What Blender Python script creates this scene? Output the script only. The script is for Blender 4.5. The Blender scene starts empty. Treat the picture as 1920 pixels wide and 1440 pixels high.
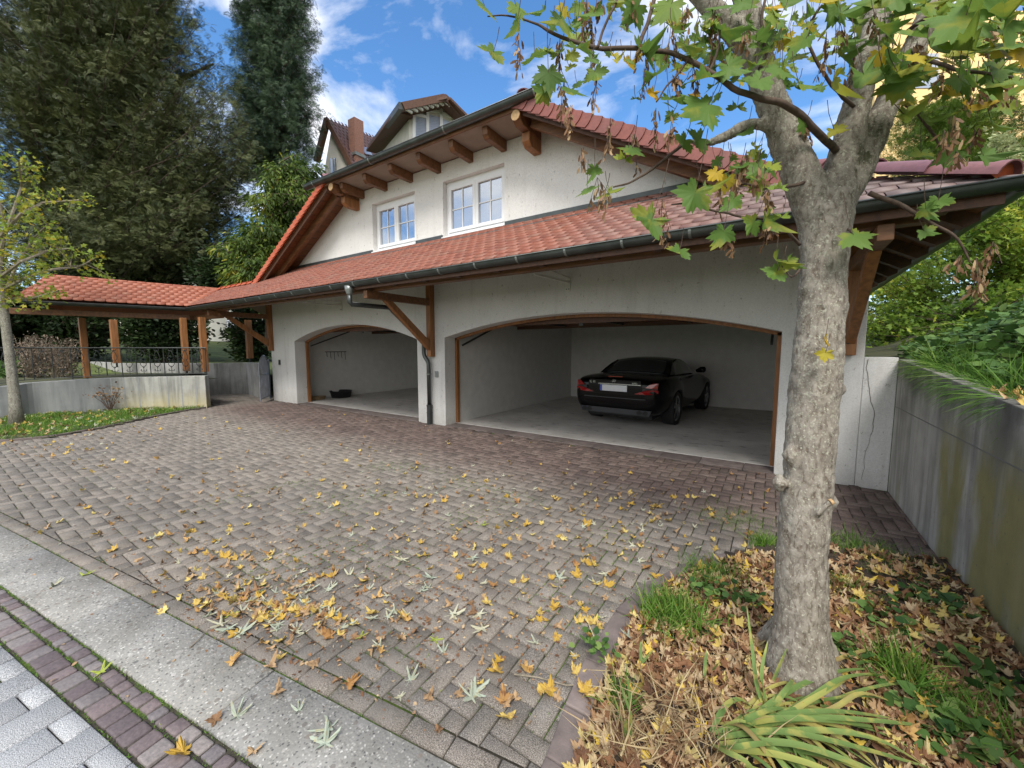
import bpy, bmesh, math, random
import numpy as np
from math import sin, cos, pi, radians as R, sqrt, atan2
from mathutils import Vector, Matrix, noise
random.seed(7); rng = np.random.default_rng(7)
C = bpy.context.scene.collection
SC = bpy.context.scene
# ------------------------------------------------------------------ camera
F, PITCH, YAW, H = 745.0, R(5.2), R(33.8), 1.5
cam_d = bpy.data.cameras.new("camera"); cam = bpy.data.objects.new("camera", cam_d); C.objects.link(cam)
cam_d.sensor_width = 36; cam_d.lens = F / 1920 * 36; cam_d.clip_start = .05; cam_d.clip_end = 2000
cam.location = (0, 0, H); cam.rotation_euler = (pi / 2 - PITCH, 0, YAW)
SC.camera = cam
fw = np.array([-sin(YAW) * cos(PITCH), cos(YAW) * cos(PITCH), -sin(PITCH)])
rt = np.array([cos(YAW), sin(YAW), 0]); up = np.cross(rt, fw)
def ray(x, y): return fw + rt * (x - 960) / F - up * (y - 720) / F
def PD(x, y, d): return Vector(np.array([0, 0, H]) + ray(x, y) * d)      # point at distance d in front
def PZ(x, y, z=0): r = ray(x, y); return Vector(np.array([0, 0, H]) + r * ((z - H) / r[2]))
def PY(x, y, Y): r = ray(x, y); return Vector(np.array([0, 0, H]) + r * (Y / r[1]))
# ------------------------------------------------------------------ sky, sun, exposure
SUN_EL, SUN_AZ = 50, 150        # azimuth clockwise from +Y (towards +X)
w = bpy.data.worlds.new("World"); SC.world = w; w.use_nodes = True
nt = w.node_tree; nt.nodes.clear()
def N(nt, t, **k):
    n = nt.nodes.new(t)
    for a, b in k.items():
        if a == 'inp':
            for i, v in b.items(): n.inputs[i].default_value = v
        else: setattr(n, a, b)
    return n
def ramp(nt, stops, fac=None, interp='LINEAR'):
    n = nt.nodes.new('ShaderNodeValToRGB'); e = n.color_ramp; e.interpolation = interp
    while len(e.elements) < len(stops): e.elements.new(.5)
    for el, (p, c) in zip(e.elements, stops):
        el.position = p; el.color = (*c, 1) if len(c) == 3 else c
    if fac is not None: nt.links.new(fac, n.inputs[0])
    return n.outputs[0]
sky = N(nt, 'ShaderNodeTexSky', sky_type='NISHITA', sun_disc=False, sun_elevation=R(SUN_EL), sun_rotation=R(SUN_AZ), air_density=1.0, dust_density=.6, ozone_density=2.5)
tc = N(nt, 'ShaderNodeTexCoord')
mp = N(nt, 'ShaderNodeMapping'); mp.inputs['Scale'].default_value = (.8, 2.0, 3); mp.inputs['Rotation'].default_value = (R(20), R(35), R(-20)); mp.inputs['Location'].default_value = (4.1, 2, 6)
nz = N(nt, 'ShaderNodeTexNoise', inp={'Scale': 2.1, 'Detail': 9, 'Roughness': .56, 'Distortion': .5})
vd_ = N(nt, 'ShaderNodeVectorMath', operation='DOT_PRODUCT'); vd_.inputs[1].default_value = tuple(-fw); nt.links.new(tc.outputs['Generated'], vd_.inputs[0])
bk_ = N(nt, 'ShaderNodeMapRange', inp={1: -.35, 2: .5, 3: 0, 4: .22}); nt.links.new(vd_.outputs['Value'], bk_.inputs[0])   # extra cloud added behind the viewer to make the light less blue
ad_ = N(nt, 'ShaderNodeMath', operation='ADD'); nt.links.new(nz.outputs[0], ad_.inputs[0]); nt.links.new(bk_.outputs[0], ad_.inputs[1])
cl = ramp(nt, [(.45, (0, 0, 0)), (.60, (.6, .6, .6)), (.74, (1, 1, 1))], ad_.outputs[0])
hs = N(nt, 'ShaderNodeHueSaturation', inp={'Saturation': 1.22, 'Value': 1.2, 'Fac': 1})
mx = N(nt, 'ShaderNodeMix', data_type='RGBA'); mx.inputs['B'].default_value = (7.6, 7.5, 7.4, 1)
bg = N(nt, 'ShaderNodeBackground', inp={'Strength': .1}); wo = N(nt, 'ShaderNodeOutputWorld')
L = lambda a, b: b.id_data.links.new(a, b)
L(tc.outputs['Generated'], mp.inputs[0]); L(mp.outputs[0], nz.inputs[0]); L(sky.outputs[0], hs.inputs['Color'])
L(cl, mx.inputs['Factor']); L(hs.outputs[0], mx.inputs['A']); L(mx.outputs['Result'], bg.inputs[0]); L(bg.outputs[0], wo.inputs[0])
sd = bpy.data.lights.new("sun", 'SUN'); sd.energy = 1.7; sd.angle = R(20); sd.color = (1, .955, .89)
so = bpy.data.objects.new("sun", sd); C.objects.link(so)
so.rotation_euler = (R(90 - SUN_EL), 0, R(180 - SUN_AZ))
SC.view_settings.view_transform = 'Standard'; SC.view_settings.look = 'None'; SC.view_settings.gamma = 1
SC.view_settings.exposure = 1.14
# ------------------------------------------------------------------ materials
def setup(name):
    m = bpy.data.materials.new(name); m.use_nodes = True; nt = m.node_tree
    return m, nt, nt.nodes['Principled BSDF']
def coord(nt, scale=(1, 1, 1), rot=(0, 0, 0), world=True):
    if world:
        g = N(nt, 'ShaderNodeNewGeometry').outputs['Position']
    else: g = N(nt, 'ShaderNodeTexCoord').outputs['Object']
    mp = N(nt, 'ShaderNodeMapping'); mp.inputs['Scale'].default_value = scale; mp.inputs['Rotation'].default_value = rot
    nt.links.new(g, mp.inputs[0]); return mp.outputs[0]
def tnoise(nt, co, scale, detail=4, rough=.55, dist=0):
    n = N(nt, 'ShaderNodeTexNoise', inp={'Scale': scale, 'Detail': detail, 'Roughness': rough, 'Distortion': dist})
    nt.links.new(co, n.inputs[0]); return n.outputs[0]
def tvor(nt, co, scale, feature='F1', out='Distance', rnd=1):
    n = N(nt, 'ShaderNodeTexVoronoi', feature=feature, inp={'Scale': scale, 'Randomness': rnd}); nt.links.new(co, n.inputs['Vector'])
    return n.outputs[out]
def mixc(nt, f, a, b, mode='MIX'):
    n = N(nt, 'ShaderNodeMix', data_type='RGBA', blend_type=mode)
    for k, v in (('Factor', f), ('A', a), ('B', b)):
        if isinstance(v, (int, float)): n.inputs[k].default_value = v
        elif isinstance(v, tuple): n.inputs[k].default_value = (*v, 1)
        else: nt.links.new(v, n.inputs[k])
    return n.outputs['Result']
def mth(nt, op, a, b=0, c=0):
    n = N(nt, 'ShaderNodeMath', operation=op)
    for i, v in enumerate((a, b, c)):
        if isinstance(v, (int, float)): n.inputs[i].default_value = v
        else: nt.links.new(v, n.inputs[i])
    return n.outputs[0]
def mrange(nt, v, a, b, c=0, d=1):
    n = N(nt, 'ShaderNodeMapRange', inp={1: a, 2: b, 3: c, 4: d}); nt.links.new(v, n.inputs[0]); return n.outputs[0]
def bump(nt, bsdf, h, strength=.5, dist=.01):
    n = N(nt, 'ShaderNodeBump', inp={'Strength': strength, 'Distance': dist}); nt.links.new(h, n.inputs['Height']); nt.links.new(n.outputs[0], bsdf.inputs['Normal'])
def attr(nt, name='rnd'): return N(nt, 'ShaderNodeAttribute', attribute_name=name).outputs['Fac']
def sep(nt, v):
    n = N(nt, 'ShaderNodeSeparateXYZ'); nt.links.new(v, n.inputs[0]); return n.outputs
def col(h):     # sRGB 0..255 -> linear
    return tuple(((c / 255) / 12.92 if c / 255 < .04045 else ((c / 255 + .055) / 1.055) ** 2.4) for c in h)
def simple(name, c, rough=.6, metal=0, var=.15, scale=6, bscale=40, bstr=.15, bdist=.004, rnd=0, coat=0, spec=.5, stretch=(1, 1, 1)):
    m, nt, b = setup(name); co = coord(nt, stretch)
    n = tnoise(nt, co, scale, 6)
    cc = ramp(nt, [(.3, tuple(x * (1 - var) for x in c)), (.7, tuple(min(1, x * (1 + var)) for x in c))], n)
    if rnd:
        f = mrange(nt, attr(nt), 0, 1, 1 - rnd, 1 + rnd)
        cm = N(nt, 'ShaderNodeCombineColor'); [nt.links.new(f, cm.inputs[i]) for i in range(3)]
        cc = mixc(nt, 1.0, cc, cm.outputs[0], 'MULTIPLY')
    nt.links.new(cc, b.inputs['Base Color'])
    b.inputs['Roughness'].default_value = rough; b.inputs['Metallic'].default_value = metal
    b.inputs['Coat Weight'].default_value = coat; b.inputs['Specular IOR Level'].default_value = spec
    if bstr: bump(nt, b, tnoise(nt, co, bscale, 5), bstr, bdist)
    return m
def leafmat(name, stops, trans=.35, rough=.55, patch=None, spec=.25):
    m, nt, b = setup(name)
    a = attr(nt); cc = ramp(nt, stops, a)
    co = coord(nt)
    if patch:
        f = ramp(nt, [(.52, (0, 0, 0)), (.62, (1, 1, 1))], tnoise(nt, co, patch[1], 4))
        cc = mixc(nt, mth(nt, 'MULTIPLY', f, patch[2]), cc, patch[0])
    nt.links.new(cc, b.inputs['Base Color']); b.inputs['Roughness'].default_value = rough; b.inputs['Specular IOR Level'].default_value = spec
    t = N(nt, 'ShaderNodeBsdfTranslucent'); nt.links.new(cc, t.inputs[0])
    ms = N(nt, 'ShaderNodeMixShader', inp={0: trans}); out = nt.nodes['Material Output']
    nt.links.new(b.outputs[0], ms.inputs[1]); nt.links.new(t.outputs[0], ms.inputs[2]); nt.links.new(ms.outputs[0], out.inputs[0])
    return m
def render_mat(name, base, worm=0):
    m, nt, b = setup(name); co = coord(nt)
    big = tnoise(nt, co, 1.1, 5)
    c1 = ramp(nt, [(.3, tuple(x * .86 for x in base)), (.7, base)], big)
    # dark specks and small scuffs
    sp = ramp(nt, [(.62, (0, 0, 0)), (.70, (1, 1, 1))], tnoise(nt, coord(nt, (1, 1, .6)), 22, 6, .7))
    c2 = mixc(nt, mth(nt, 'MULTIPLY', sp, .7), c1, (.16, .145, .12))
    dr = ramp(nt, [(.55, (0, 0, 0)), (.75, (1, 1, 1))], tnoise(nt, coord(nt, (5, 5, .5)), 1.4, 5, .6)); c2 = mixc(nt, mth(nt, 'MULTIPLY', dr, .12 if worm else .25), c2, (.30, .28, .24))
    # splash dirt near the foot
    z = sep(nt, N(nt, 'ShaderNodeNewGeometry').outputs['Position'])[2]
    ft = mth(nt, 'MULTIPLY', mrange(nt, z, .35, 0), tnoise(nt, co, 9, 4))
    c3 = mixc(nt, mth(nt, 'MULTIPLY', ft, .6), c2, (.2, .18, .15))
    sv = ramp(nt, [(.35, (.84, .84, .84)), (.6, (1, 1, 1))], tnoise(nt, co, 95, 3, .7))
    c4 = mixc(nt, 1.0, c3, sv, 'MULTIPLY')
    nt.links.new(c4, b.inputs['Base Color']); b.inputs['Roughness'].default_value = .92; b.inputs['Specular IOR Level'].default_value = .2
    hh = tnoise(nt, coord(nt, (1, 1, .35) if worm else (1, 1, 1)), 75 if worm else 110, 4, .7)
    if worm: hh = ramp(nt, [(.38, (0, 0, 0)), (.5, (1, 1, 1))], hh)
    bump(nt, b, hh, .55, .006)
    return m
M = {}
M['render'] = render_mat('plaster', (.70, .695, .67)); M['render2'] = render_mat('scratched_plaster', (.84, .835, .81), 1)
M['inner'] = simple('inner_plaster', (.62, .61, .58), .9, var=.06, bstr=.1)
M['wood'] = simple('stained_wood', (.25, .105, .034), .55, var=.35, scale=3.5, bscale=30, bstr=.2, stretch=(6, 6, .8))
M['wood_h'] = simple('stained_beam', (.155, .068, .027), .55, var=.4, scale=3.5, bscale=25, bstr=.2, stretch=(1.2, 6, 6))
M['wood_d'] = simple('dark_wood', (.085, .036, .018), .6, var=.35, scale=4, bscale=25, bstr=.2, stretch=(6, 1, 6))
M['endgrain'] = simple('pale_end_grain', (.42, .27, .13), .7, var=.25, scale=30, bstr=.2)
def soffit():
    m, nt, b = setup('soffit_boards'); co = N(nt, 'ShaderNodeNewGeometry').outputs['Position']; s = sep(nt, co)
    t = mth(nt, 'FRACT', mth(nt, 'MULTIPLY', s[2], 9.0))
    g = ramp(nt, [(0, (0, 0, 0)), (.07, (1, 1, 1)), (.93, (1, 1, 1)), (1, (0, 0, 0))], t)
    cc = ramp(nt, [(.3, (.11, .045, .018)), (.7, (.20, .085, .03))], tnoise(nt, coord(nt, (3, 3, 9)), 3, 5))
    nt.links.new(mixc(nt, g, (.04, .015, .006), cc), b.inputs['Base Color']); b.inputs['Roughness'].default_value = .55
    bump(nt, b, g, .6, .01); return m
M['soffit'] = soffit()
M['zinc'] = simple('grey_zinc', (.085, .094, .092), .38, .75, var=.25, scale=5, bstr=.05)
M['zinc_d'] = simple('flashing_grey', (.075, .085, .085), .45, .5, var=.2, scale=5, bstr=.05)
M['zinc_l'] = simple('pale_zinc', (.24, .26, .25), .4, .6, var=.2, scale=9, bstr=.05)
M['white'] = simple('white_frame', (.78, .79, .80), .35, var=.03, bstr=0)
M['whitepaint'] = simple('white_painted_metal', (.62, .61, .57), .45, var=.1, bstr=.05)
M['iron'] = simple('dark_iron', (.045, .05, .05), .5, .5, var=.3)
M['gatemetal'] = simple('galvanised_gate_metal', (.2, .21, .24), .45, .7, var=.2)
M['black'] = simple('black_plastic', (.018, .018, .02), .45, var=.1, bstr=.05)
M['rubber'] = simple('rubber', (.012, .012, .012), .8, var=.1, bstr=.05)
M['paint'] = simple('black_car_paint', (.001, .001, .0015), .22, var=0, bstr=0, coat=.2, spec=.15)
M['cargap'] = simple('car_dark_grey', (.02, .022, .026), .4, var=0, bstr=0)  # dark grey of lamp inserts, brake discs, diffuser and bumper crease
M['alloy'] = simple('wheel_alloy', (.42, .43, .45), .25, .9, var=0, bstr=0)
M['chrome'] = simple('chrome', (.5, .5, .5), .15, 1, var=0, bstr=0)
M['platewhite'] = simple('plate_white', (.62, .64, .66), .4, var=.05, scale=40, bstr=0)
M['plateblue'] = simple('plate_blue', (.02, .06, .4), .4, var=0, bstr=0)
M['tail'] = simple('red_lens', (.26, .006, .006), .1, var=.2, scale=60, bstr=0, coat=1)
M['cargl'] = simple('car_glass', (.014, .017, .018), .06, var=0, bstr=0, coat=.4)
M['shade'] = simple('painted_soffit', (.27, .22, .18), .85, var=.1)
def glassmat(name, a, b_, r=.05):
    m, nt, b = setup(name)
    cc = ramp(nt, [(.35, a), (.65, b_)], tnoise(nt, coord(nt), 1.3, 2))
    nt.links.new(cc, b.inputs['Base Color']); b.inputs['Roughness'].default_value = r
    gl = N(nt, 'ShaderNodeBsdfGlossy', inp={'Color': (.8, .86, .95, 1), 'Roughness': .02}); ms = N(nt, 'ShaderNodeMixShader', inp={0: .42})
    nt.links.new(b.outputs[0], ms.inputs[1]); nt.links.new(gl.outputs[0], ms.inputs[2]); nt.links.new(ms.outputs[0], nt.nodes['Material Output'].inputs[0])
    return m
M['pane'] = glassmat('window_glass', (.07, .085, .1), (.14, .16, .18))
M['shutter'] = simple('pale_blue_shutter', (.40, .45, .58), .5, var=.05, bstr=0)
def tilemat(name, c1, c2, c3, patch=None):
    m, nt, b = setup(name); co = coord(nt)
    cc = ramp(nt, [(0, c1), (.5, c2), (1, c3)], attr(nt))
    n = tnoise(nt, co, 22, 6, .65); cc = mixc(nt, 1.0, cc, ramp(nt, [(.3, (.78, .78, .78)), (.7, (1.1, 1.1, 1.1))], n), 'MULTIPLY')
    if patch:   # weathered grey-brown towards the right end
        x = sep(nt, N(nt, 'ShaderNodeNewGeometry').outputs['Position'])[0]
        f = mrange(nt, mth(nt, 'ADD', x, mth(nt, 'MULTIPLY', tnoise(nt, co, 1.4, 4), 1.6)), -1.6, 1.0)
        cc = mixc(nt, f, cc, mixc(nt, attr(nt), (.13, .093, .09), (.20, .14, .13)))
    nt.links.new(cc, b.inputs['Base Color']); b.inputs['Roughness'].default_value = .55
    bump(nt, b, tnoise(nt, co, 90, 3), .2, .003); return m
M['tile'] = tilemat('clay_tiles', (.20, .064, .038), (.27, .088, .052), (.24, .105, .07), True)
M['tile_p'] = tilemat('orange_clay_tiles', (.26, .070, .034), (.32, .092, .044), (.29, .105, .06))
M['tile_o'] = tilemat('bright_orange_tiles', (.42, .075, .025), (.48, .10, .035), (.44, .115, .05))
M['tile_v'] = tilemat('red_verge_tiles', (.21, .068, .055), (.25, .08, .062), (.20, .075, .066))
M['ridge'] = tilemat('violet_ridge_tiles', (.17, .068, .07), (.21, .09, .092), (.17, .08, .10))
M['tile_b'] = tilemat('brown_roof_tiles', (.09, .05, .05), (.15, .085, .085), (.12, .075, .078))
def paver():
    m, nt, b = setup('paver_concrete'); co = coord(nt); s = sep(nt, N(nt, 'ShaderNodeNewGeometry').outputs['Position'])
    a = attr(nt)
    g = ramp(nt, [(0, (.14, .124, .108)), (.3, (.195, .174, .15)), (.6, (.215, .187, .16)), (.85, (.205, .185, .162)), (1, (.16, .142, .125))], a)
    rd = ramp(nt, [(0, (.085, .062, .056)), (.5, (.12, .085, .076)), (1, (.15, .115, .10))], a)
    # sheltered dry strip under the eaves keeps its red colour
    y = mth(nt, 'ADD', s[1], mth(nt, 'MULTIPLY', tnoise(nt, co, 1.3, 5), .9))
    f = mrange(nt, y, 3.75, 4.75); f2 = mrange(nt, s[0], -12.6, -11.0)
    cc = mixc(nt, mth(nt, 'MULTIPLY', f, f2), g, rd)
    # broken darker patches towards the foreground
    dk = mth(nt, 'MULTIPLY', mrange(nt, s[1], 2.9, 1.4), ramp(nt, [(.4, (0, 0, 0)), (.6, (1, 1, 1))], tnoise(nt, co, .8, 4)))
    cc = mixc(nt, mth(nt, 'MULTIPLY', dk, .35), cc, (.10, .095, .09))
    sp = tnoise(nt, co, 260, 3, .6); cc = mixc(nt, .95, cc, ramp(nt, [(.36, (.35, .35, .35)), (.5, (1, 1, 1)), (.66, (2.1, 2.1, 2.1))], sp), 'MULTIPLY')
    st = tnoise(nt, co, 6, 6, .6); cc = mixc(nt, 1.0, cc, ramp(nt, [(.3, (.74, .73, .7)), (.7, (1.12, 1.12, 1.12))], st), 'MULTIPLY')
    nt.links.new(cc, b.inputs['Base Color']); b.inputs['Roughness'].default_value = .88
    bump(nt, b, sp, .5, .002); return m
M['paver'] = paver()
def joint(name, green):
    m, nt, b = setup(name); co = coord(nt)
    n = tnoise(nt, co, 1.6, 6, .65)
    cc = ramp(nt, [(.40, (.035, .03, .025)), (.5, (.05, .045, .03)), (.56, (.055, .09, .015)), (.7, (.09, .14, .02))] if green else [(.3, (.04, .035, .03)), (.7, (.07, .06, .05))], n)
    cc = mixc(nt, 1., cc, ramp(nt, [(.3, (.6, .6, .6)), (.7, (1.3, 1.3, 1.3))], tnoise(nt, co, 120, 3)), 'MULTIPLY')
    nt.links.new(cc, b.inputs['Base Color']); b.inputs['Roughness'].default_value = 1; bump(nt, b, tnoise(nt, co, 150, 3), .8, .006); return m
M['joint'] = joint('mossy_joint_sand', True)
M['soil'] = simple('dark_soil', (.055, .04, .028), 1, var=.5, scale=14, bscale=60, bstr=.8, bdist=.02)
def aggregate():
    m, nt, b = setup('exposed_aggregate'); co = coord(nt)
    wco = N(nt, 'ShaderNodeVectorMath', operation='ADD'); nz_ = N(nt, 'ShaderNodeTexNoise', inp={'Scale': 60, 'Detail': 2}); sc_v = N(nt, 'ShaderNodeVectorMath', operation='SCALE', inp={3: .012}); L(co, nz_.inputs[0]); L(nz_.outputs[1], sc_v.inputs[0]); L(co, wco.inputs[0]); L(sc_v.outputs[0], wco.inputs[1]); co2 = wco.outputs[0]
    v = tvor(nt, co2, 95, out='Color'); vd = tvor(nt, co2, 95)
    big = tvor(nt, coord(nt, (1, 1, 1), (0, 0, .4)), 30); bc = tvor(nt, coord(nt, (1, 1, 1), (0, 0, .4)), 30, out='Color')
    a = ramp(nt, [(0, (.08, .08, .08)), (.25, (.22, .215, .20)), (.75, (.34, .33, .30)), (1, (.55, .54, .51))], sep(nt, v)[0])
    a = mixc(nt, ramp(nt, [(.3, (0, 0, 0)), (.55, (1, 1, 1))], vd), a, (.27, .265, .25))
    bb = ramp(nt, [(0, (.1, .1, .1)), (.5, (.24, .21, .18)), (1, (.42, .41, .4))], sep(nt, bc)[1])
    f = mth(nt, 'MULTIPLY', mth(nt, 'LESS_THAN', big, .33), mth(nt, 'GREATER_THAN', sep(nt, bc)[0], .62))
    cc = mixc(nt, mth(nt, 'MULTIPLY', f, .8), a, bb)
    cc = mixc(nt, 1., cc, ramp(nt, [(.3, (.72, .71, .68)), (.7, (1.1, 1.1, 1.1))], tnoise(nt, co, 3.2, 6)), 'MULTIPLY')
    nt.links.new(cc, b.inputs['Base Color']); b.inputs['Roughness'].default_value = .8; bump(nt, b, vd, .35, .004); return m
M['agg'] = aggregate()
def granite(name, a, b_, c, sc=420):
    m, nt, b = setup(name); co = coord(nt)
    v = tnoise(nt, co, sc, 2, .6); cc = ramp(nt, [(.38, a), (.5, b_), (.62, c)], v)
    f = mrange(nt, attr(nt), 0, 1, .86, 1.12); cm = N(nt, 'ShaderNodeCombineColor'); [nt.links.new(f, cm.inputs[i]) for i in range(3)]
    cc = mixc(nt, 1., cc, cm.outputs[0], 'MULTIPLY')
    nt.links.new(cc, b.inputs['Base Color']); b.inputs['Roughness'].default_value = .75; bump(nt, b, v, .3, .002); return m
M['granite'] = granite('speckled_sidewalk_paver', (.13, .135, .14), (.31, .32, .33), (.56, .57, .58), 300)
def porphyry():
    m, nt, b = setup('porphyry_cobble'); co = coord(nt)
    cc = ramp(nt, [(0, (.11, .092, .096)), (.4, (.17, .138, .138)), (.7, (.155, .143, .146)), (1, (.25, .23, .215))], attr(nt))
    cc = mixc(nt, 1., cc, ramp(nt, [(.3, (.68, .66, .68)), (.7, (1.25, 1.2, 1.2))], tnoise(nt, co, 60, 6, .7)), 'MULTIPLY')
    nt.links.new(cc, b.inputs['Base Color']); b.inputs['Roughness'].default_value = .7; bump(nt, b, tnoise(nt, co, 70, 5), .5, .005); return m
M['porphyry'] = porphyry()
M['kerb'] = simple('reddish_kerb_stone', (.155, .125, .115), .85, var=.3, scale=9, bscale=120, bstr=.5, rnd=.2)
def concrete(name, base, moss=0, yellow=0):
    m, nt, b = setup(name); co = coord(nt); s = sep(nt, N(nt, 'ShaderNodeNewGeometry').outputs['Position'])
    n = tnoise(nt, co, 2.2, 7, .62); cc = ramp(nt, [(.3, tuple(x * .62 for x in base)), (.68, base)], n)
    stk = tnoise(nt, coord(nt, (3.2, 3.2, .35)), 1.5, 7, .62, .3)
    cc = mixc(nt, mth(nt, 'MULTIPLY', ramp(nt, [(.46, (0, 0, 0)), (.66, (1, 1, 1))], stk), .62), cc, (.065, .065, .055))
    wt = tnoise(nt, coord(nt, (6, 6, .15), (0, 0, 1)), 1.1, 6, .5, .2)
    cc = mixc(nt, mth(nt, 'MULTIPLY', ramp(nt, [(.58, (0, 0, 0)), (.66, (1, 1, 1))], wt), .3), cc, (.5, .5, .47))
    if moss:
        mm = tnoise(nt, coord(nt, (2.2, 2.2, .7)), 1.5, 6, .6)
        f = mth(nt, 'MULTIPLY', ramp(nt, [(.42, (0, 0, 0)), (.58, (1, 1, 1))], mth(nt, 'ADD', mm, mrange(nt, s[1], 4.6, 3.2, -.16, .12))), mrange(nt, s[2], 1.1, .75))
        cc = mixc(nt, mth(nt, 'MULTIPLY', f, .85), cc, mixc(nt, tnoise(nt, co, 8, 4), (.15, .14, .05), (.27, .24, .07)))
        top = mth(nt, 'MULTIPLY', mrange(nt, s[2], .75, 1.15), ramp(nt, [(.35, (0, 0, 0)), (.6, (1, 1, 1))], tnoise(nt, co, 3, 6)))
        cc = mixc(nt, mth(nt, 'MULTIPLY', top, .7), cc, (.05, .048, .042))
    if yellow:
        f = mth(nt, 'MULTIPLY', mth(nt, 'MULTIPLY', mrange(nt, s[2], .5, .1), mrange(nt, s[1], 2.4, 2.7)), ramp(nt, [(.3, (.3, .3, .3)), (.6, (1, 1, 1))], tnoise(nt, co, 1.2, 4)))
        cc = mixc(nt, mth(nt, 'MULTIPLY', f, .6), cc, (.48, .40, .16))
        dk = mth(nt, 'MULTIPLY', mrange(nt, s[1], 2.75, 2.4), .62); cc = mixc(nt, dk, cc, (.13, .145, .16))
    pit = ramp(nt, [(.05, (1, 1, 1)), (.13, (0, 0, 0))], tvor(nt, co, 14)); cc = mixc(nt, mth(nt, 'MULTIPLY', pit, .45), cc, (.08, .08, .07))
    nt.links.new(cc, b.inputs['Base Color']); b.inputs['Roughness'].default_value = .9; bump(nt, b, tnoise(nt, co, 60, 5), .35, .006); return m
M['conc_r'] = concrete('stained_concrete', (.44, .425, .385), moss=1)
M['conc_l'] = concrete('pale_board_concrete', (.47, .47, .43), yellow=1)
M['conc_b'] = concrete('grey_concrete', (.42, .42, .40))
def floormat():
    m, nt, b = setup('garage_floor_concrete'); co = coord(nt)
    cc = ramp(nt, [(.3, (.42, .40, .37)), (.7, (.62, .60, .56))], tnoise(nt, co, 1.3, 7, .65))
    sp = ramp(nt, [(.56, (0, 0, 0)), (.68, (1, 1, 1))], tnoise(nt, coord(nt, (1, 2.2, 1)), 3.5, 7, .7)); cc = mixc(nt, mth(nt, 'MULTIPLY', sp, .75), cc, (.09, .08, .07))
    nt.links.new(cc, b.inputs['Base Color']); b.inputs['Roughness'].default_value = .75; bump(nt, b, tnoise(nt, co, 40, 4), .15, .004); return m
M['gfloor'] = floormat()
def bark(name, c1, c2, lich, sc=1.0):
    m, nt, b = setup(name); co = coord(nt)
    n = tnoise(nt, coord(nt, (1, 1, .55)), 26 * sc, 10, .72, .4)
    cc = ramp(nt, [(.3, c1), (.62, c2)], n)
    cr = tnoise(nt, coord(nt, (1, 1, .35)), 62 * sc, 8, .66, .5); crk = ramp(nt, [(.34, (0, 0, 0)), (.5, (1, 1, 1))], cr)
    cc = mixc(nt, 1., cc, ramp(nt, [(0, (.55, .49, .44)), (1, (1, 1, 1))], crk), 'MULTIPLY')
    z = sep(nt, N(nt, 'ShaderNodeNewGeometry').outputs['Position'])[2]
    lf = mth(nt, 'MULTIPLY', ramp(nt, [(.52, (0, 0, 0)), (.60, (1, 1, 1))], tnoise(nt, co, 55 * sc, 6, .75)), mrange(nt, z, .45, 1.3, .15, 1))
    cc = mixc(nt, mth(nt, 'MULTIPLY', lf, .85), cc, lich)
    mf = mth(nt, 'MULTIPLY', ramp(nt, [(.56, (0, 0, 0)), (.64, (1, 1, 1))], tnoise(nt, co, 7 * sc, 6, .7)), mrange(nt, z, 1.5, 2.1, 0, 1))
    cc = mixc(nt, mth(nt, 'MULTIPLY', mf, .8), cc, (.035, .042, .014))
    pt = ramp(nt, [(.62, (0, 0, 0)), (.67, (1, 1, 1))], tnoise(nt, co, 95 * sc, 3)); cc = mixc(nt, mth(nt, 'MULTIPLY', pt, .8), cc, (.50, .50, .40))
    nt.links.new(cc, b.inputs['Base Color']); b.inputs['Roughness'].default_value = .95; b.inputs['Specular IOR Level'].default_value = .2
    h = mth(nt, 'ADD', mth(nt, 'MULTIPLY', crk, .5), mth(nt, 'ADD', n, mth(nt, 'MULTIPLY', lf, .4))); bump(nt, b, h, .65, .010); return m
M['bark'] = bark('lichen_bark', (.155, .13, .105), (.33, .30, .255), (.42, .41, .33))
M['bark2'] = bark('grey_bark', (.12, .11, .09), (.25, .24, .2), (.35, .34, .28), .8)
M['twig'] = simple('brown_twig', (.075, .05, .035), .9, var=.4, scale=40)
M['twig_g'] = simple('grey_twig', (.22, .19, .14), .9, var=.4, scale=40)
M['conbark'] = simple('conifer_bark', (.07, .045, .035), .95, var=.4, scale=10, bscale=20, bstr=.8, bdist=.03)
M['maple'] = leafmat('maple_leaf', [(0, (.055, .12, .02)), (.45, (.13, .23, .045)), (.72, (.25, .33, .05)), (.85, (.42, .36, .04)), (1, (.6, .38, .03))], .4, patch=((.38, .33, .03), 9, .45))
M['samara'] = leafmat('samara', [(0, (.14, .07, .035)), (.5, (.30, .17, .09)), (1, (.50, .36, .2))], .3)
M['yew'] = leafmat('yew_needles', [(0, (.024, .036, .015)), (.5, (.068, .086, .030)), (1, (.14, .15, .054))], .12)
M['spruce'] = leafmat('redwood_needles', [(0, (.022, .042, .025)), (.5, (.052, .090, .047)), (1, (.115, .17, .085))], .12)
M['chest'] = leafmat('broad_lance_leaf', [(0, (.022, .045, .008)), (.5, (.07, .12, .018)), (.85, (.17, .22, .03)), (1, (.40, .36, .05))], .3)
M['hedge'] = leafmat('dark_hedge_leaf', [(0, (.009, .018, .008)), (.6, (.028, .050, .016)), (1, (.06, .10, .028))], .2)
M['thuja'] = leafmat('thuja_sprays', [(0, (.035, .075, .012)), (.5, (.10, .17, .022)), (1, (.24, .31, .035))], .2)
M['pale'] = leafmat('pale_shrub_leaf', [(0, (.16, .22, .08)), (1, (.52, .56, .30))], .3)
M['shrub'] = leafmat('hazel_maple_shrub_leaf', [(0, (.05, .11, .015)), (.45, (.17, .28, .035)), (.85, (.34, .42, .06)), (1, (.5, .46, .05))], .4)
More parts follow.
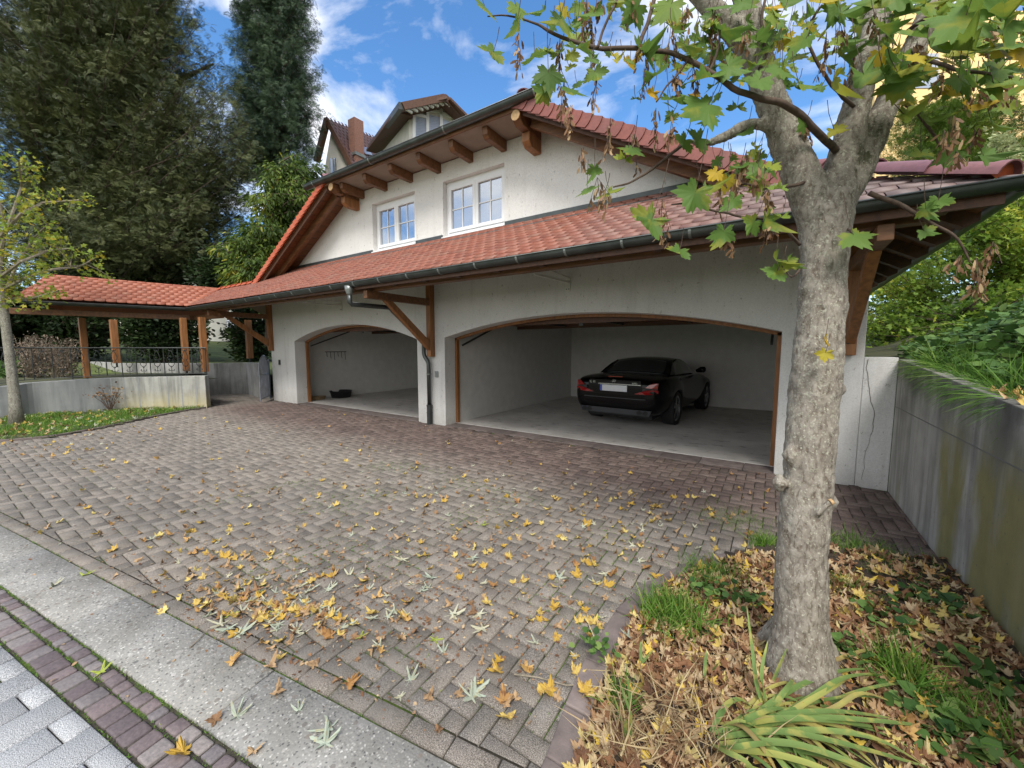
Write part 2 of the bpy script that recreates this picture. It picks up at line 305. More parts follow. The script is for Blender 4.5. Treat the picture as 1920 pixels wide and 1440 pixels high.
M['ivy'] = leafmat('ground_leaf', [(0, (.03, .08, .02)), (.6, (.10, .19, .045)), (1, (.2, .29, .08))], .25)
M['grass'] = leafmat('grass', [(0, (.045, .12, .018)), (.6, (.13, .26, .035)), (1, (.3, .36, .09))], .3)
M['dry'] = leafmat('dry_stalks', [(0, (.09, .065, .045)), (1, (.26, .2, .15))], .15)
M['litter'] = leafmat('leaf_litter', [(0, (.12, .06, .035)), (.3, (.25, .125, .06)), (.55, (.38, .24, .13)), (.8, (.52, .40, .24)), (.92, (.56, .46, .18)), (1, (.66, .46, .06))], .15, .7)
M['lf_yellow'] = leafmat('yellow_leaf', [(0, (.52, .33, .05)), (1, (.66, .55, .20))], .2, patch=((.32, .19, .07), 45, .8))
M['lf_pale'] = leafmat('pale_leaf', [(0, (.36, .42, .34)), (1, (.54, .52, .38))], .15, patch=((.40, .33, .16), 40, .6))
M['lf_green'] = leafmat('green_fallen', [(0, (.25, .33, .06)), (1, (.42, .46, .08))], .2)
M['lf_brown'] = leafmat('brown_leaf', [(0, (.22, .12, .06)), (1, (.48, .33, .18))], .1, patch=((.14, .08, .045), 40, .7))
M['lf_orange'] = leafmat('orange_leaf', [(0, (.36, .19, .07)), (1, (.56, .36, .13))], .15, patch=((.2, .09, .04), 45, .8))
M['iris'] = leafmat('iris_leaf', [(0, (.12, .21, .06)), (.5, (.23, .33, .10)), (.8, (.42, .44, .12)), (1, (.36, .24, .12))], .3, patch=((.50, .44, .12), 16, .6))
M['straw'] = leafmat('straw', [(0, (.20, .12, .07)), (.6, (.40, .30, .17)), (1, (.55, .46, .26))], .2)
M['housewall'] = simple('house_plaster', (.66, .64, .58), .9, var=.08, scale=2, bstr=.1)
M['yellowwall'] = simple('yellow_house_plaster', (.78, .56, .26), .9, var=.06, scale=2, bstr=.1)
M['brick'] = simple('chimney_brick', (.22, .11, .08), .9, var=.3, scale=14, bscale=20, bstr=.4)
M['earth'] = simple('garden_earth', (.055, .06, .025), 1, var=.5, scale=1.5, bscale=20, bstr=.6, bdist=.03)
M['lawn'] = simple('rough_lawn', (.09, .12, .03), 1, var=.5, scale=1.2, bscale=30, bstr=.8, bdist=.04)
# ------------------------------------------------------------------ mesh helpers
def tag(o, label=None, cat=None, group=None, kind=None):
    for k, v in (('label', label), ('category', cat), ('group', group), ('kind', kind)):
        if v: o[k] = v
    return o
def empty(name, loc, label, cat, group=None):
    o = bpy.data.objects.new(name, None); C.objects.link(o); o.location = loc; o.empty_display_size = .2
    return tag(o, label, cat, group)
def link(name, me, mat, parent=None):
    o = bpy.data.objects.new(name, me); C.objects.link(o)
    if mat is not None: me.materials.append(mat)
    if parent is not None:
        o.parent = parent
        if parent.type == 'EMPTY' and parent.name not in LOCALS: o.matrix_parent_inverse = Matrix.Translation(-parent.location)
    return o
LOCALS = set()      # things whose parts are written in their own coordinates
def shade(me): me.polygons.foreach_set('use_smooth', [True] * len(me.polygons))
class MB:
    def __init__(s): s.v = []; s.f = []; s.r = []
    def add(s, vs, fs, rnd=.5):
        k = len(s.v); s.v += [tuple(v) for v in vs]; s.f += [tuple(i + k for i in f) for f in fs]; s.r += [rnd] * len(vs); return s
    def box(s, x0, x1, y0, y1, z0, z1, rnd=.5):
        v = [(x, y, z) for z in (z0, z1) for y in (y0, y1) for x in (x0, x1)]
        return s.add(v, [(0, 2, 3, 1), (4, 5, 7, 6), (0, 1, 5, 4), (2, 6, 7, 3), (0, 4, 6, 2), (1, 3, 7, 5)], rnd)
    def beam(s, p, q, w, h, upv=(0, 0, 1), rnd=.5, cut=None):
        p = Vector(p); q = Vector(q); d = (q - p).normalized(); u = Vector(upv); r = d.cross(u).normalized(); u = r.cross(d)
        v = [c + r * a * w / 2 + u * b * h / 2 for c in (p, q) for b in (-1, 1) for a in (-1, 1)]
        return s.add(v, [(0, 2, 3, 1), (4, 5, 7, 6), (0, 1, 5, 4), (2, 6, 7, 3), (0, 4, 6, 2), (1, 3, 7, 5)], rnd)
    def tube(s, path, rad, n=8, rnd=.5, cap=True):
        path = [Vector(p) for p in path]; m = len(path)
        if not hasattr(rad, '__len__'): rad = [rad] * m
        k = len(s.v); t0 = (path[1] - path[0]).normalized(); a = t0.orthogonal().normalized()
        for i, p in enumerate(path):
            t = (path[min(i + 1, m - 1)] - path[max(i - 1, 0)]).normalized(); a = (a - t * a.dot(t)).normalized(); b = t.cross(a)
            for j in range(n):
                th = 2 * pi * j / n; s.v.append(tuple(p + (a * cos(th) + b * sin(th)) * rad[i]))
        s.r += [rnd] * (m * n)
        for i in range(m - 1):
            for j in range(n):
                q = (j + 1) % n; s.f.append((k + i * n + j, k + i * n + q, k + (i + 1) * n + q, k + (i + 1) * n + j))
        if cap: s.f.append(tuple(k + j for j in range(n))[::-1]); s.f.append(tuple(k + (m - 1) * n + j for j in range(n)))
        return s
    def prism(s, poly, axis, a, b, rnd=.5):   # poly in the two other axes; extruded along axis from a to b
        def p3(u, w, c): return {'x': (c, u, w), 'y': (u, c, w), 'z': (u, w, c)}[axis]
        n = len(poly); v = [p3(u, w, a) for u, w in poly] + [p3(u, w, b) for u, w in poly]
        f = [tuple(range(n)), tuple(range(2 * n - 1, n - 1, -1))] + [(i, i + n, (i + 1) % n + n, (i + 1) % n) for i in range(n)]
        return s.add(v, f, rnd)
    def build(s, name, mat, parent=None, smooth=False, bevel=0, fix=True):
        me = bpy.data.meshes.new(name); me.from_pydata(s.v, [], s.f); me.update()
        if fix:
            bm = bmesh.new(); bm.from_mesh(me); bmesh.ops.recalc_face_normals(bm, faces=bm.faces); bm.to_mesh(me); bm.free()
        at = me.attributes.new('rnd', 'FLOAT', 'POINT'); at.data.foreach_set('value', s.r[:len(me.vertices)])
        if smooth: shade(me)
        o = link(name, me, mat, parent)
        if bevel:
            b = o.modifiers.new('bevel', 'BEVEL'); b.width = bevel; b.segments = 2; b.limit_method = 'ANGLE'; b.angle_limit = R(40)
        return o
def np_mesh(name, TV, TF, A, P, rnd, mat, parent=None, bis=None, smooth=False):
    """many copies of a small template: A (n,3,3) rotations/scales, P (n,3) places"""
    TV = np.asarray(TV, float); n = len(P); nv = len(TV)
    V = (np.einsum('nij,vj->nvi', A, TV) + P[:, None, :]).reshape(-1, 3)
    lt = np.array([len(f) for f in TF]); li = np.array([i for f in TF for i in f])
    loops = (li[None] + (np.arange(n) * nv)[:, None]).ravel()
    tot = np.tile(lt, n); st = np.concatenate([[0], np.cumsum(tot)[:-1]])
    me = bpy.data.meshes.new(name); me.vertices.add(len(V)); me.vertices.foreach_set('co', V.ravel())
    me.loops.add(len(loops)); me.loops.foreach_set('vertex_index', loops)
    me.polygons.add(len(tot)); me.polygons.foreach_set('loop_start', st); me.polygons.foreach_set('loop_total', tot)
    at = me.attributes.new('rnd', 'FLOAT', 'POINT'); at.data.foreach_set('value', np.repeat(rnd, nv).astype(np.float32))
    me.update(calc_edges=True); me.validate()
    if bis:
        bm = bmesh.new(); bm.from_mesh(me)
        for co, no in bis:
            g = bm.verts[:] + bm.edges[:] + bm.faces[:]; bmesh.ops.bisect_plane(bm, geom=g, plane_co=co, plane_no=no, clear_outer=True)
        bm.to_mesh(me); bm.free()
    if smooth: shade(me)
    return link(name, me, mat, parent)
def rotmats(n, tilt=None, dirs=None, scale=None, roll=None, upbias=0):
    """columns: x side, y along, z normal; along = dirs"""
    if dirs is None:
        dirs = rng.normal(size=(n, 3))
    d = dirs / np.linalg.norm(dirs, axis=1, keepdims=True)
    z = rng.normal(size=(n, 3)); z[:, 2] += upbias; z -= d * (z * d).sum(1, keepdims=True); z /= np.linalg.norm(z, axis=1, keepdims=True)
    x = np.cross(d, z); A = np.stack([x, d, z], axis=2)
    if scale is not None: A = A * np.asarray(scale)[:, None, None]
    return A
def interp(xs, ys, x): return float(np.interp(x, xs, ys))
# leaf templates (y = tip direction, size ~1)
def maple_t(depth=.5, curl=.25, teeth=1, seed=0, fold=0.):
    rr = random.Random(seed); lobes = [(-2.2, .55), (-1.12, .86), (0, 1.0), (1.12, .86), (2.2, .55)]; pts = []
    for i, (a, r) in enumerate(lobes):
        w_ = .46 if depth < .6 else .26
        if teeth: pts += [(a - w_, r * (.70 - .3 * depth)), (a - w_ * .62, r * (.90 - .25 * depth)), (a - w_ * .42, r * (.76 - .15 * depth)), (a - .10, r * .86)]
        else: pts += [(a - w_ * .6, r * .62)]
        pts.append((a + rr.uniform(-.05, .05), r * (1 + rr.uniform(-.08, .08))))
        if teeth: pts += [(a + .10, r * .86), (a + w_ * .42, r * (.76 - .15 * depth)), (a + w_ * .62, r * (.90 - .25 * depth)), (a + w_, r * (.70 - .3 * depth))]
        else: pts += [(a + w_ * .6, r * .62)]
        if i < 4: pts.append(((a + lobes[i + 1][0]) / 2, .62 * (1 - depth) + .10))
    pts.append((pi, .08))
    V = [(0, 0, 0)]
    for a, r in pts:
        x, y = r * sin(a) * .5, r * cos(a) * .5
        z = curl * (x * x + y * y) * 1.6 * (1 + .6 * sin(3 * a + seed)) - fold * abs(x)
        V.append((x, y, z))
    n = len(pts); return V, [(0, i + 1, (i + 1) % n + 1) for i in range(n)]
def lance_t(w=.22, curl=.2):
    V = [(0, 0, 0), (w * .6, .25, .02), (w * .5, .6, -curl * .4), (0, 1, -curl), (-w * .5, .6, -curl * .4), (-w * .6, .25, .02), (0, .5, -.04 - curl * .2)]
    return V, [(0, 1, 6), (1, 2, 6), (2, 3, 6), (3, 4, 6), (4, 5, 6), (5, 0, 6)]
def oval_t(w=.6, curl=.15):
    V = [(0, 0, 0), (w * .5, .25, .04), (w * .5, .6, 0), (0, 1, -curl), (-w * .5, .6, 0), (-w * .5, .25, .04)]
    return V, [(0, 1, 2, 3), (0, 3, 4, 5)]
def spray_t(n=5, L_=.45, w=.10, droop=.25):
    V = []; Fc = []
    for i in range(n):
        t = (i + .3) / n
        for s_ in (-1, 1):
            l = L_ * (1 - .55 * t); k = len(V); y = t * .85
            V += [(0, y, -droop * t * t), (s_ * l * .55, y + l * .30, -droop * t * t + .03), (s_ * l * .95, y + l * .62, -droop * t * t - .05), (s_ * l * .5, y + l * .30 + w, -droop * t * t)]
            Fc.append((k, k + 1, k + 2, k + 3))
    k = len(V); V += [(-.03, .7, -droop * .5), (.03, .7, -droop * .5), (0, 1.08, -droop)]; Fc.append((k, k + 1, k + 2))
    return V, Fc
def blade_t(w=.03, bend=.5, n=4):
    V = []; Fc = []
    for i in range(n + 1):
        t = i / n; ww = w * (1 - t) ** .6 * .5; V += [(-ww, t * (1 - .25 * bend * t), 0 + -bend * t * t * .9), (ww, t * (1 - .25 * bend * t), -bend * t * t * .9)]
    for i in range(n): Fc.append((2 * i, 2 * i + 1, 2 * i + 3, 2 * i + 2))
    return V, Fc
# ================================================================== SETTING: ground
D = 5.606                                  # facade plane
UA = R(.6); ud = np.array([cos(UA), sin(UA)]); vd = np.array([-sin(UA), cos(UA)])
def sheet(name, pts, z, mat, kind='structure', thick=0):
    b = MB()
    if thick: b.prism(pts, 'z', z - thick, z)
    else: b.add([(x, y, z) for x, y in pts], [tuple(range(len(pts)))])
    o = b.build(name, mat); tag(o, kind=kind); return o
sheet('ground', [(-400, -400), (400, -400), (400, 400), (-400, 400)], -.06, M['lawn'])
sheet('driveway_bed', [(-22, -1), (1.06, -1), (1.06, D + .2), (-22, D + .2)], -.012, M['joint'])
# bed kerb line (outer edge next to the pavers), from the street to the wall
KL = [(-.60, .9), (-.635, 1.17), (-.67, 1.4), (-.70, 1.68), (-.70, 2.1), (-.62, 2.5), (-.46, 2.88), (-.22, 3.2), (.1, 3.5), (.55, 3.72), (1.05, 3.85)]
KI = [(x + .11 * a, y + .11 * b) for (x, y), (a, b) in zip(KL, [(1, 0), (1, 0), (1, 0), (1, 0), (1, -.1), (.95, -.3), (.85, -.5), (.7, -.7), (.5, -.85), (.3, -.95), (.1, -1)])]
def inside(x, y, poly):
    c = False; n = len(poly); j = n - 1
    for i in range(n):
        xi, yi = poly[i]; xj, yj = poly[j]
        if (yi > y) != (yj > y) and x < (xj - xi) * (y - yi) / (yj - yi) + xi: c = not c
        j = i
    return c
BED = KL + [(1.1, 3.9), (1.1, .5), (-.55, .5)]; BEDI = KI + [(1.1, 3.7), (1.1, .5), (-.4, .5)]
# grass strip edge at the left (pavement boundary)
GE = [(-22, -1.8), (-14, -.4), (-10.6, .38), (-10.2, .75), (-10.12, 1.2), (-10.45, 1.85), (-10.95, 2.45), (-11.45, 3.1), (-11.75, 3.62), (-11.86, 4.0)]
GS = GE + [(-13, 4.4), (-22, 4.4)]
# herringbone pavers
Wd = .0955; pv = []; pr = []
TVp = []
for ins, z in ((0, -.03), (.002, -.006), (.006, 0)):
    TVp += [(ins, ins, z), (1 - ins, ins, z), (1 - ins, 1 - ins, z), (ins, 1 - ins, z)]
def paver_geo(cells, name, mat, gap=.0075, z0=0., bis=None, jit=.0016):
    V = []; r_ = []
    for (x, y, w_, h_) in cells:
        x0, x1, y0, y1 = x + gap / 2, x + w_ - gap / 2, y + gap / 2, y + h_ - gap / 2
        dz = [random.gauss(0, jit) for _ in range(4)]; m = sum(dz) / 4; zz = [m * .8 + q * .2 for q in dz]; zz = [m + (q - m) * .5 + random.gauss(0, jit * .3) for q in dz]
        for ins, z in ((0, -.03), (0, -.005), (.004, 0)):
            for k, (a, b) in enumerate(((x0 + ins, y0 + ins), (x1 - ins, y0 + ins), (x1 - ins, y1 - ins), (x0 + ins, y1 - ins))): V.append((a, b, z0 + z + zz[k]))
        r_.append(random.random())
    V = np.array(V); W = np.empty_like(V)
    W[:, 0] = V[:, 0] * ud[0] + V[:, 1] * vd[0]; W[:, 1] = V[:, 0] * ud[1] + V[:, 1] * vd[1]; W[:, 2] = V[:, 2]
    TF = [(0, 1, 5, 4), (1, 2, 6, 5), (2, 3, 7, 6), (3, 0, 4, 7), (4, 5, 9, 8), (5, 6, 10, 9), (6, 7, 11, 10), (7, 4, 8, 11), (8, 9, 10, 11)]
    n = len(r_); me = bpy.data.meshes.new(name)
    me.vertices.add(len(W)); me.vertices.foreach_set('co', W.ravel())
    loops = (np.array(TF).ravel()[None] + (np.arange(n) * 12)[:, None]).ravel(); me.loops.add(len(loops)); me.loops.foreach_set('vertex_index', loops)
    me.polygons.add(n * 9); me.polygons.foreach_set('loop_start', np.arange(n * 9) * 4); me.polygons.foreach_set('loop_total', np.full(n * 9, 4))
    at = me.attributes.new('rnd', 'FLOAT', 'POINT'); at.data.foreach_set('value', np.repeat(r_, 12).astype(np.float32))
    me.update(calc_edges=True); me.validate()
    if bis:
        bm = bmesh.new(); bm.from_mesh(me)
        for co, no in bis: bmesh.ops.bisect_plane(bm, geom=bm.verts[:] + bm.edges[:] + bm.faces[:], plane_co=co, plane_no=no, clear_outer=True)
        bm.to_mesh(me); bm.free()
    o = link(name, me, mat); tag(o, kind='structure'); return o
def toloc(x, y): return x * ud[0] + y * ud[1], x * vd[0] + y * vd[1]
def tow(x, y): return x * ud[0] + y * vd[0], x * ud[1] + y * vd[1]
SL = .151; sl_n = Vector((SL, -1, 0)).normalized()           # street lines y = SL x + c
def yl(x, c): return SL * x + c
cells = []
for r_ in range(-12, 100):
    for m in range(-72, 14):
        for (cx, cy, ww, hh) in ((r_ + 4 * m, r_, 2, 1), (r_ + 4 * m + 3, r_, 1, 2)):
            x, y = cx * Wd, cy * Wd; X, Y = tow(x + ww * Wd / 2, y + hh * Wd / 2)
            if X > 1.1 or X < -17.5 or Y > 6.2 or Y < yl(X, 1.08): continue
            if inside(X, Y, BEDI) or inside(X, Y, GS): continue
            if Y > D - .02 and X > -12.2: continue
            cells.append((x, y, ww * Wd, hh * Wd))
paver_geo(cells, 'driveway', M['paver'], bis=[(Vector((0, 1.205, 0)), sl_n), (Vector((1.025, 0, 0)), Vector((1, 0, 0)))])
# edging row of pavers along the strip
UA0 = UA; ed = []
UA = math.atan(SL); ud = np.array([cos(UA), sin(UA)]); vd = np.array([-sin(UA), cos(UA)])
x = -12.0
ca = cos(UA)
while x < -.55:
    ed.append((x, 1.11 * ca, .2, .093)); x += .2
paver_geo(ed, 'paver_edging', M['paver'])
def strip(name, c0, c1, x0, x1, mat, z=0, thick=.03, ln=0, gap=.004, par=None):
    cs = []; x = x0
    while x < x1: cs.append((x, c0 * ca, ln, (c1 - c0) * ca)); x += ln
    return paver_geo(cs, name, mat, gap=gap, jit=.0008, z0=z)
strip('concrete_strip', .795, 1.105, -12.3, .9, M['agg'], z=.002, ln=1.32, gap=.006)
rows = []
for c0, c1, ln in ((.722, .792, .070), (.617, .718, .092)):
    x = -9.0
    while x < 0:
        l = ln * random.uniform(.85, 1.2); o_ = random.uniform(-.004, .004); rows.append((x, c0 * ca + o_, l, (c1 - c0) * ca + random.uniform(-.006, .002))); x += l
cob = paver_geo(rows, 'cobble_gutter', M['porphyry'], gap=.011, jit=.003)
bv = cob.modifiers.new('bevel', 'BEVEL'); bv.width = .006; bv.segments = 2; bv.limit_method = 'ANGLE'; bv.angle_limit = R(50)
sw = []
x0 = -8
x = x0; i = 0
while x < 1.0:
    y = .61 * ca - (.08 if i % 2 else 0)
    if i % 2: sw.append((x, y + .002, .163, .078))
    while y > -1.0: y -= .245; sw.append((x, y, .163, .245))
    x += .163; i += 1
sw = [(x, y, w_, h_) for x, y, w_, h_ in sw]
paver_geo(sw, 'sidewalk', M['granite'], gap=.005, z0=.003)
UA = UA0; ud = np.array([cos(UA), sin(UA)]); vd = np.array([-sin(UA), cos(UA)])
# planting bed soil + kerb stones
def heightbed(x, y): return .0 + .045 * min(1, max(0, (x + .55) / .6)) + .014 * noise.noise(Vector((x * 3, y * 3, 0)))
b = MB(); nx, ny = 30, 60
for i in range(nx + 1):
    for j in range(ny + 1):
        x = -.75 + 1.85 * i / nx; y = .3 + 3.6 * j / ny; b.v.append((x, y, heightbed(x, y))); b.r.append(.5)
for i in range(nx):
    for j in range(ny):
        k = i * (ny + 1) + j; x = -.75 + 1.85 * (i + .5) / nx; y = .3 + 3.6 * (j + .5) / ny
        if inside(x, y, [(p[0] + .03, p[1]) for p in KL] + [(1.1, 3.85), (1.1, .2), (-.55, .2)]): b.f.append((k, k + ny + 1, k + ny + 2, k + 1))
tag(b.build('planting_bed', M['soil'], smooth=True), kind='structure')
b = MB()
def lerp2(p, q, t): return (p[0] + (q[0] - p[0]) * t, p[1] + (q[1] - p[1]) * t)
for i in range(len(KL) - 1):
    g = .012; rr = random.random(); hz = .016 + random.uniform(-.004, .004)
    p0, p1, q1, q0 = lerp2(KL[i], KL[i + 1], g), lerp2(KL[i], KL[i + 1], 1 - g), lerp2(KI[i], KI[i + 1], 1 - g), lerp2(KI[i], KI[i + 1], g)
    b.prism([p0, p1, q1, q0], 'z', -.05, hz, rr)
tag(b.build('bed_kerb', M['kerb'], bevel=.006), kind='structure')
# grass strip at the left in front of the low wall
b = MB(); nx, ny = 60, 40
for i in range(nx + 1):
    for j in range(ny + 1):
        x = -18 + 8.2 * i / nx; y = -2 + 6.4 * j / ny; b.v.append((x, y, .02 + .03 * noise.noise(Vector((x * 1.5, y * 1.5, 2))))); b.r.append(.5)
for i in range(nx):
    for j in range(ny):
        k = i * (ny + 1) + j; x = -18 + 8.2 * (i + .5) / nx; y = -2 + 6.4 * (j + .5) / ny
        if inside(x, y, GS) and x < -10: b.f.append((k, k + ny + 1, k + ny + 2, k + 1))
tag(b.build('verge_soil', M['earth'], smooth=True), kind='structure')
b = MB()
for i in range(2, len(GE) - 1):
    n_ = max(1, int((Vector(GE[i + 1]) - Vector(GE[i])).length / .5 + .5))
    for k in range(n_):
        p = lerp2(GE[i], GE[i + 1], (k + .02) / n_); q = lerp2(GE[i], GE[i + 1], (k + .98) / n_); d = (Vector(q) - Vector(p)).normalized(); nn = Vector((-d.y, d.x)) * .06
        b.prism([p, q, (q[0] + nn.x, q[1] + nn.y), (p[0] + nn.x, p[1] + nn.y)], 'z', -.05, .03, random.random())
tag(b.build('verge_kerb', M['kerb'], bevel=.005), kind='structure')
# garage floor, threshold
sheet('garage_floor', [(-11.2, D + .30), (.62, D + .30), (.62, 11.2), (-11.2, 11.2)], .012, M['gfloor'], thick=.06)
b = MB()
for x0, x1 in ((-10.72, -6.05), (-5.30, .02)):
    x = x0
    while x < x1 - .05:
        l = min(.5, x1 - x); b.box(x + .003, x + l - .003, D - .02, D + .30, -.04, .006, random.random()); x += l
tag(b.build('threshold_slabs', M['kerb'], bevel=.003), kind='structure')
# garden terrain behind the left wall (terrace), and rising slope at the back
b = MB(); xs = np.linspace(-75, -11.6, 60); ys = np.linspace(-8, 60, 60)
def gz(x, y):
    t = max(0, min(1, (y - 6.4) / 22)); u = max(0, min(1, (-x - 15) / 30)); base = .70
    return base + max(t, u) * 1.9 + .06 * noise.noise(Vector((x * .4, y * .4, 0)))
T = MB()
def gridterr(name, x0, x1, y0, y1, n, m, fz, mat):
    T = MB()
    for i in range(n + 1):
        for j in range(m + 1):
            x = x0 + (x1 - x0) * i / n; y = y0 + (y1 - y0) * j / m; T.v.append((x, y, fz(x, y))); T.r.append(.5)
    for i in range(n):
        for j in range(m):
            k = i * (m + 1) + j; T.f.append((k, k + m + 1, k + m + 2, k + 1))
    return tag(T.build(name, mat, smooth=True), kind='structure')
b = MB(); b.add([(x, y, .70) for x, y in [(-13.55, -6), (-13.62, .9), (-13.8, 1.35), (-13.68, 1.85), (-13.38, 2.55), (-12.7, 3.35), (-12.1, 4.0), (-12.15, 4.35), (-15.0, 4.35), (-15.2, 5.3), (-40, 5.3), (-40, -6)]], [tuple(range(12))])
tag(b.build('garden_terrace', M['earth']), kind='structure')
gridterr('garden_slope', -70, -11.9, 6.0, 60, 50, 40, lambda x, y: gz(x, y), M['lawn'])
gridterr('garden_rise', -70, -15.2, -12, 6.2, 40, 14, lambda x, y: .69 + max(0, min(1, (-x - 17.5) / 25)) * 1.9 if y < 6.19 else gz(x, y), M['lawn'])
# right: earth slope above the retaining wall
def rz(x, y):
    top = interp([0, 3.1, 4.4, 5.6, 20], [1.08, 1.16, 1.26, 1.36, 1.5], y)
    return top + .55 * max(0, x - 1.5) * (1 if y < 6 else .8) + .05 * noise.noise(Vector((x, y, 5)))
gridterr('hillside', 1.12, 30, -3, 40, 40, 60, rz, M['earth'])
# ================================================================== GARAGE BUILDING
GB = empty('garage_building', (-5.6, D + 2, 0), 'white rendered double garage with two arched openings, red tiled canopy roof and gable windows', 'garage')
# --- lower front wall with two segmental arches
def arch(x0, x1, zs, zp, n=24):
    a = (x1 - x0) / 2; h = zp - zs; r_ = (a * a + h * h) / (2 * h); cx = (x0 + x1) / 2; cz = zp - r_
    th = math.asin(a / r_); return [(cx + r_ * sin(-th + 2 * th * i / n), cz + r_ * cos(-th + 2 * th * i / n)) for i in range(n + 1)]
A1 = arch(-10.72, -6.05, 1.67, 2.04); A2 = arch(-5.30, .02, 1.69, 2.03)
outl = [(-11.98, -.05), (-10.72, -.05)] + A1 + [(-6.05, -.05), (-5.30, -.05)] + A2 + [(.02, -.05), (.76, -.05), (.76, 2.62), (-.35, 3.33), (-11.0, 3.33), (-11.98, 2.80)]
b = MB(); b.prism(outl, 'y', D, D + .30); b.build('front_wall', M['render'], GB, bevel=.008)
b = MB(); b.box(.46, .76, D + .30, 11.4, -.05, 2.9); b.box(-11.98, -11.68, D + .30, 11.4, -.05, 3.0); b.box(-11.98, .76, 11.4, 11.7, -.05, 3.4)
b.build('side_wall', M['render'], GB)
# interior: lining walls and ceiling
b = MB(); b.box(-11.32, -11.22, D + .301, 11.3, 0, 2.3); b.box(-5.58, -5.30, D + .301, 11.3, 0, 2.3); b.box(.30, .459, D + .301, 11.3, 0, 2.3); b.box(-11.22, -5.58, 11.2, 11.3, 0, 2.3); b.box(-5.30, .30, 11.2, 11.3, 0, 2.3)
b.build('interior_wall', M['inner'], GB)
b = MB(); b.box(-11.67, .459, D + .301, 11.39, 2.301, 2.4); b.build('ceiling', M['inner'], GB)
# door frames (wood) and lifted doors
def frame(A, name):
    b = MB(); y0, y1 = D + .301, D + .37
    x0, x1 = A[0][0], A[-1][0]
    b.box(x0 - .03, x0 + .045, y0, y1, 0, A[0][1] - .002); b.box(x1 - .045, x1 + .03, y0, y1, 0, A[-1][1] - .002)
    n = len(A)
    for i in range(n - 1):
        (xa, za), (xb, zb) = A[i], A[i + 1]
        b.prism([(xa, za + .06), (xb, zb + .06), (xb, zb - .045), (xa, za - .045)], 'y', y0, y1)
    return b.build(name, M['wood'], GB)
frame(A1, 'door_frame'); frame(A2, 'door_frame')
for x0, x1 in ((-10.62, -6.15), (-5.18, -.10)):
    b = MB(); n = 16
    b.box(x0, x1, D + .45, D + 2.4, 2.0, 2.03)                      # planks of the lifted door, seen from below
    gd = b.build('garage_door', M['wood_h'], GB)
    b = MB(); b.box(x0, x1, D + .43, D + .449, 1.90, 2.06); b.box(x0, x1, D + 2.36, D + 2.42, 1.93, 1.999); b.build('door_rail', M['wood_d'], gd)
    b = MB(); b.box(x0 + .02, x1 - .02, D + .50, D + .53, 1.925, 1.999)
    for k in range(1, 4): xx = x0 + (x1 - x0) * k / 4; b.box(xx - .02, xx + .02, D + .54, D + 2.35, 1.96, 1.999)
    b.build('door_frame_steel', M['iron'], gd)
    for s_ in (0, 1):
        xx = x0 - .02 if s_ == 0 else x1 + .02
        b = MB(); b.beam((xx, D + .40, 1.55), (xx, D + 1.6, 1.98), .03, .03); b.build('door_arm', M['iron'], gd)
    b = MB(); xm = (x0 + x1) / 2; b.box(xm - .10, xm - .03, D + .46, D + .48, 1.86, 1.90); b.build('handle', M['iron'], gd)
# upper gable wall with two windows
WX = [(-7.32, -6.02), (-5.28, -3.90)]; WZ = (3.55, 4.53)
def zl(x): return 3.15 + .548 * (x + 11.3)         # left roof plane
def zr(x): return 2.56 + .548 * (1.21 - x)         # right roof plane, down to the side eave
ZC = 4.95; XA, XB = -8.02, -3.15                   # half-hip eave height and its ends
def ztop(x): return min(ZC, zl(x), zr(x)) - .10
def gable(x0, x1, z0, z1=None):
    xs = sorted({x0, x1} | {x for x in (XA, XB) if x0 < x < x1})
    topp = [(x, ztop(x) if z1 is None else z1) for x in xs]
    return [(x0, z0), (x1, z0)] + topp[::-1]
b = MB(); Y0, Y1 = D - .004, D + .26
xl = -11.3 + (3.5 - 3.15) / .548; xr = 1.21 - (3.5 - 2.56) / .548
for pl in ([(xl, 3.40), (-7.32, 3.40), (-7.32, ztop(-7.32)), (XA, ztop(XA))], gable(-6.02, -5.28, 3.40), [(-3.90, 3.40), (xr, 3.40), (XB, ztop(XB)), (-3.90, ztop(-3.90))]):
    b.prism(pl, 'y', Y0, Y1)
for x0, x1 in WX: b.prism(gable(x0, x1, WZ[1]), 'y', Y0, Y1); b.box(x0, x1, Y0, Y1, 3.40, WZ[0])
b.build('gable_wall', M['render2'], GB)
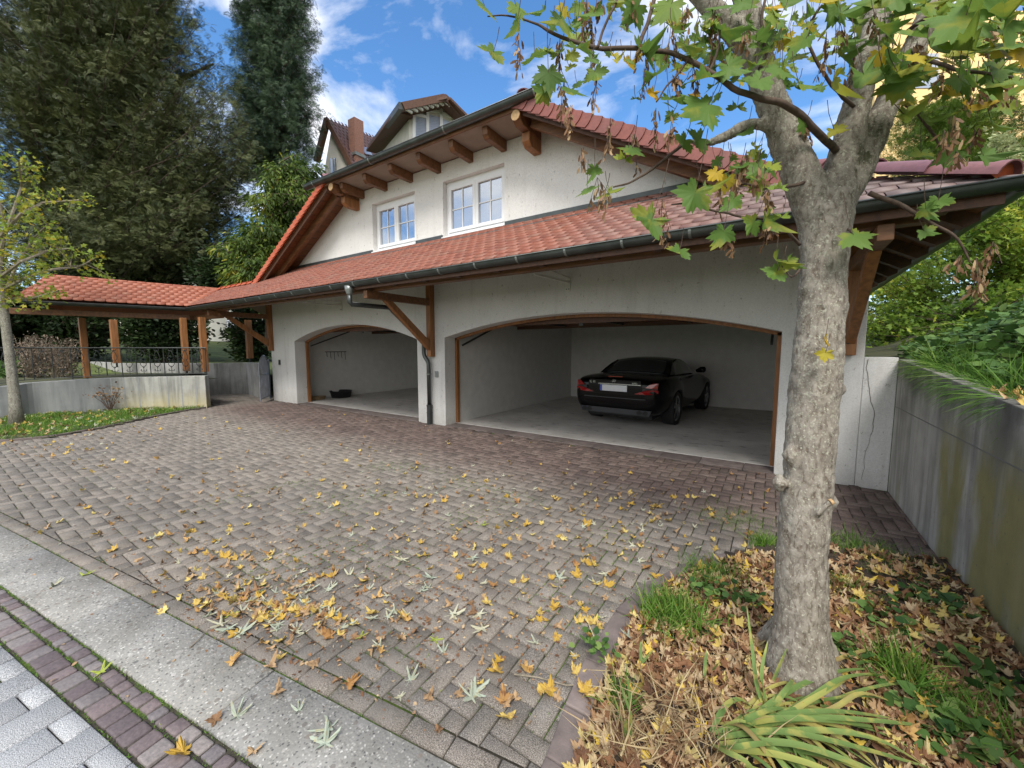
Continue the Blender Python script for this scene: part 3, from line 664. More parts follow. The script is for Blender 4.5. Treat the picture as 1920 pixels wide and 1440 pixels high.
# windows
for x0, x1 in WX:
    yf = D + .10; xm = (x0 + x1) / 2; z0, z1 = WZ
    b = MB(); fw_ = .055
    b.box(x0 + .003, x0 + fw_, yf, yf + .07, z0, z1); b.box(x1 - fw_, x1 - .003, yf, yf + .07, z0, z1); b.box(x0 + fw_, x1 - fw_, yf, yf + .07, z0, z0 + .075); b.box(x0 + fw_, x1 - fw_, yf, yf + .07, z1 - .085, z1)
    wn = b.build('window', M['white'], GB, bevel=.004)
    for k, (a, c_) in enumerate(((x0 + fw_ + .004, xm - .002), (xm + .002, x1 - fw_ - .004))):
        b = MB(); s_ = .06; y0, y1 = yf - .018, yf + .05; za, zb = z0 + .079, z1 - .089
        b.box(a, a + s_, y0, y1, za, zb); b.box(c_ - s_, c_, y0, y1, za, zb); b.box(a + s_, c_ - s_, y0, y1, za, za + s_); b.box(a + s_, c_ - s_, y0, y1, zb - s_, zb)
        b.build('sash', M['white'], wn, bevel=.003)
        b = MB(); b.box(a + s_ - .004, c_ - s_ + .004, yf + .02, yf + .028, za + s_ - .004, zb - s_ + .004); b.build('pane', M['pane'], wn)
        b = MB(); m_ = (a + c_) / 2; zm = (za + zb) / 2; b.box(m_ - .009, m_ + .009, yf + .006, yf + .018, za + s_, zb - s_); b.box(a + s_, m_ - .0095, yf + .007, yf + .017, zm - .009, zm + .009); b.box(m_ + .0095, c_ - s_, yf + .007, yf + .017, zm - .009, zm + .009)
        b.build('glazing_bar', M['white'], wn)
    b = MB(); b.prism([(D - .05, z0 - .035), (D + .10, z0 - .012), (D + .10, z0 + .006), (D - .05, z0 - .018)], 'x', x0 - .01, x1 + .01); b.build('sill', M['white'], wn)
# --- lower canopy roof (plane through eave and flashing)
SLP = .59; EY, EZ = 4.03, 2.56; th = math.atan(SLP); cs, sn = cos(th), sin(th)
def tile_tpl(w=.172, l=.30, t=.018):
    pts = [(-w / 2, 0 + .035)]
    for k in range(1, 6): a = pi + pi * k / 6; pts.append((w / 2 * cos(a), .035 + .035 * sin(a)))
    pts += [(w / 2, .035), (w / 2, l), (-w / 2, l)]
    n = len(pts); V = [(x, y, t) for x, y in pts] + [(x, y, 0) for x, y in pts]
    return V, [tuple(range(n))] + [(i + n, (i + 1) % n + n, (i + 1) % n, i) for i in range(n - 2)]
TT = tile_tpl()
def tiles(name, o, u, s, ulen, slen, mat, parent, bis=None, expo=.145, wid=.178, poly=None, lift=.0):
    """o: eave start, u: unit along eave, s: unit up the slope"""
    o = np.array(o, float); u = np.array(u, float); s = np.array(s, float); u /= np.linalg.norm(u); s /= np.linalg.norm(s); n = np.cross(u, s); n /= np.linalg.norm(n)
    if n[2] < 0: n = -n
    ti = R(5.2); s2 = s * cos(ti) - n * sin(ti); n2 = n * cos(ti) + s * sin(ti)
    P = []; A = []; rr = []
    for i in range(int(slen / expo) + 1):
        for j in range(-1, int(ulen / wid) + 2):
            x = (j + (.5 if i % 2 else 0)) * wid; y = i * expo
            if poly and not inside(x, y + .07, poly): continue
            j1, j2 = random.gauss(0, .0025), random.gauss(0, .003)
            P.append(o + u * (x + j1) + s * (y + j2) + n * (.030 + random.gauss(0, .0012))); 
            a = random.gauss(0, .008); uu = u * cos(a) + s2 * sin(a); ss = s2 * cos(a) - u * sin(a)
            A.append(np.stack([uu, ss, n2], 1)); rr.append(min(1, max(0, random.gauss(.5, .28))))
    return np_mesh(name, TT[0], TT[1], np.array(A), np.array(P), np.array(rr), mat, parent, bis)
XC, YC = 1.21, EY           # front right corner
XL = -12.85                 # valley corner at the left
S = np.array([0, cs, sn])
hipn = Vector((.548, .62, 0)).normalized(); hipl = Vector((-.548, .62, 0)).normalized()
vc, vr = Vector((XL, EY, 0)), Vector((-13.55, 5.02, 0)); vdn = (vr - vc).normalized(); valn = Vector((-vdn.y, vdn.x, 0))
if valn.dot(Vector((1, 0, 0))) > 0: valn = -valn
def rzf(y): return EZ + SLP * (y - EY)
tiles('canopy_roof_tiles', (-11.6, EY, EZ), (1, 0, 0), S, XC + 11.8, 1.88, M['tile'], GB,
      bis=[((-11.35, 0, 0), Vector((-1, 0, 0))), ((XC, YC, 0), hipn), ((0, D - .03, 0), Vector((0, 1, 0))), ((-11.3, 5.0, 0), hipl)])
tiles('canopy_roof_tiles', (XL - .9, EY, EZ), (1, 0, 0), S, 2.5, 1.16, M['tile'], GB, bis=[((-11.35, 0, 0), Vector((1, 0, 0))), (vc, valn), ((0, 5.02, 0), Vector((0, 1, 0)))])
def quad(b, pts, t=.03, down=True):
    pts = [Vector(p) for p in pts]; n = (pts[1] - pts[0]).cross(pts[2] - pts[0]).normalized()
    if n.z < 0: n = -n
    k = len(pts); v = pts + [p - n * t for p in pts]
    b.add(v, [tuple(range(k)), tuple(range(2 * k - 1, k - 1, -1))] + [(i, i + k, (i + 1) % k + k, (i + 1) % k) for i in range(k)]); return b
# boarding under the canopy tiles, and the little rear slope of the left wing
b = MB(); quad(b, [(XL, EY + .03, EZ - .005), (XC - .02, EY + .03, EZ - .005), (.23, 4.90, rzf(4.90) - .025), (-.6, D - .01, rzf(D) - .03), (-10.7, D - .01, rzf(D) - .03), (-11.3, 5.0, rzf(5.0) - .025), (-13.5, 5.0, rzf(5.0) - .025)], .024)
b.build('canopy_boards', M['soffit'], GB)
b = MB(); quad(b, [(-13.5, 5.04, 3.14), (-11.3, 5.04, 3.14), (-11.3, 6.1, 2.50), (-13.2, 6.1, 2.50)], .04); b.build('rear_slope', M['tile_b'], GB)
# side slopes of the gable roof, half-hip and ridge
ZR = 6.45; XR = (XA + XB) / 2; YR = 5.0 + (ZR - ZC) / .33
YV = 4.98
b = MB()
zR2 = zl(XR); YR = YV + (zR2 - ZC) / .35
quad(b, [(XA, YV, ZC), (XB, YV, ZC), (XR, YR, zR2)], .05)
quad(b, [(XA, YV, ZC), (XR, YR, zR2), (XR, 12.2, zR2), (-11.4, 12.2, zl(-11.4)), (-11.4, YV, zl(-11.4))], .05)
quad(b, [(XB, YV, ZC), (XR, YR, zR2), (XR, 12.2, zR2), (XC, 12.2, zr(XC)), (XC, 4.03, zr(XC)), (.0, YV, zr(.0))], .05)
b.build('main_roof', M['tile_v'], GB)
# sloping soffit boards with the verges
def slope_pt(f, x, y, dz=0): return (x, y, f(x) + dz)
for f, xa, xb in ((zl, -11.42, XA), (zr, -.10, XB)):
    b = MB(); quad(b, [slope_pt(f, xa, YV + .012, -.075), slope_pt(f, xb, YV + .012, -.075), slope_pt(f, xb, D - .01, -.075), slope_pt(f, xa, D - .01, -.075)], .02); b.build('verge_boards', M['soffit'], GB)
    b = MB(); b.beam(slope_pt(f, xa, D - .34, -.175), slope_pt(f, xb, D - .34, -.175), .09, .15, (0, 0, 1)); b.build('verge_rafter', M['wood_h'], GB, bevel=.006)
    b = MB(); b.beam(slope_pt(f, xa, YV + .05, -.115), slope_pt(f, xb, YV + .05, -.115), .03, .13); b.build('barge_board', M['wood_d'], GB)
# verge tiles with their hanging flaps
def verge(f, x0, x1, mat, flap):
    d = Vector((x1 - x0, 0, f(x1) - f(x0))); L_ = d.length; d.normalize(); n = Vector((-d.z, 0, d.x)); n = n if n.z > 0 else -n
    P = Vector((x0, 0, f(x0))); k = int(L_ / .148); down = d                # runs from the top down
    for i in range(k + 1):
        b = MB(); t0 = i * L_ / k; lf = .016
        pf = [(t0 - .03, .035), (t0 + .165, .035 + lf)]; arc = []
        for q in range(7): a = q / 6; arc.append((t0 + .165 + .028 * sin(pi * a * .5) - .05 * a * a, .035 + lf - flap * a))
        poly = [(t0 - .03, .03)] + arc + [(t0 - .075, .03 - flap)]
        pts = [P + down * u_ + n * w_ for u_, w_ in poly]
        yy = YV - .012; of = [.016 + .022 * max(0, (u_ - t0) / .165) for u_, w_ in poly]
        v = [(p.x, yy - o_, p.z) for p, o_ in zip(pts, of)] + [(p.x, yy, p.z) for p in pts]; m = len(pts)
        b.add(v, [tuple(range(m)), tuple(range(2 * m - 1, m - 1, -1))] + [(j, j + m, (j + 1) % m + m, (j + 1) % m) for j in range(m)], random.random())
        tp = [P + down * u_ + n * w_ for u_, w_ in ((t0 - .03, .036), (t0 + .185, .048))]
        b.add([(tp[0].x, yy - .016, tp[0].z), (tp[1].x, yy - .016, tp[1].z), (tp[1].x, yy + .17, tp[1].z), (tp[0].x, yy + .17, tp[0].z)] + [(tp[0].x, yy - .016, tp[0].z - .012), (tp[1].x, yy - .016, tp[1].z - .012), (tp[1].x, yy + .17, tp[1].z - .012), (tp[0].x, yy + .17, tp[0].z - .012)], [(0, 1, 2, 3), (7, 6, 5, 4), (0, 4, 5, 1), (1, 5, 6, 2), (2, 6, 7, 3), (3, 7, 4, 0)], random.random())
        yield b
def join(gen, name, mat, parent):
    B = MB()
    for b in gen: k = len(B.v); B.v += b.v; B.f += [tuple(i + k for i in f) for f in b.f]; B.r += b.r
    return B.build(name, mat, parent)
join(verge(zl, XA + .02, -11.36, None, .115), 'verge_tiles', M['tile_o'], GB)
join(verge(zr, XB - .05, .02, None, .17), 'verge_tiles', M['tile_v'], GB)
# half-hip: gutter, rafters, corbels
def gutter(path, name, parent, rad=.075, mat='zinc', n=10, bead=True, endcaps=True):
    """half-round gutter along a horizontal polyline, open side up"""
    b = MB(); path = [Vector(p) for p in path]; m = len(path)
    prof = [(rad * cos(a), rad * sin(a)) for a in np.linspace(pi, 2 * pi, n)]
    prof = prof + [(x * .93, z * .93) for x, z in prof[::-1]]
    rings = []
    for i, p in enumerate(path):
        d0 = (path[i] - path[i - 1]).normalized() if i else (path[1] - path[0]).normalized()
        d1 = (path[i + 1] - path[i]).normalized() if i < m - 1 else d0
        t = (d0 + d1).normalized(); k = 1 / max(.4, t.dot(d1)); side = Vector((t.y, -t.x, 0)).normalized() * k
        rings.append([p + side * x + Vector((0, 0, z)) for x, z in prof])
    q = len(prof); v = [c for r_ in rings for c in r_]; f = []
    for i in range(m - 1):
        for j in range(q): f.append((i * q + j, i * q + (j + 1) % q, (i + 1) * q + (j + 1) % q, (i + 1) * q + j))
    f.append(tuple(range(n))[::-1]); f.append(tuple((m - 1) * q + j for j in range(n)))
    b.add(v, f); g = b.build(name, M[mat], parent, smooth=True)
    e = g.modifiers.new('es', 'EDGE_SPLIT'); e.split_angle = R(40)
    if bead:
        b = MB(); pp = []
        for i, p in enumerate(path):
            d0 = (path[i] - path[i - 1]).normalized() if i else (path[1] - path[0]).normalized(); d1 = (path[i + 1] - path[i]).normalized() if i < m - 1 else d0
            t = (d0 + d1).normalized(); k = 1 / max(.4, t.dot(d1)); pp.append(p + Vector((t.y, -t.x, 0)).normalized() * k * rad * bead + Vector((0, 0, .004)))
        b.tube(pp, .010, 6); b.build('gutter_bead', M[mat], g, smooth=True)
    return g
def collars(path2, xs, rad, parent, mat='zinc'):
    (p, q) = path2; p = Vector(p); q = Vector(q); d = (q - p).normalized(); s_ = Vector((d.y, -d.x, 0))
    for t in xs:
        c = p + (q - p) * t; b = MB(); pr_ = [(rad * cos(a), rad * sin(a)) for a in np.linspace(pi, 2 * pi, 11)]; r2 = rad + .006
        pr2 = [(r2 * cos(a), r2 * sin(a)) for a in np.linspace(pi, 2 * pi, 11)]
        v = []; 
        for off in (-.012, .012): v += [c + d * off + s_ * x + Vector((0, 0, z)) for x, z in pr2]
        v += [c + d * off + s_ * x + Vector((0, 0, z)) for off in (-.012, .012) for x, z in pr_]
        f = [(i, i + 1, i + 12, i + 11) for i in range(10)] + [(i, i + 22, i + 23, i + 1) for i in range(10)] + [(i + 11, i + 12, i + 34, i + 33) for i in range(10)]
        b.add(v, f); b.build('gutter_hook', M['zinc_l'], parent)
tg = gutter([(XA - .62, YV - .05, ZC + .0), (XB + .33, YV - .05, ZC + .015)], 'top_gutter', GB, rad=.075)
collars(((XA - .62, YV - .05, ZC + .0), (XB + .33, YV - .05, ZC + .015)), [.06, .38, .70, .985], .075, tg, 'zinc')
b = MB(); b.box(XA - .10, XB + .10, YV + .002, YV + .03, ZC - .10, ZC - .03); b.build('fascia', M['wood_h'], GB)
b = MB(); b.box(XA + .02, XB - .02, YV + .031, D - .005, ZC - .085, ZC - .065); b.build('eaves_boards', M['shade'], GB)
for x in (-7.60, -6.85, -6.10, -5.36, -4.60, -3.90):
    b = MB()
    b.prism([(YV + .10, ZC - .20), (YV + .09, ZC - .09), (D - .005, ZC - .09), (D - .005, ZC - .255), (YV + .16, ZC - .255)], 'x', x - .05, x + .05); b.build('rafter', M['wood_h'], GB, bevel=.006)
for x, w_ in ((XB - .12, .13), (XA + .22, .13)):
    b = MB(); b.prism([(YV + .0, ZC - .20), (YV + .0, ZC - .09), (D - .005, ZC - .09), (D - .005, ZC - .27), (YV + .10, ZC - .27)], 'x', x - w_ / 2, x + w_ / 2); pl = b.build('purlin_end', M['wood_h'], GB, bevel=.008)
    b = MB(); b.prism([(D - .36, ZC - .40), (D - .36, ZC - .275), (D - .005, ZC - .275), (D - .005, ZC - .47), (D - .28, ZC - .47)], 'x', x - .065, x + .065); b.build('corbel', M['wood'], GB, bevel=.008)
    b = MB(); b.tube([(x + .0, YV - .012, ZC - .165), (x + .0, YV + .002, ZC - .165)], .072, 16); b.build('beam_end', M['endgrain'], pl)
# flashing between gable wall and canopy roof, stepping under the windows
b = MB(); zf = 3.53
xs = [(xl - .25, WX[0][0] - .015, .085), (WX[0][0] - .014, WX[0][1] + .014, 0), (WX[0][1] + .015, WX[1][0] - .015, .085), (WX[1][0] - .014, WX[1][1] + .014, 0), (WX[1][1] + .015, xr + .25, .085)]
for x0, x1, dz in xs:
    b.prism([(D - .006, 3.40), (D - .006, zf - .03 + dz), (D - .022, zf - .03 + dz), (D - .022, rzf(D) + .005), (D - .30, rzf(D - .30) + .052), (D - .30, rzf(D - .30) + .03)], 'x', x0, x1)
b.build('wall_flashing', M['zinc_d'], GB)
# eaves: purlin, rafters, gutter
b = MB(); b.box(XL + .3, .9, 4.22, 4.34, 2.43, 2.575); b.build('eaves_purlin', M['wood_h'], GB, bevel=.006)
b = MB(); b.box(XL + .1, XC - .03, EY + .005, EY + .03, 2.44, 2.535); b.build('eaves_fascia', M['wood_d'], GB)
x = .9
while x > -12.6:
    ye = min(D - .005, 4.0 + .548 * (1.21 - x) / .59); b = MB(); b.prism([(EY + .035, 2.45), (EY + .035, 2.535), (ye, rzf(ye) - .06), (ye, rzf(ye) - .19), (EY + .14, 2.445)], 'x', x - .04, x + .04); b.build('rafter', M['wood_d'], GB); x -= .65
GYc = EY - .035; GZ = 2.555
# side eave at the right with exposed rafter tails
for k in range(9):
    y = 4.5 + .62 * k; b = MB(); b.prism([(XC - .02, 2.44), (XC - .02, 2.52), (.76, zr(.76) - .06), (.76, zr(.76) - .2), (XC - .1, 2.40)], 'y', y - .05, y + .05); b.build('rafter', M['wood_d'], GB)
b = MB(); quad(b, [(XC - .03, 4.1, zr(XC) - .052), (.0, 4.95, zr(.0) - .052), (.0, 12, zr(.0) - .052), (XC - .03, 12, zr(XC) - .052)], .02); b.build('side_boards', M['soffit'], GB)
g = gutter([(XC + .04, 12.0, GZ - .03), (XC + .04, GYc, GZ), (XL + .03, GYc, GZ - .035), (-13.56, 1.28, GZ - .05)], 'eaves_gutter', GB, rad=.0642, bead=-1) if False else None
ga = gutter([(XC + .05, GYc - .0, GZ + .012), (-10.2, GYc, GZ - .03), (XL + .02, GYc, GZ - .04), (-13.57, 1.25, GZ - .05)], 'eaves_gutter', GB, rad=.064, bead=-1)
gs = gutter([(XC + .045, GYc + .03, GZ + .01), (XC + .10, 12.0, GZ - .03)], 'side_gutter', GB, rad=.07, bead=1)
hx = [(-.1 - .62 * k) for k in range(18)]
collars(((XC + .05, GYc, GZ + .012), (-10.2, GYc, GZ - .03)), [(XC + .05 - h_) / (XC + .05 + 10.2) for h_ in hx if h_ > -10.1], .064, ga)
# hip tiles
def ridge_row(p, q, name, parent, mat, l=.36, r0=.085, over=.05, n=9, flat=.75, cap=True):
    p = Vector(p); q = Vector(q); d = (q - p); L_ = d.length; d.normalize(); s_ = d.cross(Vector((0, 0, 1))).normalized(); u = s_.cross(d); k = max(1, int(L_ / (l - over)))
    B = MB()
    for i in range(k):
        a = p + d * (L_ * i / k); e = p + d * (L_ * (i + 1) / k + over); V = []
        segs = 5
        for j in range(segs + 1):
            t = j / segs; c = a.lerp(e, t); rr = r0 * (1.16 - .2 * t + (.07 if t < .05 else 0))
            for (ra) in (rr, rr - .013):
                for m_ in range(n): an = pi * (-.03 + 1.06 * m_ / (n - 1)); V.append(c + s_ * ra * cos(an) + u * (ra * flat * sin(an) + .012 * (1 - t) + .0))
        F_ = []
        for j in range(segs):
            for m_ in range(n - 1):
                o1 = j * 2 * n + m_; o2 = (j + 1) * 2 * n + m_; F_.append((o1, o1 + 1, o2 + 1, o2)); F_.append((o1 + n, o2 + n, o2 + n + 1, o1 + n + 1))
            for m_ in (0, n - 1): o1 = j * 2 * n + m_; o2 = (j + 1) * 2 * n + m_; F_.append((o1, o2, o2 + n, o1 + n))
        for m_ in range(n - 1): F_.append((m_, m_ + n, m_ + n + 1, m_ + 1)); o1 = segs * 2 * n + m_; F_.append((o1, o1 + 1, o1 + n + 1, o1 + n))
        B.add(V, F_, random.random())
        if i == 0 and cap:
            V = [p + d * .035 + u * -.02]; V += [p + d * .035 + s_ * r0 * 1.1 * cos(an) + u * r0 * 1.1 * flat * sin(an) for an in np.linspace(0, pi, n)]
            cb = MB(); cb.add(V, [(0, j + 1, j + 2) for j in range(n - 1)]); cb.build('hip_end_cap', M['tile_o'], parent)
    o = B.build(name, M[mat], parent, smooth=True); e = o.modifiers.new('es', 'EDGE_SPLIT'); e.split_angle = R(35); return o
ridge_row((XC - .03, EY + .0, EZ + .045), (.0, 4.98, zr(.0) + .05), 'hip_tiles', GB, 'ridge', l=.40, r0=.10)
ridge_row((XB + .02, YV - .01, ZC + .05), (XR, YR, zR2 + .05), 'hip_tiles', GB, 'ridge', l=.40, r0=.085, cap=False)
ridge_row((XA - .02, YV - .01, ZC + .05), (XR, YR, zR2 + .05), 'hip_tiles', GB, 'ridge', l=.40, r0=.085, cap=False)
ridge_row((-11.38, 5.03, 3.165), (-13.6, 5.03, 3.165), 'ridge_tiles', GB, 'tile_o', l=.36, r0=.085, cap=False)
# three wooden brackets carrying the purlin
def bracket(x, front=True, zb=1.38):
    br = MB(); br.box(x - .055, x + .055, D - .125, D - .004, zb, 2.98); post = br.build('bracket_post', M['wood'], GB, bevel=.008)
    b = MB(); b.box(x - .05, x + .05, 4.10, D - .126, 2.30, 2.425); b.build('bracket_beam', M['wood_h'], GB, bevel=.008)
    b = MB(); b.prism([(D - .127, zb + .12), (D - .127, zb + .30), (4.62, 2.298), (4.46, 2.298)], 'x', x - .045, x + .045); b.build('bracket_brace', M['wood'], GB, bevel=.008)
bracket(-5.60, zb=1.33); bracket(-11.86, zb=1.42); bracket(.62, zb=1.42)
b = MB(); b.tube([(.6, D - .128, 1.56), (.6, D - .14, 1.56)], .02, 10); b.build('bolt', M['iron'], GB)
# rainwater outlet and downpipe
b = MB(); ox = -5.86
b.tube([(ox, GYc, 2.50), (ox, GYc, 2.44), (ox, GYc, 2.385), (ox, GYc, 2.36)], [.075, .07, .05, .042], 14); hop = b.build('outlet_funnel', M['zinc_l'], GB, smooth=True)
pp = [(ox, GYc, 2.37), (ox, GYc + .0, 2.21), (-5.77, 4.72, 2.21), (-5.75, 5.40, 1.68), (-5.75, 5.50, 1.60), (-5.75, 5.50, 1.36), (-5.66, 5.53, 1.22), (-5.66, 5.535, .36)]
pv_ = []; rad = []
for i, p in enumerate(pp):
    if 0 < i < len(pp) - 1:
        a = Vector(pp[i - 1]); c_ = Vector(pp[i + 1]); p = Vector(p); pv_ += [p + (a - p).normalized() * .03, p + (c_ - p).normalized() * .03]
    else: pv_.append(Vector(p))
b = MB(); b.tube(pv_, .04, 14); dp = b.build('downpipe', M['zinc'], GB, smooth=True)
b = MB(); b.tube([(-5.66, 5.535, .37), (-5.66, 5.535, -.02)], .052, 14); b.tube([(-5.66, 5.535, .22), (-5.66, 5.535, .24)], .058, 14); b.tube([(-5.66, 5.535, .36), (-5.66, 5.535, .385)], .058, 14); b.build('standpipe', M['iron'], dp, smooth=False)
b = MB(); b.tube([(-5.66, 5.535, .98), (-5.66, 5.535, 1.0)], .047, 14); b.box(-5.67, -5.65, 5.57, D, .985, .995); b.build('pipe_clamp', M['zinc_l'], dp)
# white metal awning brackets
for x, z in ((-2.72, 2.36), (-8.55, 2.36)):
    b = MB(); b.box(x - .04, x + .04, D - .016, D - .002, z, z + .20); wb = b.build('metal_bracket', M['whitepaint'], GB)
    b = MB(); b.beam((x + .02, D - .02, z + .13), (x + .02, 4.55, z + .10), .025, .025); b.beam((x + .02, D - .02, z + .20), (x + .02, 4.75, z + .22), .02, .02); b.build('bracket_arm', M['whitepaint'], wb)
    b = MB(); [b.tube([(x + a, D - .017, z + .03), (x + a, D - .024, z + .03)], .008, 8) for a in (-.02, .02)]; b.build('screw', M['iron'], wb)
# switch plates
b = MB(); b.box(-5.55, -5.47, D - .022, D - .001, .93, 1.05); b.box(-5.525, -5.495, D - .028, D - .0225, .96, 1.02); b.build('switch', M['zinc_l'], GB, bevel=.003)
b = MB(); b.box(-11.56, -11.49, D - .03, D - .001, 1.03, 1.17); b.build('switch', M['iron'], GB, bevel=.003)
# coat rack on the wall of the left garage
cr = empty('wall_rack', (-11.20, 7.0, 1.25), 'small wire hook rack on the inner wall of the left garage', 'rack')
b = MB(); b.beam((-11.205, 6.75, 1.38), (-11.205, 7.45, 1.38), .012, .02)
b.build('rail', M['iron'], cr)
b = MB()
for k in range(6): y = 6.8 + k * .12; b.tube([(-11.20, y, 1.38), (-11.185, y, 1.25 - .05 * (k % 3)), (-11.16, y, 1.24 - .05 * (k % 3))], .006, 5)
b.build('hooks', M['iron'], cr)
# ------------------------------------------------------------------ black tub and small basket in the left garage
tb = empty('mortar_tub', (-10.95, 7.05, .012), 'round black plastic tub standing on the floor of the left garage', 'tub')
b = MB(); n = 28; prof = [(.26, 0), (.31, .19), (.325, .195), (.325, .205), (.30, .205), (.25, .02)]; V = []
for r_, z in prof:
    for j in range(n): a = 2 * pi * j / n; V.append((-10.95 + r_ * cos(a), 7.05 + r_ * sin(a), .012 + z))
Fs = [(i * n + j, i * n + (j + 1) % n, (i + 1) * n + (j + 1) % n, (i + 1) * n + j) for i in range(len(prof) - 1) for j in range(n)] + [tuple(range(n))[::-1], tuple(5 * n + j for j in range(n))]
b.add(V, Fs); b.build('tub_body', M['black'], tb, smooth=True)
b = MB()
for s_ in (-1, 1): b.tube([(-10.95 + s_ * .32, 6.98, .20), (-10.95 + s_ * .37, 7.0, .215), (-10.95 + s_ * .37, 7.1, .215), (-10.95 + s_ * .32, 7.12, .20)], .012, 6)
b.build('handle', M['black'], tb)
bk = empty('wicker_basket', (-11.0, 6.35, .012), 'low brown wicker tray beside the black tub at the left garage entrance', 'basket')
b = MB()
for z, k in ((.01, .9), (.035, .95), (.06, 1.0), (.085, 1.04)):
    b.tube([(-11.0 + .13 * k * cos(a), 6.35 + .22 * k * sin(a), .012 + z) for a in np.linspace(0, 2 * pi, 25)], .012, 6, cap=False)
for a in np.linspace(0, 2 * pi, 17)[:-1]: b.tube([(-11.0 + .12 * cos(a), 6.35 + .2 * sin(a), .012), (-11.0 + .137 * cos(a), 6.35 + .232 * sin(a), .11)], .006, 5)
b.add([(-11.0 + .12 * cos(a), 6.35 + .2 * sin(a), .016) for a in np.linspace(0, 2 * pi, 17)[:-1]], [tuple(range(16))]); b.build('basket_weave', M['straw'], bk)
# ================================================================== RIGHT WALLS
b = MB(); b.prism([(.762, -.05), (1.028, -.05), (1.028, 1.40), (.762, 1.40)], 'y', D + .0, D + .25); o = b.build('wing_wall', M['render'], bevel=.006)
tag(o, 'low white rendered wall with a vertical crack joining the garage corner', 'wall')
b = MB(); pk = [(.775, D - .002, 1.41)]; z = 1.38; x = .79
cr_pts = []
while z > .05: cr_pts.append((x, z)); z -= .045; x += random.uniform(-.012, .012) + (.005 if z > .8 else -.002)
for i in range(len(cr_pts) - 1):
    (xa, za), (xb, zb) = cr_pts[i], cr_pts[i + 1]; w_ = .0026 if za > .6 else .0014
    b.add([(xa - w_, D - .0035, za), (xa + w_, D - .0035, za), (xb + w_, D - .0035, zb), (xb - w_, D - .0035, zb)], [(0, 1, 2, 3)])
b.build('crack', simple('crack_dark', (.13, .12, .10), 1, bstr=0), o)
b = MB(); prof = [(-3, 1.02), (0, 1.09), (3.1, 1.20), (4.4, 1.30), (D, 1.385)]
pl = [(y, z) for y, z in prof] + [(D, -.1), (-3, -.1)]
b.prism(pl, 'x', 1.03, 1.22); rw = tag(b.build('retaining_wall', M['conc_r'], bevel=.008), 'tall weathered concrete retaining wall with moss stains at the right', 'wall')
b = MB(); b.box(1.026, 1.0295, -3, D - .002, .893, .899); b.build('formwork_line', simple('joint_grey', (.17, .165, .15), 1, bstr=0), rw)  # thin darker strip marking the formwork joint
# ================================================================== LEFT WALLS
WL = [(-15.5, -4), (-14.0, -.6), (-13.36, .88), (-13.52, 1.35), (-13.38, 1.85), (-13.08, 2.50), (-12.42, 3.22), (-11.83, 3.94)]
WT = [.60, .66, .70, .74, .765, .79, .80, .805]
def smoothpath(P, T, n=5):
    out = []; P = [Vector((*p, t)) for p, t in zip(P, T)]
    for i in range(len(P) - 1):
        p0, p1, p2, p3 = P[max(i - 1, 0)], P[i], P[i + 1], P[min(i + 2, len(P) - 1)]
        for k in range(n):
            t = k / n; out.append(.5 * ((2 * p1) + (p2 - p0) * t + (2 * p0 - 5 * p1 + 4 * p2 - p3) * t * t + (3 * p1 - p0 - 3 * p2 + p3) * t ** 3))
    out.append(P[-1]); return out
WP = smoothpath(WL, WT)
def wallribbon(P, thick, z0=-.1):
    b = MB(); m = len(P)
    for i, p in enumerate(P):
        d = (P[min(i + 1, m - 1)] - P[max(i - 1, 0)]); d.z = 0; d.normalize(); nn = Vector((-d.y, d.x, 0)) * thick
        q = p + nn; b.v += [(p.x, p.y, z0), (p.x, p.y, p.z), (q.x, q.y, p.z), (q.x, q.y, z0)]; b.r += [.5] * 4
    for i in range(m - 1):
        k = 4 * i
        for j in range(4): b.f.append((k + j, k + (j + 1) % 4, k + 4 + (j + 1) % 4, k + 4 + j))
    b.f += [(0, 1, 2, 3), tuple(4 * (m - 1) + j for j in (3, 2, 1, 0))]; return b
lw = tag(wallribbon(WP, .24).build('retaining_wall', M['conc_l'], bevel=.008), 'low curved pale concrete wall beside the driveway at the left', 'wall')
b = MB()
for px in (213, 237, 264, 318, 344, 371):       # formwork seams
    p = PZ(px, 768, .0); best = min(WP, key=lambda q: abs((q.x * p.y - q.y * p.x)) / Vector((p.x, p.y)).length); 
    ang = atan2(p.x, p.y); 
    for i in range(len(WP) - 1):
        a0, a1 = atan2(WP[i].x, WP[i].y), atan2(WP[i + 1].x, WP[i + 1].y)
        if (a0 - ang) * (a1 - ang) <= 0 and WP[i].y > 0:
            c_ = WP[i].lerp(WP[i + 1], (ang - a0) / (a1 - a0)); d = (WP[i + 1] - WP[i]); d.z = 0; d.normalize(); nn = Vector((d.y, -d.x, 0)) * .003
            b.add([c_ + nn - d * .012 - Vector((0, 0, c_.z)), c_ + nn + d * .012 - Vector((0, 0, c_.z)), c_ + nn + d * .012, c_ + nn - d * .012], [(0, 1, 2, 3)]); break
b.build('formwork_seams', simple('seam_grey', (.27, .28, .28), .9, bstr=0), lw)
RW = [Vector((-17.5, 3.6, 1.0)), Vector((-14.95, 5.28, 1.01)), Vector((-14.5, 5.93, 1.02)), Vector((-12.7, 5.62, 1.04))]
tag(wallribbon([Vector((-30, 3.2, 1.0))] + RW, .2).build('rear_wall', M['conc_b'], bevel=.006), 'grey concrete wall behind the path under the tiled walkway', 'wall')
b = MB(); b.box(-19.5, -13.9, 4.6, 4.75, .6, 1.02)
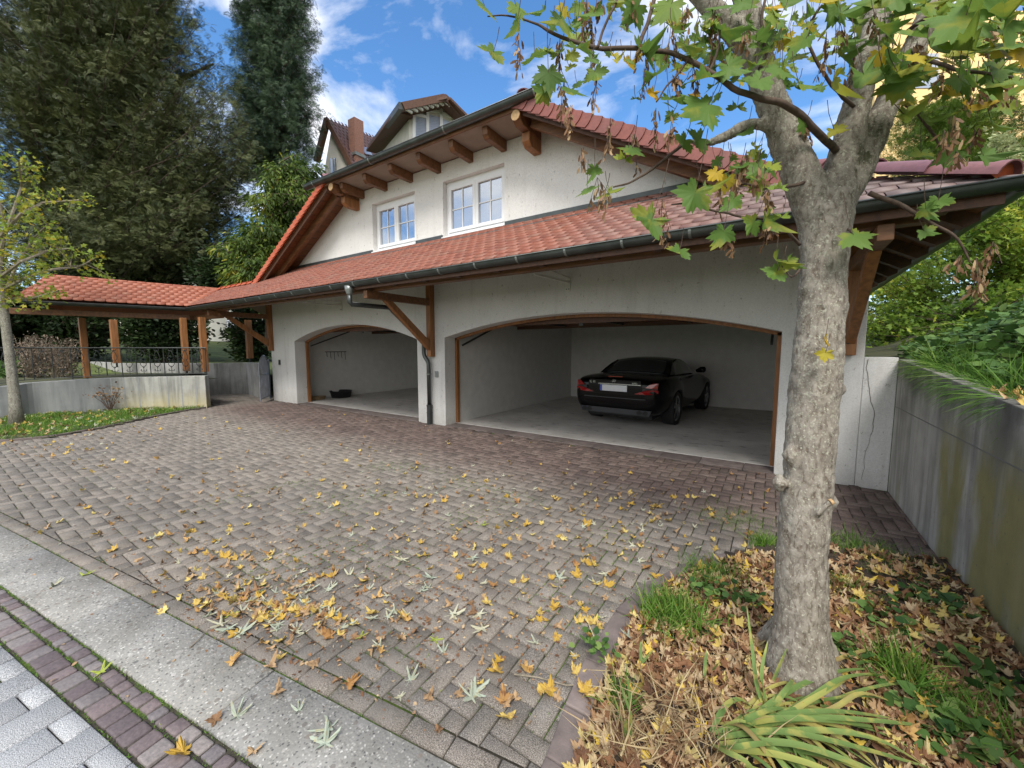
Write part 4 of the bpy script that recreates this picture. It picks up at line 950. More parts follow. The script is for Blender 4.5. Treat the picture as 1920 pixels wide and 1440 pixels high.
# ================================================================== WALKWAY ROOF (pavilion)
PV = empty('covered_walkway', (-13.6, 2.8, .7), 'wooden walkway on brown posts under an orange tiled roof, left of the garage', 'walkway')
EA, EB = Vector((XL, EY, 2.50)), Vector((-13.62, 1.28, 2.50)); RA, RB = Vector((-13.60, 5.03, 3.13)), Vector((-14.52, 1.87, 3.08))
ue = (EB - EA).normalized(); nrm = ue.cross(RA - EA).normalized(); nrm = nrm if nrm.z > 0 else -nrm; se = nrm.cross(ue); se = se if se.z > 0 else -se
hA = (RB - EB); hn = Vector((hA.y, -hA.x, 0)).normalized(); hn = hn if hn.dot(Vector((0, -1, 0))) > 0 else -hn
wn_ = Vector((se.x, se.y, 0)).normalized(); rd_ = (RB - RA); rn = Vector((-rd_.y, rd_.x, 0)).normalized(); rn = rn if rn.dot(wn_) > 0 else -rn
o_ = EA - ue * 1.6
tiles('roof_tiles', o_ + Vector((0, 0, .05)), ue, se, (EB - EA).length + 3.6, (RB - EB).length + .3, M['tile_p'], PV, bis=[(vc, -valn), (EB, hn), (RA, rn)], expo=.14)
b = MB(); quad(b, [EA + se * .03, EB + se * .03, RB, RA], .03); back = [RA, RB, RB + Vector((-1.0, .35, -.62)), RA + Vector((-1.0, .6, -.62))]
b.build('roof_boards', M['wood_d'], PV); b = MB(); quad(b, back, .04); quad(b, [EB, RB, RB + Vector((-1.0, .35, -.62))], .03); b.build('rear_slope', M['tile_p'], PV)
ridge_row(RB + Vector((0, 0, .03)), RA + Vector((0, 0, .03)), 'ridge_tiles', PV, 'tile_p', l=.36, r0=.08)
ridge_row(EB + Vector((0, 0, .08)), RB + Vector((0, 0, .04)), 'ridge_tiles', PV, 'tile_p', l=.36, r0=.05)
b = MB(); b.beam(EA + Vector((-.28, .1, -.19)) - ue * -.0, EB + Vector((-.30, -.35, -.20)) + Vector((.0, .25, 0)), .11, .13); b.beam(EA + Vector((-.30, .25, -.19)), EA + Vector((1.15, .32, -.19)), .10, .12); b.build('front_beam', M['wood_h'], PV, bevel=.008)
b = MB(); b.beam(EA + Vector((-1.35, .9, -.13)), EB + Vector((-1.35, .5, -.13)), .10, .12); b.build('rear_beam', M['wood_h'], PV, bevel=.008)
def post(pxb, pyb, pyt, d, w_=.125, foot=True, ztop_=2.26):
    p = PD(pxb, pyb, d); b = MB(); b.box(p.x - w_ / 2, p.x + w_ / 2, p.y - w_ / 2, p.y + w_ / 2, p.z, ztop_)
    o = b.build('post', M['wood'], PV, bevel=.008)
    if foot: b = MB(); b.box(p.x - .02, p.x + .02, p.y - .02, p.y + .02, p.z - .12, p.z); b.box(p.x - .04, p.x + .04, p.y - .04, p.y + .04, p.z - .12, p.z - .11); b.build('post_foot', M['iron'], o)
post(164, 708, 590, 10.42, .13, ztop_=2.27); post(350, 696, 592, 10.25, .125); post(385, 697, 594, 10.1, .13)
post(219, 681, 590, 12.2, .16, ztop_=2.35); post(469, 672, 598, 12.4, .15, ztop_=2.35)
# ---- railing with scrolls along the wall
rl = empty('railing', (-13.2, 2.4, .8), 'black wrought iron railing with scroll ornaments on the low concrete wall', 'railing')
RP = [p + Vector((0, 0, 0)) for p in WP if p.y > -1.5]
offs = []
for i, p in enumerate(RP):
    d = (RP[min(i + 1, len(RP) - 1)] - RP[max(i - 1, 0)]); d.z = 0; d.normalize(); offs.append(p + Vector((-d.y, d.x, 0)) * .18)
def topz(p): return 1.50 - .0 * p.y
b = MB(); b.tube([Vector((p.x, p.y, 1.50)) for p in offs], .016, 6); b.tube([Vector((p.x, p.y, p.z + .06)) for p in offs], .008, 6); b.build('rail', M['iron'], rl)
# equal steps along the path
seg = [0]; 
for i in range(1, len(offs)): seg.append(seg[-1] + (Vector(offs[i].xy) - Vector(offs[i - 1].xy)).length)
def at(s_):
    for i in range(1, len(offs)):
        if seg[i] >= s_: t = (s_ - seg[i - 1]) / (seg[i] - seg[i - 1] + 1e-9); return offs[i - 1].lerp(offs[i], t), (offs[i] - offs[i - 1]).normalized()
    return offs[-1], (offs[-1] - offs[-2]).normalized()
bars = MB(); scr = MB(); s_ = seg[-1] - .02; k = 0; stp = .145
while s_ > 0:
    p, d = at(s_); d.z = 0; z0 = p.z + (.0 if k % 6 == 0 else .06)
    if k % 2 == 0: bars.tube([(p.x, p.y, z0), (p.x, p.y, 1.5)], .011, 5)
    else:
        zb = p.z + .06; bars.tube([(p.x, p.y, zb), (p.x, p.y, zb + .2)], .006, 5); P_ = Vector((p.x, p.y, 0))
        for sg in (-1, 1):
            L1 = [(0, zb + .09), (.03, zb + .075), (.055, zb + .085), (.06, zb + .11), (.045, zb + .12)]; scr.tube([P_ + d * sg * a + Vector((0, 0, z)) for a, z in L1], .008, 4)
            L2 = [(0, zb + .16), (.05, zb + .22)]; scr.tube([P_ + d * sg * a + Vector((0, 0, z)) for a, z in L2], .008, 4)
            L3 = [(.0, 1.5 - .07), (.025, 1.5 - .10), (.06, 1.5 - .22), (.055, 1.5 - .27), (.02, 1.5 - .30), (.035, 1.5 - .33), (.06, 1.5 - .38), (.055, 1.5 - .42)]; scr.tube([P_ + d * sg * a + Vector((0, 0, z)) for a, z in L3], .008, 4)
            L4 = [(.05, 1.47), (.045, 1.44), (.02, 1.43), (0, 1.44)]; scr.tube([P_ + d * sg * a + Vector((0, 0, z)) for a, z in L4], .008, 4)
    s_ -= stp; k += 1
bars.build('bars', M['iron'], rl); scr.build('scrolls', M['iron'], rl)
# ---- garden gate
gt = empty('garden_gate', (-12.1, 5.6, 0), 'grey metal garden gate with arched top standing open beside the garage corner', 'gate')
ga_, gb_ = PD(506, 744, 11.5), PD(489, 751, 10.75); ga_.z = .02; gb_.z = .02; dg = (gb_ - ga_); w_ = dg.length; dg.normalize()
b = MB()
def gp(t, z): return ga_ + dg * (w_ * t) + Vector((0, 0, z))
def gtop(t): return 1.02 + .25 * sin(pi * t) ** .8
b.tube([gp(0, 0.03), gp(0, gtop(0))] , .018, 6); b.tube([gp(1, .03), gp(1, gtop(1))], .018, 6); b.tube([gp(t, gtop(t)) for t in np.linspace(0, 1, 13)], .016, 6); b.tube([gp(0, .1), gp(1, .1)], .016, 6); b.tube([gp(0, .75), gp(1, .75)], .014, 6)
b.build('gate_frame', M['gatemetal'], gt); b = MB()
for t in np.linspace(.09, .91, 10): b.tube([gp(t, .1), gp(t, gtop(t))], .012, 5)
b.build('gate_bars', M['gatemetal'], gt)
b = MB(); c_ = gp(.9, .82); b.box(c_.x - .05, c_.x + .05, c_.y - .03, c_.y + .03, c_.z - .08, c_.z + .08); b.build('lock', M['zinc_l'], gt)
b = MB(); b.tube([gp(-.06, 0), gp(-.06, 1.15)], .025, 8); b.build('gate_post', M['gatemetal'], gt)
# ================================================================== CAR
CAR = empty('parked_car', (-2.53, 7.20, .012), 'black two-seat convertible with its hardtop on, parked nose-in in the right garage', 'car')
CAR.rotation_euler = (0, 0, R(-4.0)); LOCALS.add(CAR.name)
# stations: y, z bottom, w bottom, z mid, w mid, z shoulder, w shoulder, z crown
ST = [(0.0, .40, .58, .56, .70, .80, .62, .83), (.03, .34, .66, .56, .77, .86, .68, .885), (.10, .27, .74, .56, .84, .895, .73, .935), (.24, .24, .79, .58, .88, .92, .77, .965), (.45, .23, .81, .60, .90, .935, .79, .985),
      (.60, .23, .82, .61, .905, .94, .795, .99), (.66, .44, .83, .62, .91, .94, .80, .99), (.76, .60, .84, .66, .912, .94, .80, .99), (.96, .67, .85, .70, .915, .94, .80, .99), (1.16, .60, .84, .66, .912, .94, .80, .985), (1.27, .44, .83, .62, .908, .935, .79, .98), (1.34, .22, .82, .60, .90, .93, .785, .975),
      (1.9, .20, .82, .58, .895, .92, .78, .96), (2.6, .20, .82, .56, .89, .905, .775, .94), (3.05, .21, .82, .56, .89, .89, .765, .93), (3.16, .44, .83, .60, .90, .88, .76, .925), (3.27, .60, .84, .66, .905, .87, .755, .915), (3.49, .67, .84, .69, .905, .85, .74, .90), (3.70, .60, .83, .65, .90, .83, .72, .88), (3.80, .44, .82, .60, .89, .81, .70, .865), (3.87, .24, .80, .56, .88, .79, .68, .85), (4.2, .22, .74, .52, .80, .70, .60, .77), (4.42, .24, .62, .48, .66, .60, .50, .66), (4.52, .30, .44, .45, .48, .54, .36, .58)]
def ring(s):
    y, zb, wb, zm, wm, zs, ws, zt = s
    half = [(0, zb), (wb * .8, zb), (wb, zb + .03), ((wb + wm) / 2 + .015, (zb + zm) / 2), (wm, zm), (wm - .005, zm + (zs - zm) * .45), (ws + .045, zs - .03), (ws, zs), (ws * .6, zs + (zt - zs) * .75), (0, zt)]
    return [(x, y, z) for x, z in half] + [(-x, y, z) for x, z in half[-2:0:-1]]
b = MB(); rs = [ring(s) for s in ST]; q = len(rs[0])
for r_ in rs: b.v += r_; b.r += [.5] * q
for i in range(len(rs) - 1):
    for j in range(q): b.f.append((i * q + j, i * q + (j + 1) % q, (i + 1) * q + (j + 1) % q, (i + 1) * q + j))
b.f.append(tuple(range(q))); b.f.append(tuple((len(rs) - 1) * q + j for j in range(q))[::-1])
body = b.build('body', M['paint'], CAR, smooth=True); sm = body.modifiers.new('subsurf', 'SUBSURF'); sm.levels = sm.render_levels = 2
b = MB(); b.box(-.62, .62, .3, 4.1, .16, .60); b.build('underbody', M['rubber'], CAR)
# hardtop, glass
def patch(name, rows_, mat, parent, thick=.012, sub=2):
    b = MB(); m = len(rows_[0])
    for r_ in rows_: b.v += r_; b.r += [.5] * m
    for i in range(len(rows_) - 1):
        for j in range(m - 1): b.f.append((i * m + j, i * m + j + 1, (i + 1) * m + j + 1, (i + 1) * m + j))
    o = b.build(name, mat, parent, smooth=True); s_ = o.modifiers.new('s', 'SUBSURF'); s_.levels = s_.render_levels = sub; so_ = o.modifiers.new('t', 'SOLIDIFY'); so_.thickness = thick; return o
RF = [(.95, .735, .955, .985), (1.18, .70, 1.05, 1.085), (1.42, .63, 1.18, 1.215), (1.62, .585, 1.235, 1.275), (1.95, .565, 1.255, 1.30), (2.25, .57, 1.235, 1.285), (2.45, .585, 1.20, 1.25)]
def arcrow(y, w_, z0, z1, a=-1, c_=1, n=8): return [(w_ * t, y, z1 - (z1 - z0) * abs(t) ** 2.4) for t in np.linspace(a, c_, n)]
patch('hardtop', [arcrow(*r_) for r_ in RF], M['paint'], CAR)
patch('rear_window', [arcrow(y - .012, w_ * .83, z0 + .018, z1 + .012) for y, w_, z0, z1 in RF[:1] + RF[1:3] + [(1.47, .615, 1.19, 1.235)]], M['cargl'], CAR)
patch('windscreen', [arcrow(2.45, .585, 1.20, 1.25), arcrow(2.75, .64, 1.07, 1.12), arcrow(3.08, .70, .91, .96)], M['cargl'], CAR)
for s_ in (-1, 1):
    SD = [(s_ * .745, 1.25, .95), (s_ * .75, 1.9, .945), (s_ * .745, 2.5, .93), (s_ * .72, 3.02, .915)]; TP = [(s_ * .635, 1.45, 1.17), (s_ * .575, 1.95, 1.245), (s_ * .59, 2.42, 1.20), (s_ * .70, 3.0, .935)]
    b = MB(); b.v = SD + TP; b.r = [.5] * 8; b.f = [(0, 1, 5, 4), (1, 2, 6, 5), (2, 3, 7, 6)]; o = b.build('side_window', M['cargl'], CAR); t = o.modifiers.new('t', 'SOLIDIFY'); t.thickness = .01
    b = MB(); b.v = [(s_ * .735, .97, .962), (s_ * .748, 1.27, .955), (s_ * .638, 1.46, 1.175), (s_ * .60, 1.60, 1.235), (s_ * .645, 1.35, 1.16), (s_ * .70, 1.15, 1.06)]; b.r = [.5] * 6; b.f = [(0, 1, 2, 3, 4, 5)]; o = b.build('roof_pillar', M['paint'], CAR); t = o.modifiers.new('t', 'SOLIDIFY'); t.thickness = .012
    # mirror
    b = MB(); b.tube([(s_ * .80, 2.72, .97), (s_ * .90, 2.70, 1.0), (s_ * .97, 2.70, 1.0), (s_ * 1.0, 2.70, 1.0)], [.03, .065, .07, .04], 10); b.build('wing_mirror', M['paint'], CAR, smooth=True)
    # tail lamp: lower wedge and upper wedge wrapping round the corner
    def lamp(poly, off, mat, name):
        b = MB(); V1 = []; 
        for x, z in poly:
            yy = .0 + .45 * max(0, x - .60) ** 1.4 * 1.9 - .012 + max(0, z - .80) * .25
            V1.append((s_ * x, yy - off, z))
        V2 = [(x, y + .05, z) for x, y, z in V1]; n = len(poly); b.add(V1 + V2, [tuple(range(n)), tuple(range(2 * n - 1, n - 1, -1))] + [(i, i + n, (i + 1) % n + n, (i + 1) % n) for i in range(n)]); return b.build(name, mat, CAR)
    tl = lamp([(.40, .655), (.60, .655), (.72, .66), (.80, .68), (.80, .735), (.72, .74), (.62, .735), (.52, .70)], .018, M['tail'], 'tail_lamp')
    lamp([(.60, .78), (.70, .765), (.79, .76), (.79, .86), (.73, .865), (.66, .83)], .016, M['tail'], 'tail_lamp')
    lamp([(.54, .713), (.63, .742), (.79, .744), (.79, .755), (.70, .76), (.56, .775)], .014, M['cargap'], 'lamp_insert')
    # wheels
    for y in (.97, 3.48):
        t_ = empty('wh', (0, 0, 0), None, None); C.objects.unlink(t_); bpy.data.objects.remove(t_)
        b = MB(); x0, x1 = s_ * .66, s_ * .895; n = 36; pr_ = [(x0, .24), (x0, .31), (x0 + s_ * .02, .325), (x1 - s_ * .025, .325), (x1, .305), (x1, .255), (x1 - s_ * .03, .245)]; V = []
        for x_, r_ in pr_:
            for j in range(n): a = 2 * pi * j / n; V.append((x_, y + r_ * cos(a), .325 + r_ * sin(a)))
        b.add(V, [(i * n + j, i * n + (j + 1) % n, (i + 1) * n + (j + 1) % n, (i + 1) * n + j) for i in range(len(pr_) - 1) for j in range(n)]); ty = b.build('wheel', M['rubber'], CAR, smooth=True)
        b = MB(); xf = x1 - s_ * .02; V = []
        for x_, r_ in ((xf, .245), (xf - s_ * .01, .222), (xf - s_ * .09, .215), (xf - s_ * .10, .0001)):
            for j in range(n): a = 2 * pi * j / n; V.append((x_, y + r_ * cos(a), .325 + r_ * sin(a)))
        b.add(V, [(i * n + j, i * n + (j + 1) % n, (i + 1) * n + (j + 1) % n, (i + 1) * n + j) for i in range(2) for j in range(n)])
        for k in range(5):
            a = 2 * pi * k / 5 + .3; ca_, sa_ = cos(a), sin(a)
            P0 = Vector((xf - s_ * .02, y + .03 * ca_, .325 + .03 * sa_)); P1 = Vector((xf - s_ * .012, y + .228 * ca_, .325 + .228 * sa_)); b.beam(P0, P1, .05, .02, (1, 0, 0))
        b.tube([(xf - s_ * .04, y, .325), (xf - s_ * .006, y, .325)], .05, 14); b.build('rim', M['alloy'], ty)
        b = MB(); b.tube([(xf - s_ * .10, y, .325), (xf - s_ * .07, y, .325)], .16, 24); b.build('brake_disc', M['cargap'], ty)
b = MB(); b.box(-.265, .265, -.030, -.018, .685, .80); pn = b.build('number_plate', M['platewhite'], CAR, bevel=.003)
b = MB(); b.box(-.262, -.222, -.0325, -.0305, .688, .797); b.build('plate_band', M['plateblue'], pn)
b = MB(); b.prism([(-.56, .60), (.56, .60), (.50, .90), (-.50, .90)], 'y', -.008, .03); b.build('boot_panel', M['paint'], CAR, bevel=.01)
b = MB(); b.box(-.30, .52, -.03, -.008, .812, .824); b.build('boot_handle_strip', M['chrome'], CAR)
b = MB(); b.prism([(-.70, .36), (.70, .36), (.66, .26), (-.66, .26)], 'y', .015, .06); b.build('diffuser', M['cargap'], CAR)
b = MB(); b.box(-.60, .60, -.022, .02, .555, .567); b.build('bumper_crease', M['cargap'], CAR)
for x in (-.60, -.49, .49, .60):
    b = MB(); b.tube([(x, -.01, .315), (x, .10, .315)], .042, 14, cap=False); ex = b.build('exhaust_pipe', M['alloy'], CAR); b = MB(); b.tube([(x, .012, .315), (x, .02, .315)], .039, 14); b.build('pipe_inside', M['rubber'], ex)
b = MB(); n_ = 20; b.tube([(.033 * cos(a), -.016, .872 + .033 * sin(a)) for a in np.linspace(0, 2 * pi, n_)], .004, 5, cap=False)
for a in (pi / 2, pi / 2 + 2.094, pi / 2 + 4.189): b.beam((0, -.016, .872), (.033 * cos(a), -.016, .872 + .033 * sin(a)), .006, .004, (0, 1, 0))
b.build('star_emblem', M['chrome'], CAR)
b = MB(); b.box(-.14, .14, .06, .10, .945, .958); b.build('brake_light', M['tail'], CAR)
def word(txt, x, z, h, y=-.0125):
    cu = bpy.data.curves.new('badge', 'FONT'); cu.body = txt; cu.size = h; cu.extrude = .001; cu.align_x = 'CENTER'
    t = bpy.data.objects.new('badge', cu); C.objects.link(t); dg_ = bpy.context.evaluated_depsgraph_get(); me = bpy.data.meshes.new_from_object(t.evaluated_get(dg_))
    C.objects.unlink(t); bpy.data.objects.remove(t); o = link('badge', me, M['chrome'], CAR); o.location = (x, y, z); o.rotation_euler = (pi / 2, 0, 0)
word('SL 55', -.43, .825, .055); word('AMG', .40, .83, .045)
# ================================================================== HOUSES
def house_wall(b, pts, top): pass
HA = PD(700, 330, 26); 
hA_ = empty('house', (HA.x, HA.y, 1), 'white house with a steep brown tiled roof, brick chimney and skylight behind the garage', 'house')
d = 27
def Q(px, py, dd): return PD(px, py, dd)
b = MB(); # gable end wall facing left-front
a0, a1, a2 = Q(608, 420, 27), Q(632, 250, 27.0), Q(700, 420, 26.0)
base = [(608, 470), (608, 322), (621, 243), (660, 325), (668, 470)]
P1 = [Q(x, y, 27.5) for x, y in base]; off = Vector((4.5, 6.5, 0)).normalized() * .3
b.add(P1 + [p + off for p in P1], [(0, 1, 2, 3, 4), (9, 8, 7, 6, 5)] + [(i, i + 5, (i + 1) % 5 + 5, (i + 1) % 5) for i in range(5)]); b.build('gable_wall', M['housewall'], hA_)
for px in (622, 628):
    b = MB(); c_ = Q(px, 311, 27.35); b.box(c_.x - .08, c_.x + .08, c_.y - .03, c_.y + .03, c_.z - .5, c_.z + .5); b.build('window', M['pane'], hA_)
# roof slope, from ridge (615,224)-(705,263) down to (655,310)...
r0, r1 = Q(614, 223, 27.2), Q(712, 262, 31); e0, e1 = Q(658, 326, 26.3), Q(790, 330, 29.5)
u_ = (r1 - r0).normalized(); e0 = r0 + (e0 - r0); nn = u_.cross(e0 - r0).normalized(); nn = nn if nn.z > 0 else -nn; s_ = nn.cross(u_); s_ = -s_ if s_.z > 0 else s_
dn = (e0 - r0).dot(s_); B1 = r0 + s_ * dn; B2 = B1 + u_ * 6.5; R2 = r0 + u_ * 6.5
b = MB(); quad(b, [r0, R2, B2, B1], .15); b.build('roof_boards', M['tile_b'], hA_)
tiles('roof', B1, u_, -s_, 6.5, dn, M['tile_b'], hA_, expo=.33, wid=.30, bis=[(r0, -u_), (R2, u_)])
ob = hA_.children[-1]
b = MB(); b.beam(r0 + Vector((-.15, 0, .05)), B1 + Vector((-.15, 0, .05)), .25, .3); P2 = [r0, r0 + Vector((-1.2, -.2, -2.6))]; b.beam(P2[0], P2[1], .35, .3); b.build('verge_board', M['wood_d'], hA_)
b = MB(); c_ = Q(668, 262, 27.6); b.box(c_.x - .36, c_.x + .36, c_.y - .36, c_.y + .36, c_.z - 1.9, Q(668, 228, 27.6).z); ch = b.build('chimney', M['brick'], hA_)
b = MB(); b.box(c_.x - .42, c_.x + .42, c_.y - .42, c_.y + .42, c_.z - 1.2, c_.z - 1.0); b.build('chimney_flashing', M['zinc_l'], ch)
sk = Q(687, 280, 27.2); 
def onplane(px, py, p0, n): r = Vector(ray(px, py)); c0 = Vector((0, 0, H)); return c0 + r * ((p0 - c0).dot(n) / r.dot(n))
sp = [onplane(x, y, r0 + nn * .12, nn) for x, y in ((677, 274), (690, 277), (699, 291), (685, 288))]
b = MB(); b.add(sp + [p - nn * .1 for p in sp], [(0, 1, 2, 3), (7, 6, 5, 4)] + [(i, i + 4, (i + 1) % 4 + 4, (i + 1) % 4) for i in range(4)]); b.build('skylight', M['pane'], hA_)
# dormer house with blue-white shutters
hB = empty('house', (Q(800, 300, 22).x, Q(800, 300, 22).y, 1), 'white house gable with pale blue shutters and dark wooden eaves above the garage roof', 'house')
dB = 21.0; 
def W_(px, py, dd=dB): return Q(px, py, dd)
# local frame: front gable plane facing the camera-right; side wall facing left
fpl = [(768, 345), (768, 222), (835, 196), (868, 232), (872, 345)]
fd = [dB + 0.0, dB, dB + .9, dB + 1.6, dB + 1.6]
FV = [W_(x, y, k) for (x, y), k in zip(fpl, fd)]
fn = (FV[0] - FV[1]).cross(FV[4] - FV[0]).normalized(); fn = fn if fn.dot(Vector((0, -1, 0))) > 0 else -fn
b = MB(); b.add(FV + [p - fn * .3 for p in FV], [(0, 1, 2, 3, 4), (9, 8, 7, 6, 5)] + [(i, i + 5, (i + 1) % 5 + 5, (i + 1) % 5) for i in range(5)]); b.build('front_wall', M['housewall'], hB)
SV = [W_(767, 345, dB - .05), W_(767, 224, dB - .05), W_(703, 300, dB + 5), W_(703, 345, dB + 5)]
b = MB(); sn_ = Vector((1, .6, 0)).normalized() * .25; b.add(SV + [p + sn_ for p in SV], [(0, 1, 2, 3), (7, 6, 5, 4)] + [(i, i + 4, (i + 1) % 4 + 4, (i + 1) % 4) for i in range(4)]); b.build('side_wall', M['housewall'], hB)
def onf(px, py, off=.05): return onplane(px, py, FV[0] + fn * off, fn)
for poly in ([(779, 219), (800, 224), (800, 262), (779, 262)], [(803, 214), (824, 220), (824, 255), (803, 262)], [(829, 223), (843, 229), (843, 245), (829, 250)]):
    P = [onf(x, y, .10) for x, y in poly]; b = MB(); b.add(P + [p - fn * .08 for p in P], [(0, 1, 2, 3), (7, 6, 5, 4)] + [(i, i + 4, (i + 1) % 4 + 4, (i + 1) % 4) for i in range(4)]); sh = b.build('shutter', M['shutter'], hB)
    b = MB()
    for k in range(14):
        t = (k + .5) / 14; p, q = P[0].lerp(P[3], t), P[1].lerp(P[2], t); b.beam(p + fn * .02, q + fn * .02, .03, .05)
    b.build('slats', M['shutter'], sh)
for (x0, y0), (x1, y1) in (((776, 216), (776, 265)), ((801.5, 204), (801.5, 262)), ((827, 200), (827, 255)), ((776, 214), (802, 221)), ((802, 205), (828, 212)), ((826, 212), (858, 222))):
    b = MB(); b.beam(onf(x0, y0, .13), onf(x1, y1, .13), .16, .12, tuple(fn)); b.build('window_frame', M['white'], hB)
for poly in ([(787, 209), (799, 205), (799, 212), (790, 213)], [(811, 203), (821, 199), (821, 207), (814, 207)], [(830, 207), (841, 216), (831, 216)]):
    P = [onf(x, y, .14) for x, y in poly]; n = len(P); b = MB(); b.add(P, [tuple(range(n))]); b.build('pane', M['pane'], hB)
def rfq(pts, t, name, mat):
    b = MB(); P = [W_(*p) for p in pts]; quad(b, P, t); return b.build(name, mat, hB)
ap, le, re_ = (835, 176, dB - .1), (753, 194, dB - 1.4), (872, 212, dB + .9)
lb = (693, 275, dB + 5.2)
rfq([le, ap, (830, 176, dB + 7), lb], .22, 'roof', M['tile_b']); rfq([ap, re_, (900, 235, dB + 8), (830, 176, dB + 7)], .22, 'roof', M['tile_b'])
b = MB(); b.beam(W_(752, 198, dB - 1.45), W_(694, 277, dB + 5.1), .22, .3); b.build('gutter', M['zinc'], hB)
b = MB(); b.beam(W_(756, 199, dB - 1.45), W_(834, 183, dB - .2), .10, .34); b.beam(W_(835, 183, dB - .2), W_(869, 216, dB + .8), .10, .34); b.build('barge_board', M['wood_d'], hB)
b = MB(); b.beam(W_(764, 209, dB - .6), W_(834, 191, dB + .1), .9, .12); b.beam(W_(835, 191, dB + .1), W_(866, 222, dB + .9), .9, .12); b.beam(W_(758, 212, dB - .6), W_(700, 285, dB + 5), .9, .12); b.build('soffit', M['wood_d'], hB)
for k in range(12):
    t = (k + .5) / 12; p = W_(760, 207, dB - 1.2).lerp(W_(834, 189, dB), t / .62) if t < .62 else W_(835, 189, dB).lerp(W_(862, 214, dB + .9), (t - .62) / .38)
    b = MB(); b.box(p.x - .05, p.x + .05, p.y - .25, p.y + .25, p.z - .08, p.z + .03); b.build('rafter_end', M['whitepaint'], hB)
# white house behind the yew
p = Q(340, 520, 30); hC = empty('house', (p.x, p.y, 1), 'pale house with a white-framed window half hidden behind the dark conifers', 'house')
b = MB(); rdir = Vector(rt)
def fb(b, px0, px1, py0, py1, dd, th_, mat_=None):
    P = [Q(px0, py1, dd), Q(px1, py1, dd), Q(px1, py0, dd), Q(px0, py0, dd)]; nn_ = Vector((-fw[0], -fw[1], 0)).normalized() * th_; b.add(P + [q_ - nn_ for q_ in P], [(0, 1, 2, 3), (7, 6, 5, 4)] + [(i, i + 4, (i + 1) % 4 + 4, (i + 1) % 4) for i in range(4)])
fb(b, 225, 560, 455, 640, 30, 6); b.build('wall', M['housewall'], hC)
b = MB(); fb(b, 288, 350, 508, 540, 29.9, .05); wd = b.build('window', M['pane'], hC)
b = MB(); [fb(b, x0, x1, 506, 542, 29.85, .04) for x0, x1 in ((284, 289), (316, 323), (346, 351))]; b.build('frame', M['white'], wd)
b = MB(); fb(b, 425, 445, 600, 622, 29.9, .05); b.build('window', M['pane'], hC)
# yellow house at the right
p = Q(1780, 120, 30); hD = empty('house', (p.x, p.y, 1), 'yellow rendered house wall behind the clipped hedge at the upper right', 'house')
b = MB(); fb(b, 1640, 2100, 40, 420, 30, .5); b.build('wall', M['yellowwall'], hD)
b = MB(); fb(b, 1640, 2120, 20, 42, 29.9, .3); b.build('roof_edge', M['yellowwall'], hD)
b = MB(); fb(b, 1700, 1760, 100, 165, 29.95, .05); b.build('window', M['pane'], hD)
# ================================================================== TREES
def limb_noise(p, s, a): return Vector((noise.noise(p * s), noise.noise(p * s + Vector((9, 0, 0))), noise.noise(p * s + Vector((0, 7, 0))))) * a
def crown(name, parent, mat, tpl, n_br, per, axis, targets, size, sway=.3, droop=-.2, start=.25, gauss=.28, woodmat='twig', br_r=.03, along=True, bname='branch', up=.0):
    """branches from an axis polyline to target points; leaves/sprays on the outer part of each"""
    TV, TF = tpl; P = []; Dd = []; wb = MB()
    for k in range(n_br):
        tgt = targets(); tz = min(max(tgt.z - abs((tgt - axis[0]).xy.length) * random.uniform(.1, .6), axis[0].z), axis[-1].z)
        f = (tz - axis[0].z) / (axis[-1].z - axis[0].z + 1e-6); f *= len(axis) - 1; i = min(int(f), len(axis) - 2); a = axis[i].lerp(axis[i + 1], f - i)
        pts = []; m = 9; sw_ = Vector((random.gauss(0, sway), random.gauss(0, sway), random.uniform(0, sway)))
        for j in range(m): t = j / (m - 1); pts.append(a.lerp(tgt, t) + sw_ * sin(pi * t) + Vector((0, 0, up * t * t)) + limb_noise(a.lerp(tgt, t), 1.5, .15))
        L_ = (tgt - a).length
        wb.tube(pts, [br_r * (1 - .8 * j / (m - 1)) for j in range(m)], 4, cap=False)
        for _ in range(per):
            t = start + (1 - start) * random.random() ** .75; j = t * (m - 1); i2 = min(int(j), m - 2); c_ = pts[i2].lerp(pts[i2 + 1], j - i2); dr = (pts[i2 + 1] - pts[i2]).normalized()
            g = gauss * (.5 + .7 * (1 - t)); off = Vector((random.gauss(0, g), random.gauss(0, g), random.gauss(0, g * .7)))
            P.append(c_ + off); dd_ = dr * .7 + off.normalized() * .8 + Vector((0, 0, droop + random.gauss(0, .15))) + Vector((random.gauss(0, .3), random.gauss(0, .3), 0)); Dd.append(dd_)
    P = np.array([tuple(p) for p in P]); Dd = np.array([tuple(p) for p in Dd]); n = len(P)
    A = rotmats(n, dirs=Dd, scale=size * rng.uniform(.65, 1.3, n), upbias=1.2)
    cl = np.array([noise.noise(Vector(p) * 1.1) for p in P]); rr = np.clip(.45 + .5 * cl + rng.normal(0, .17, n), 0, 1)
    np_mesh(name, TV, TF, A, P, rr, M[mat], parent); return wb.build(bname, M[woodmat], parent)
def blob(specs):
    """specs: (px, py, dist, radius px x, radius px y, depth radius m, weight)"""
    ws = [s_[6] for s_ in specs]
    def f():
        px, py, dd, rx, ry, rz_, w_ = random.choices(specs, ws)[0]
        v = Vector((random.gauss(0, 1), random.gauss(0, 1), random.gauss(0, 1))).normalized() * (random.random() ** .28)
        if v.z > .3 and random.random() < .6: v.z = -v.z
        return PD(px + v.x * rx, py + v.y * ry, max(2, dd + v.z * rz_))
    return f
def trunk_obj(parent, pts, rad, mat='conbark', n=10):
    b = MB(); b.tube(pts, rad, n); return b.build('trunk', M[mat], parent, smooth=True)
def V3(px, py, d): return PD(px, py, d)
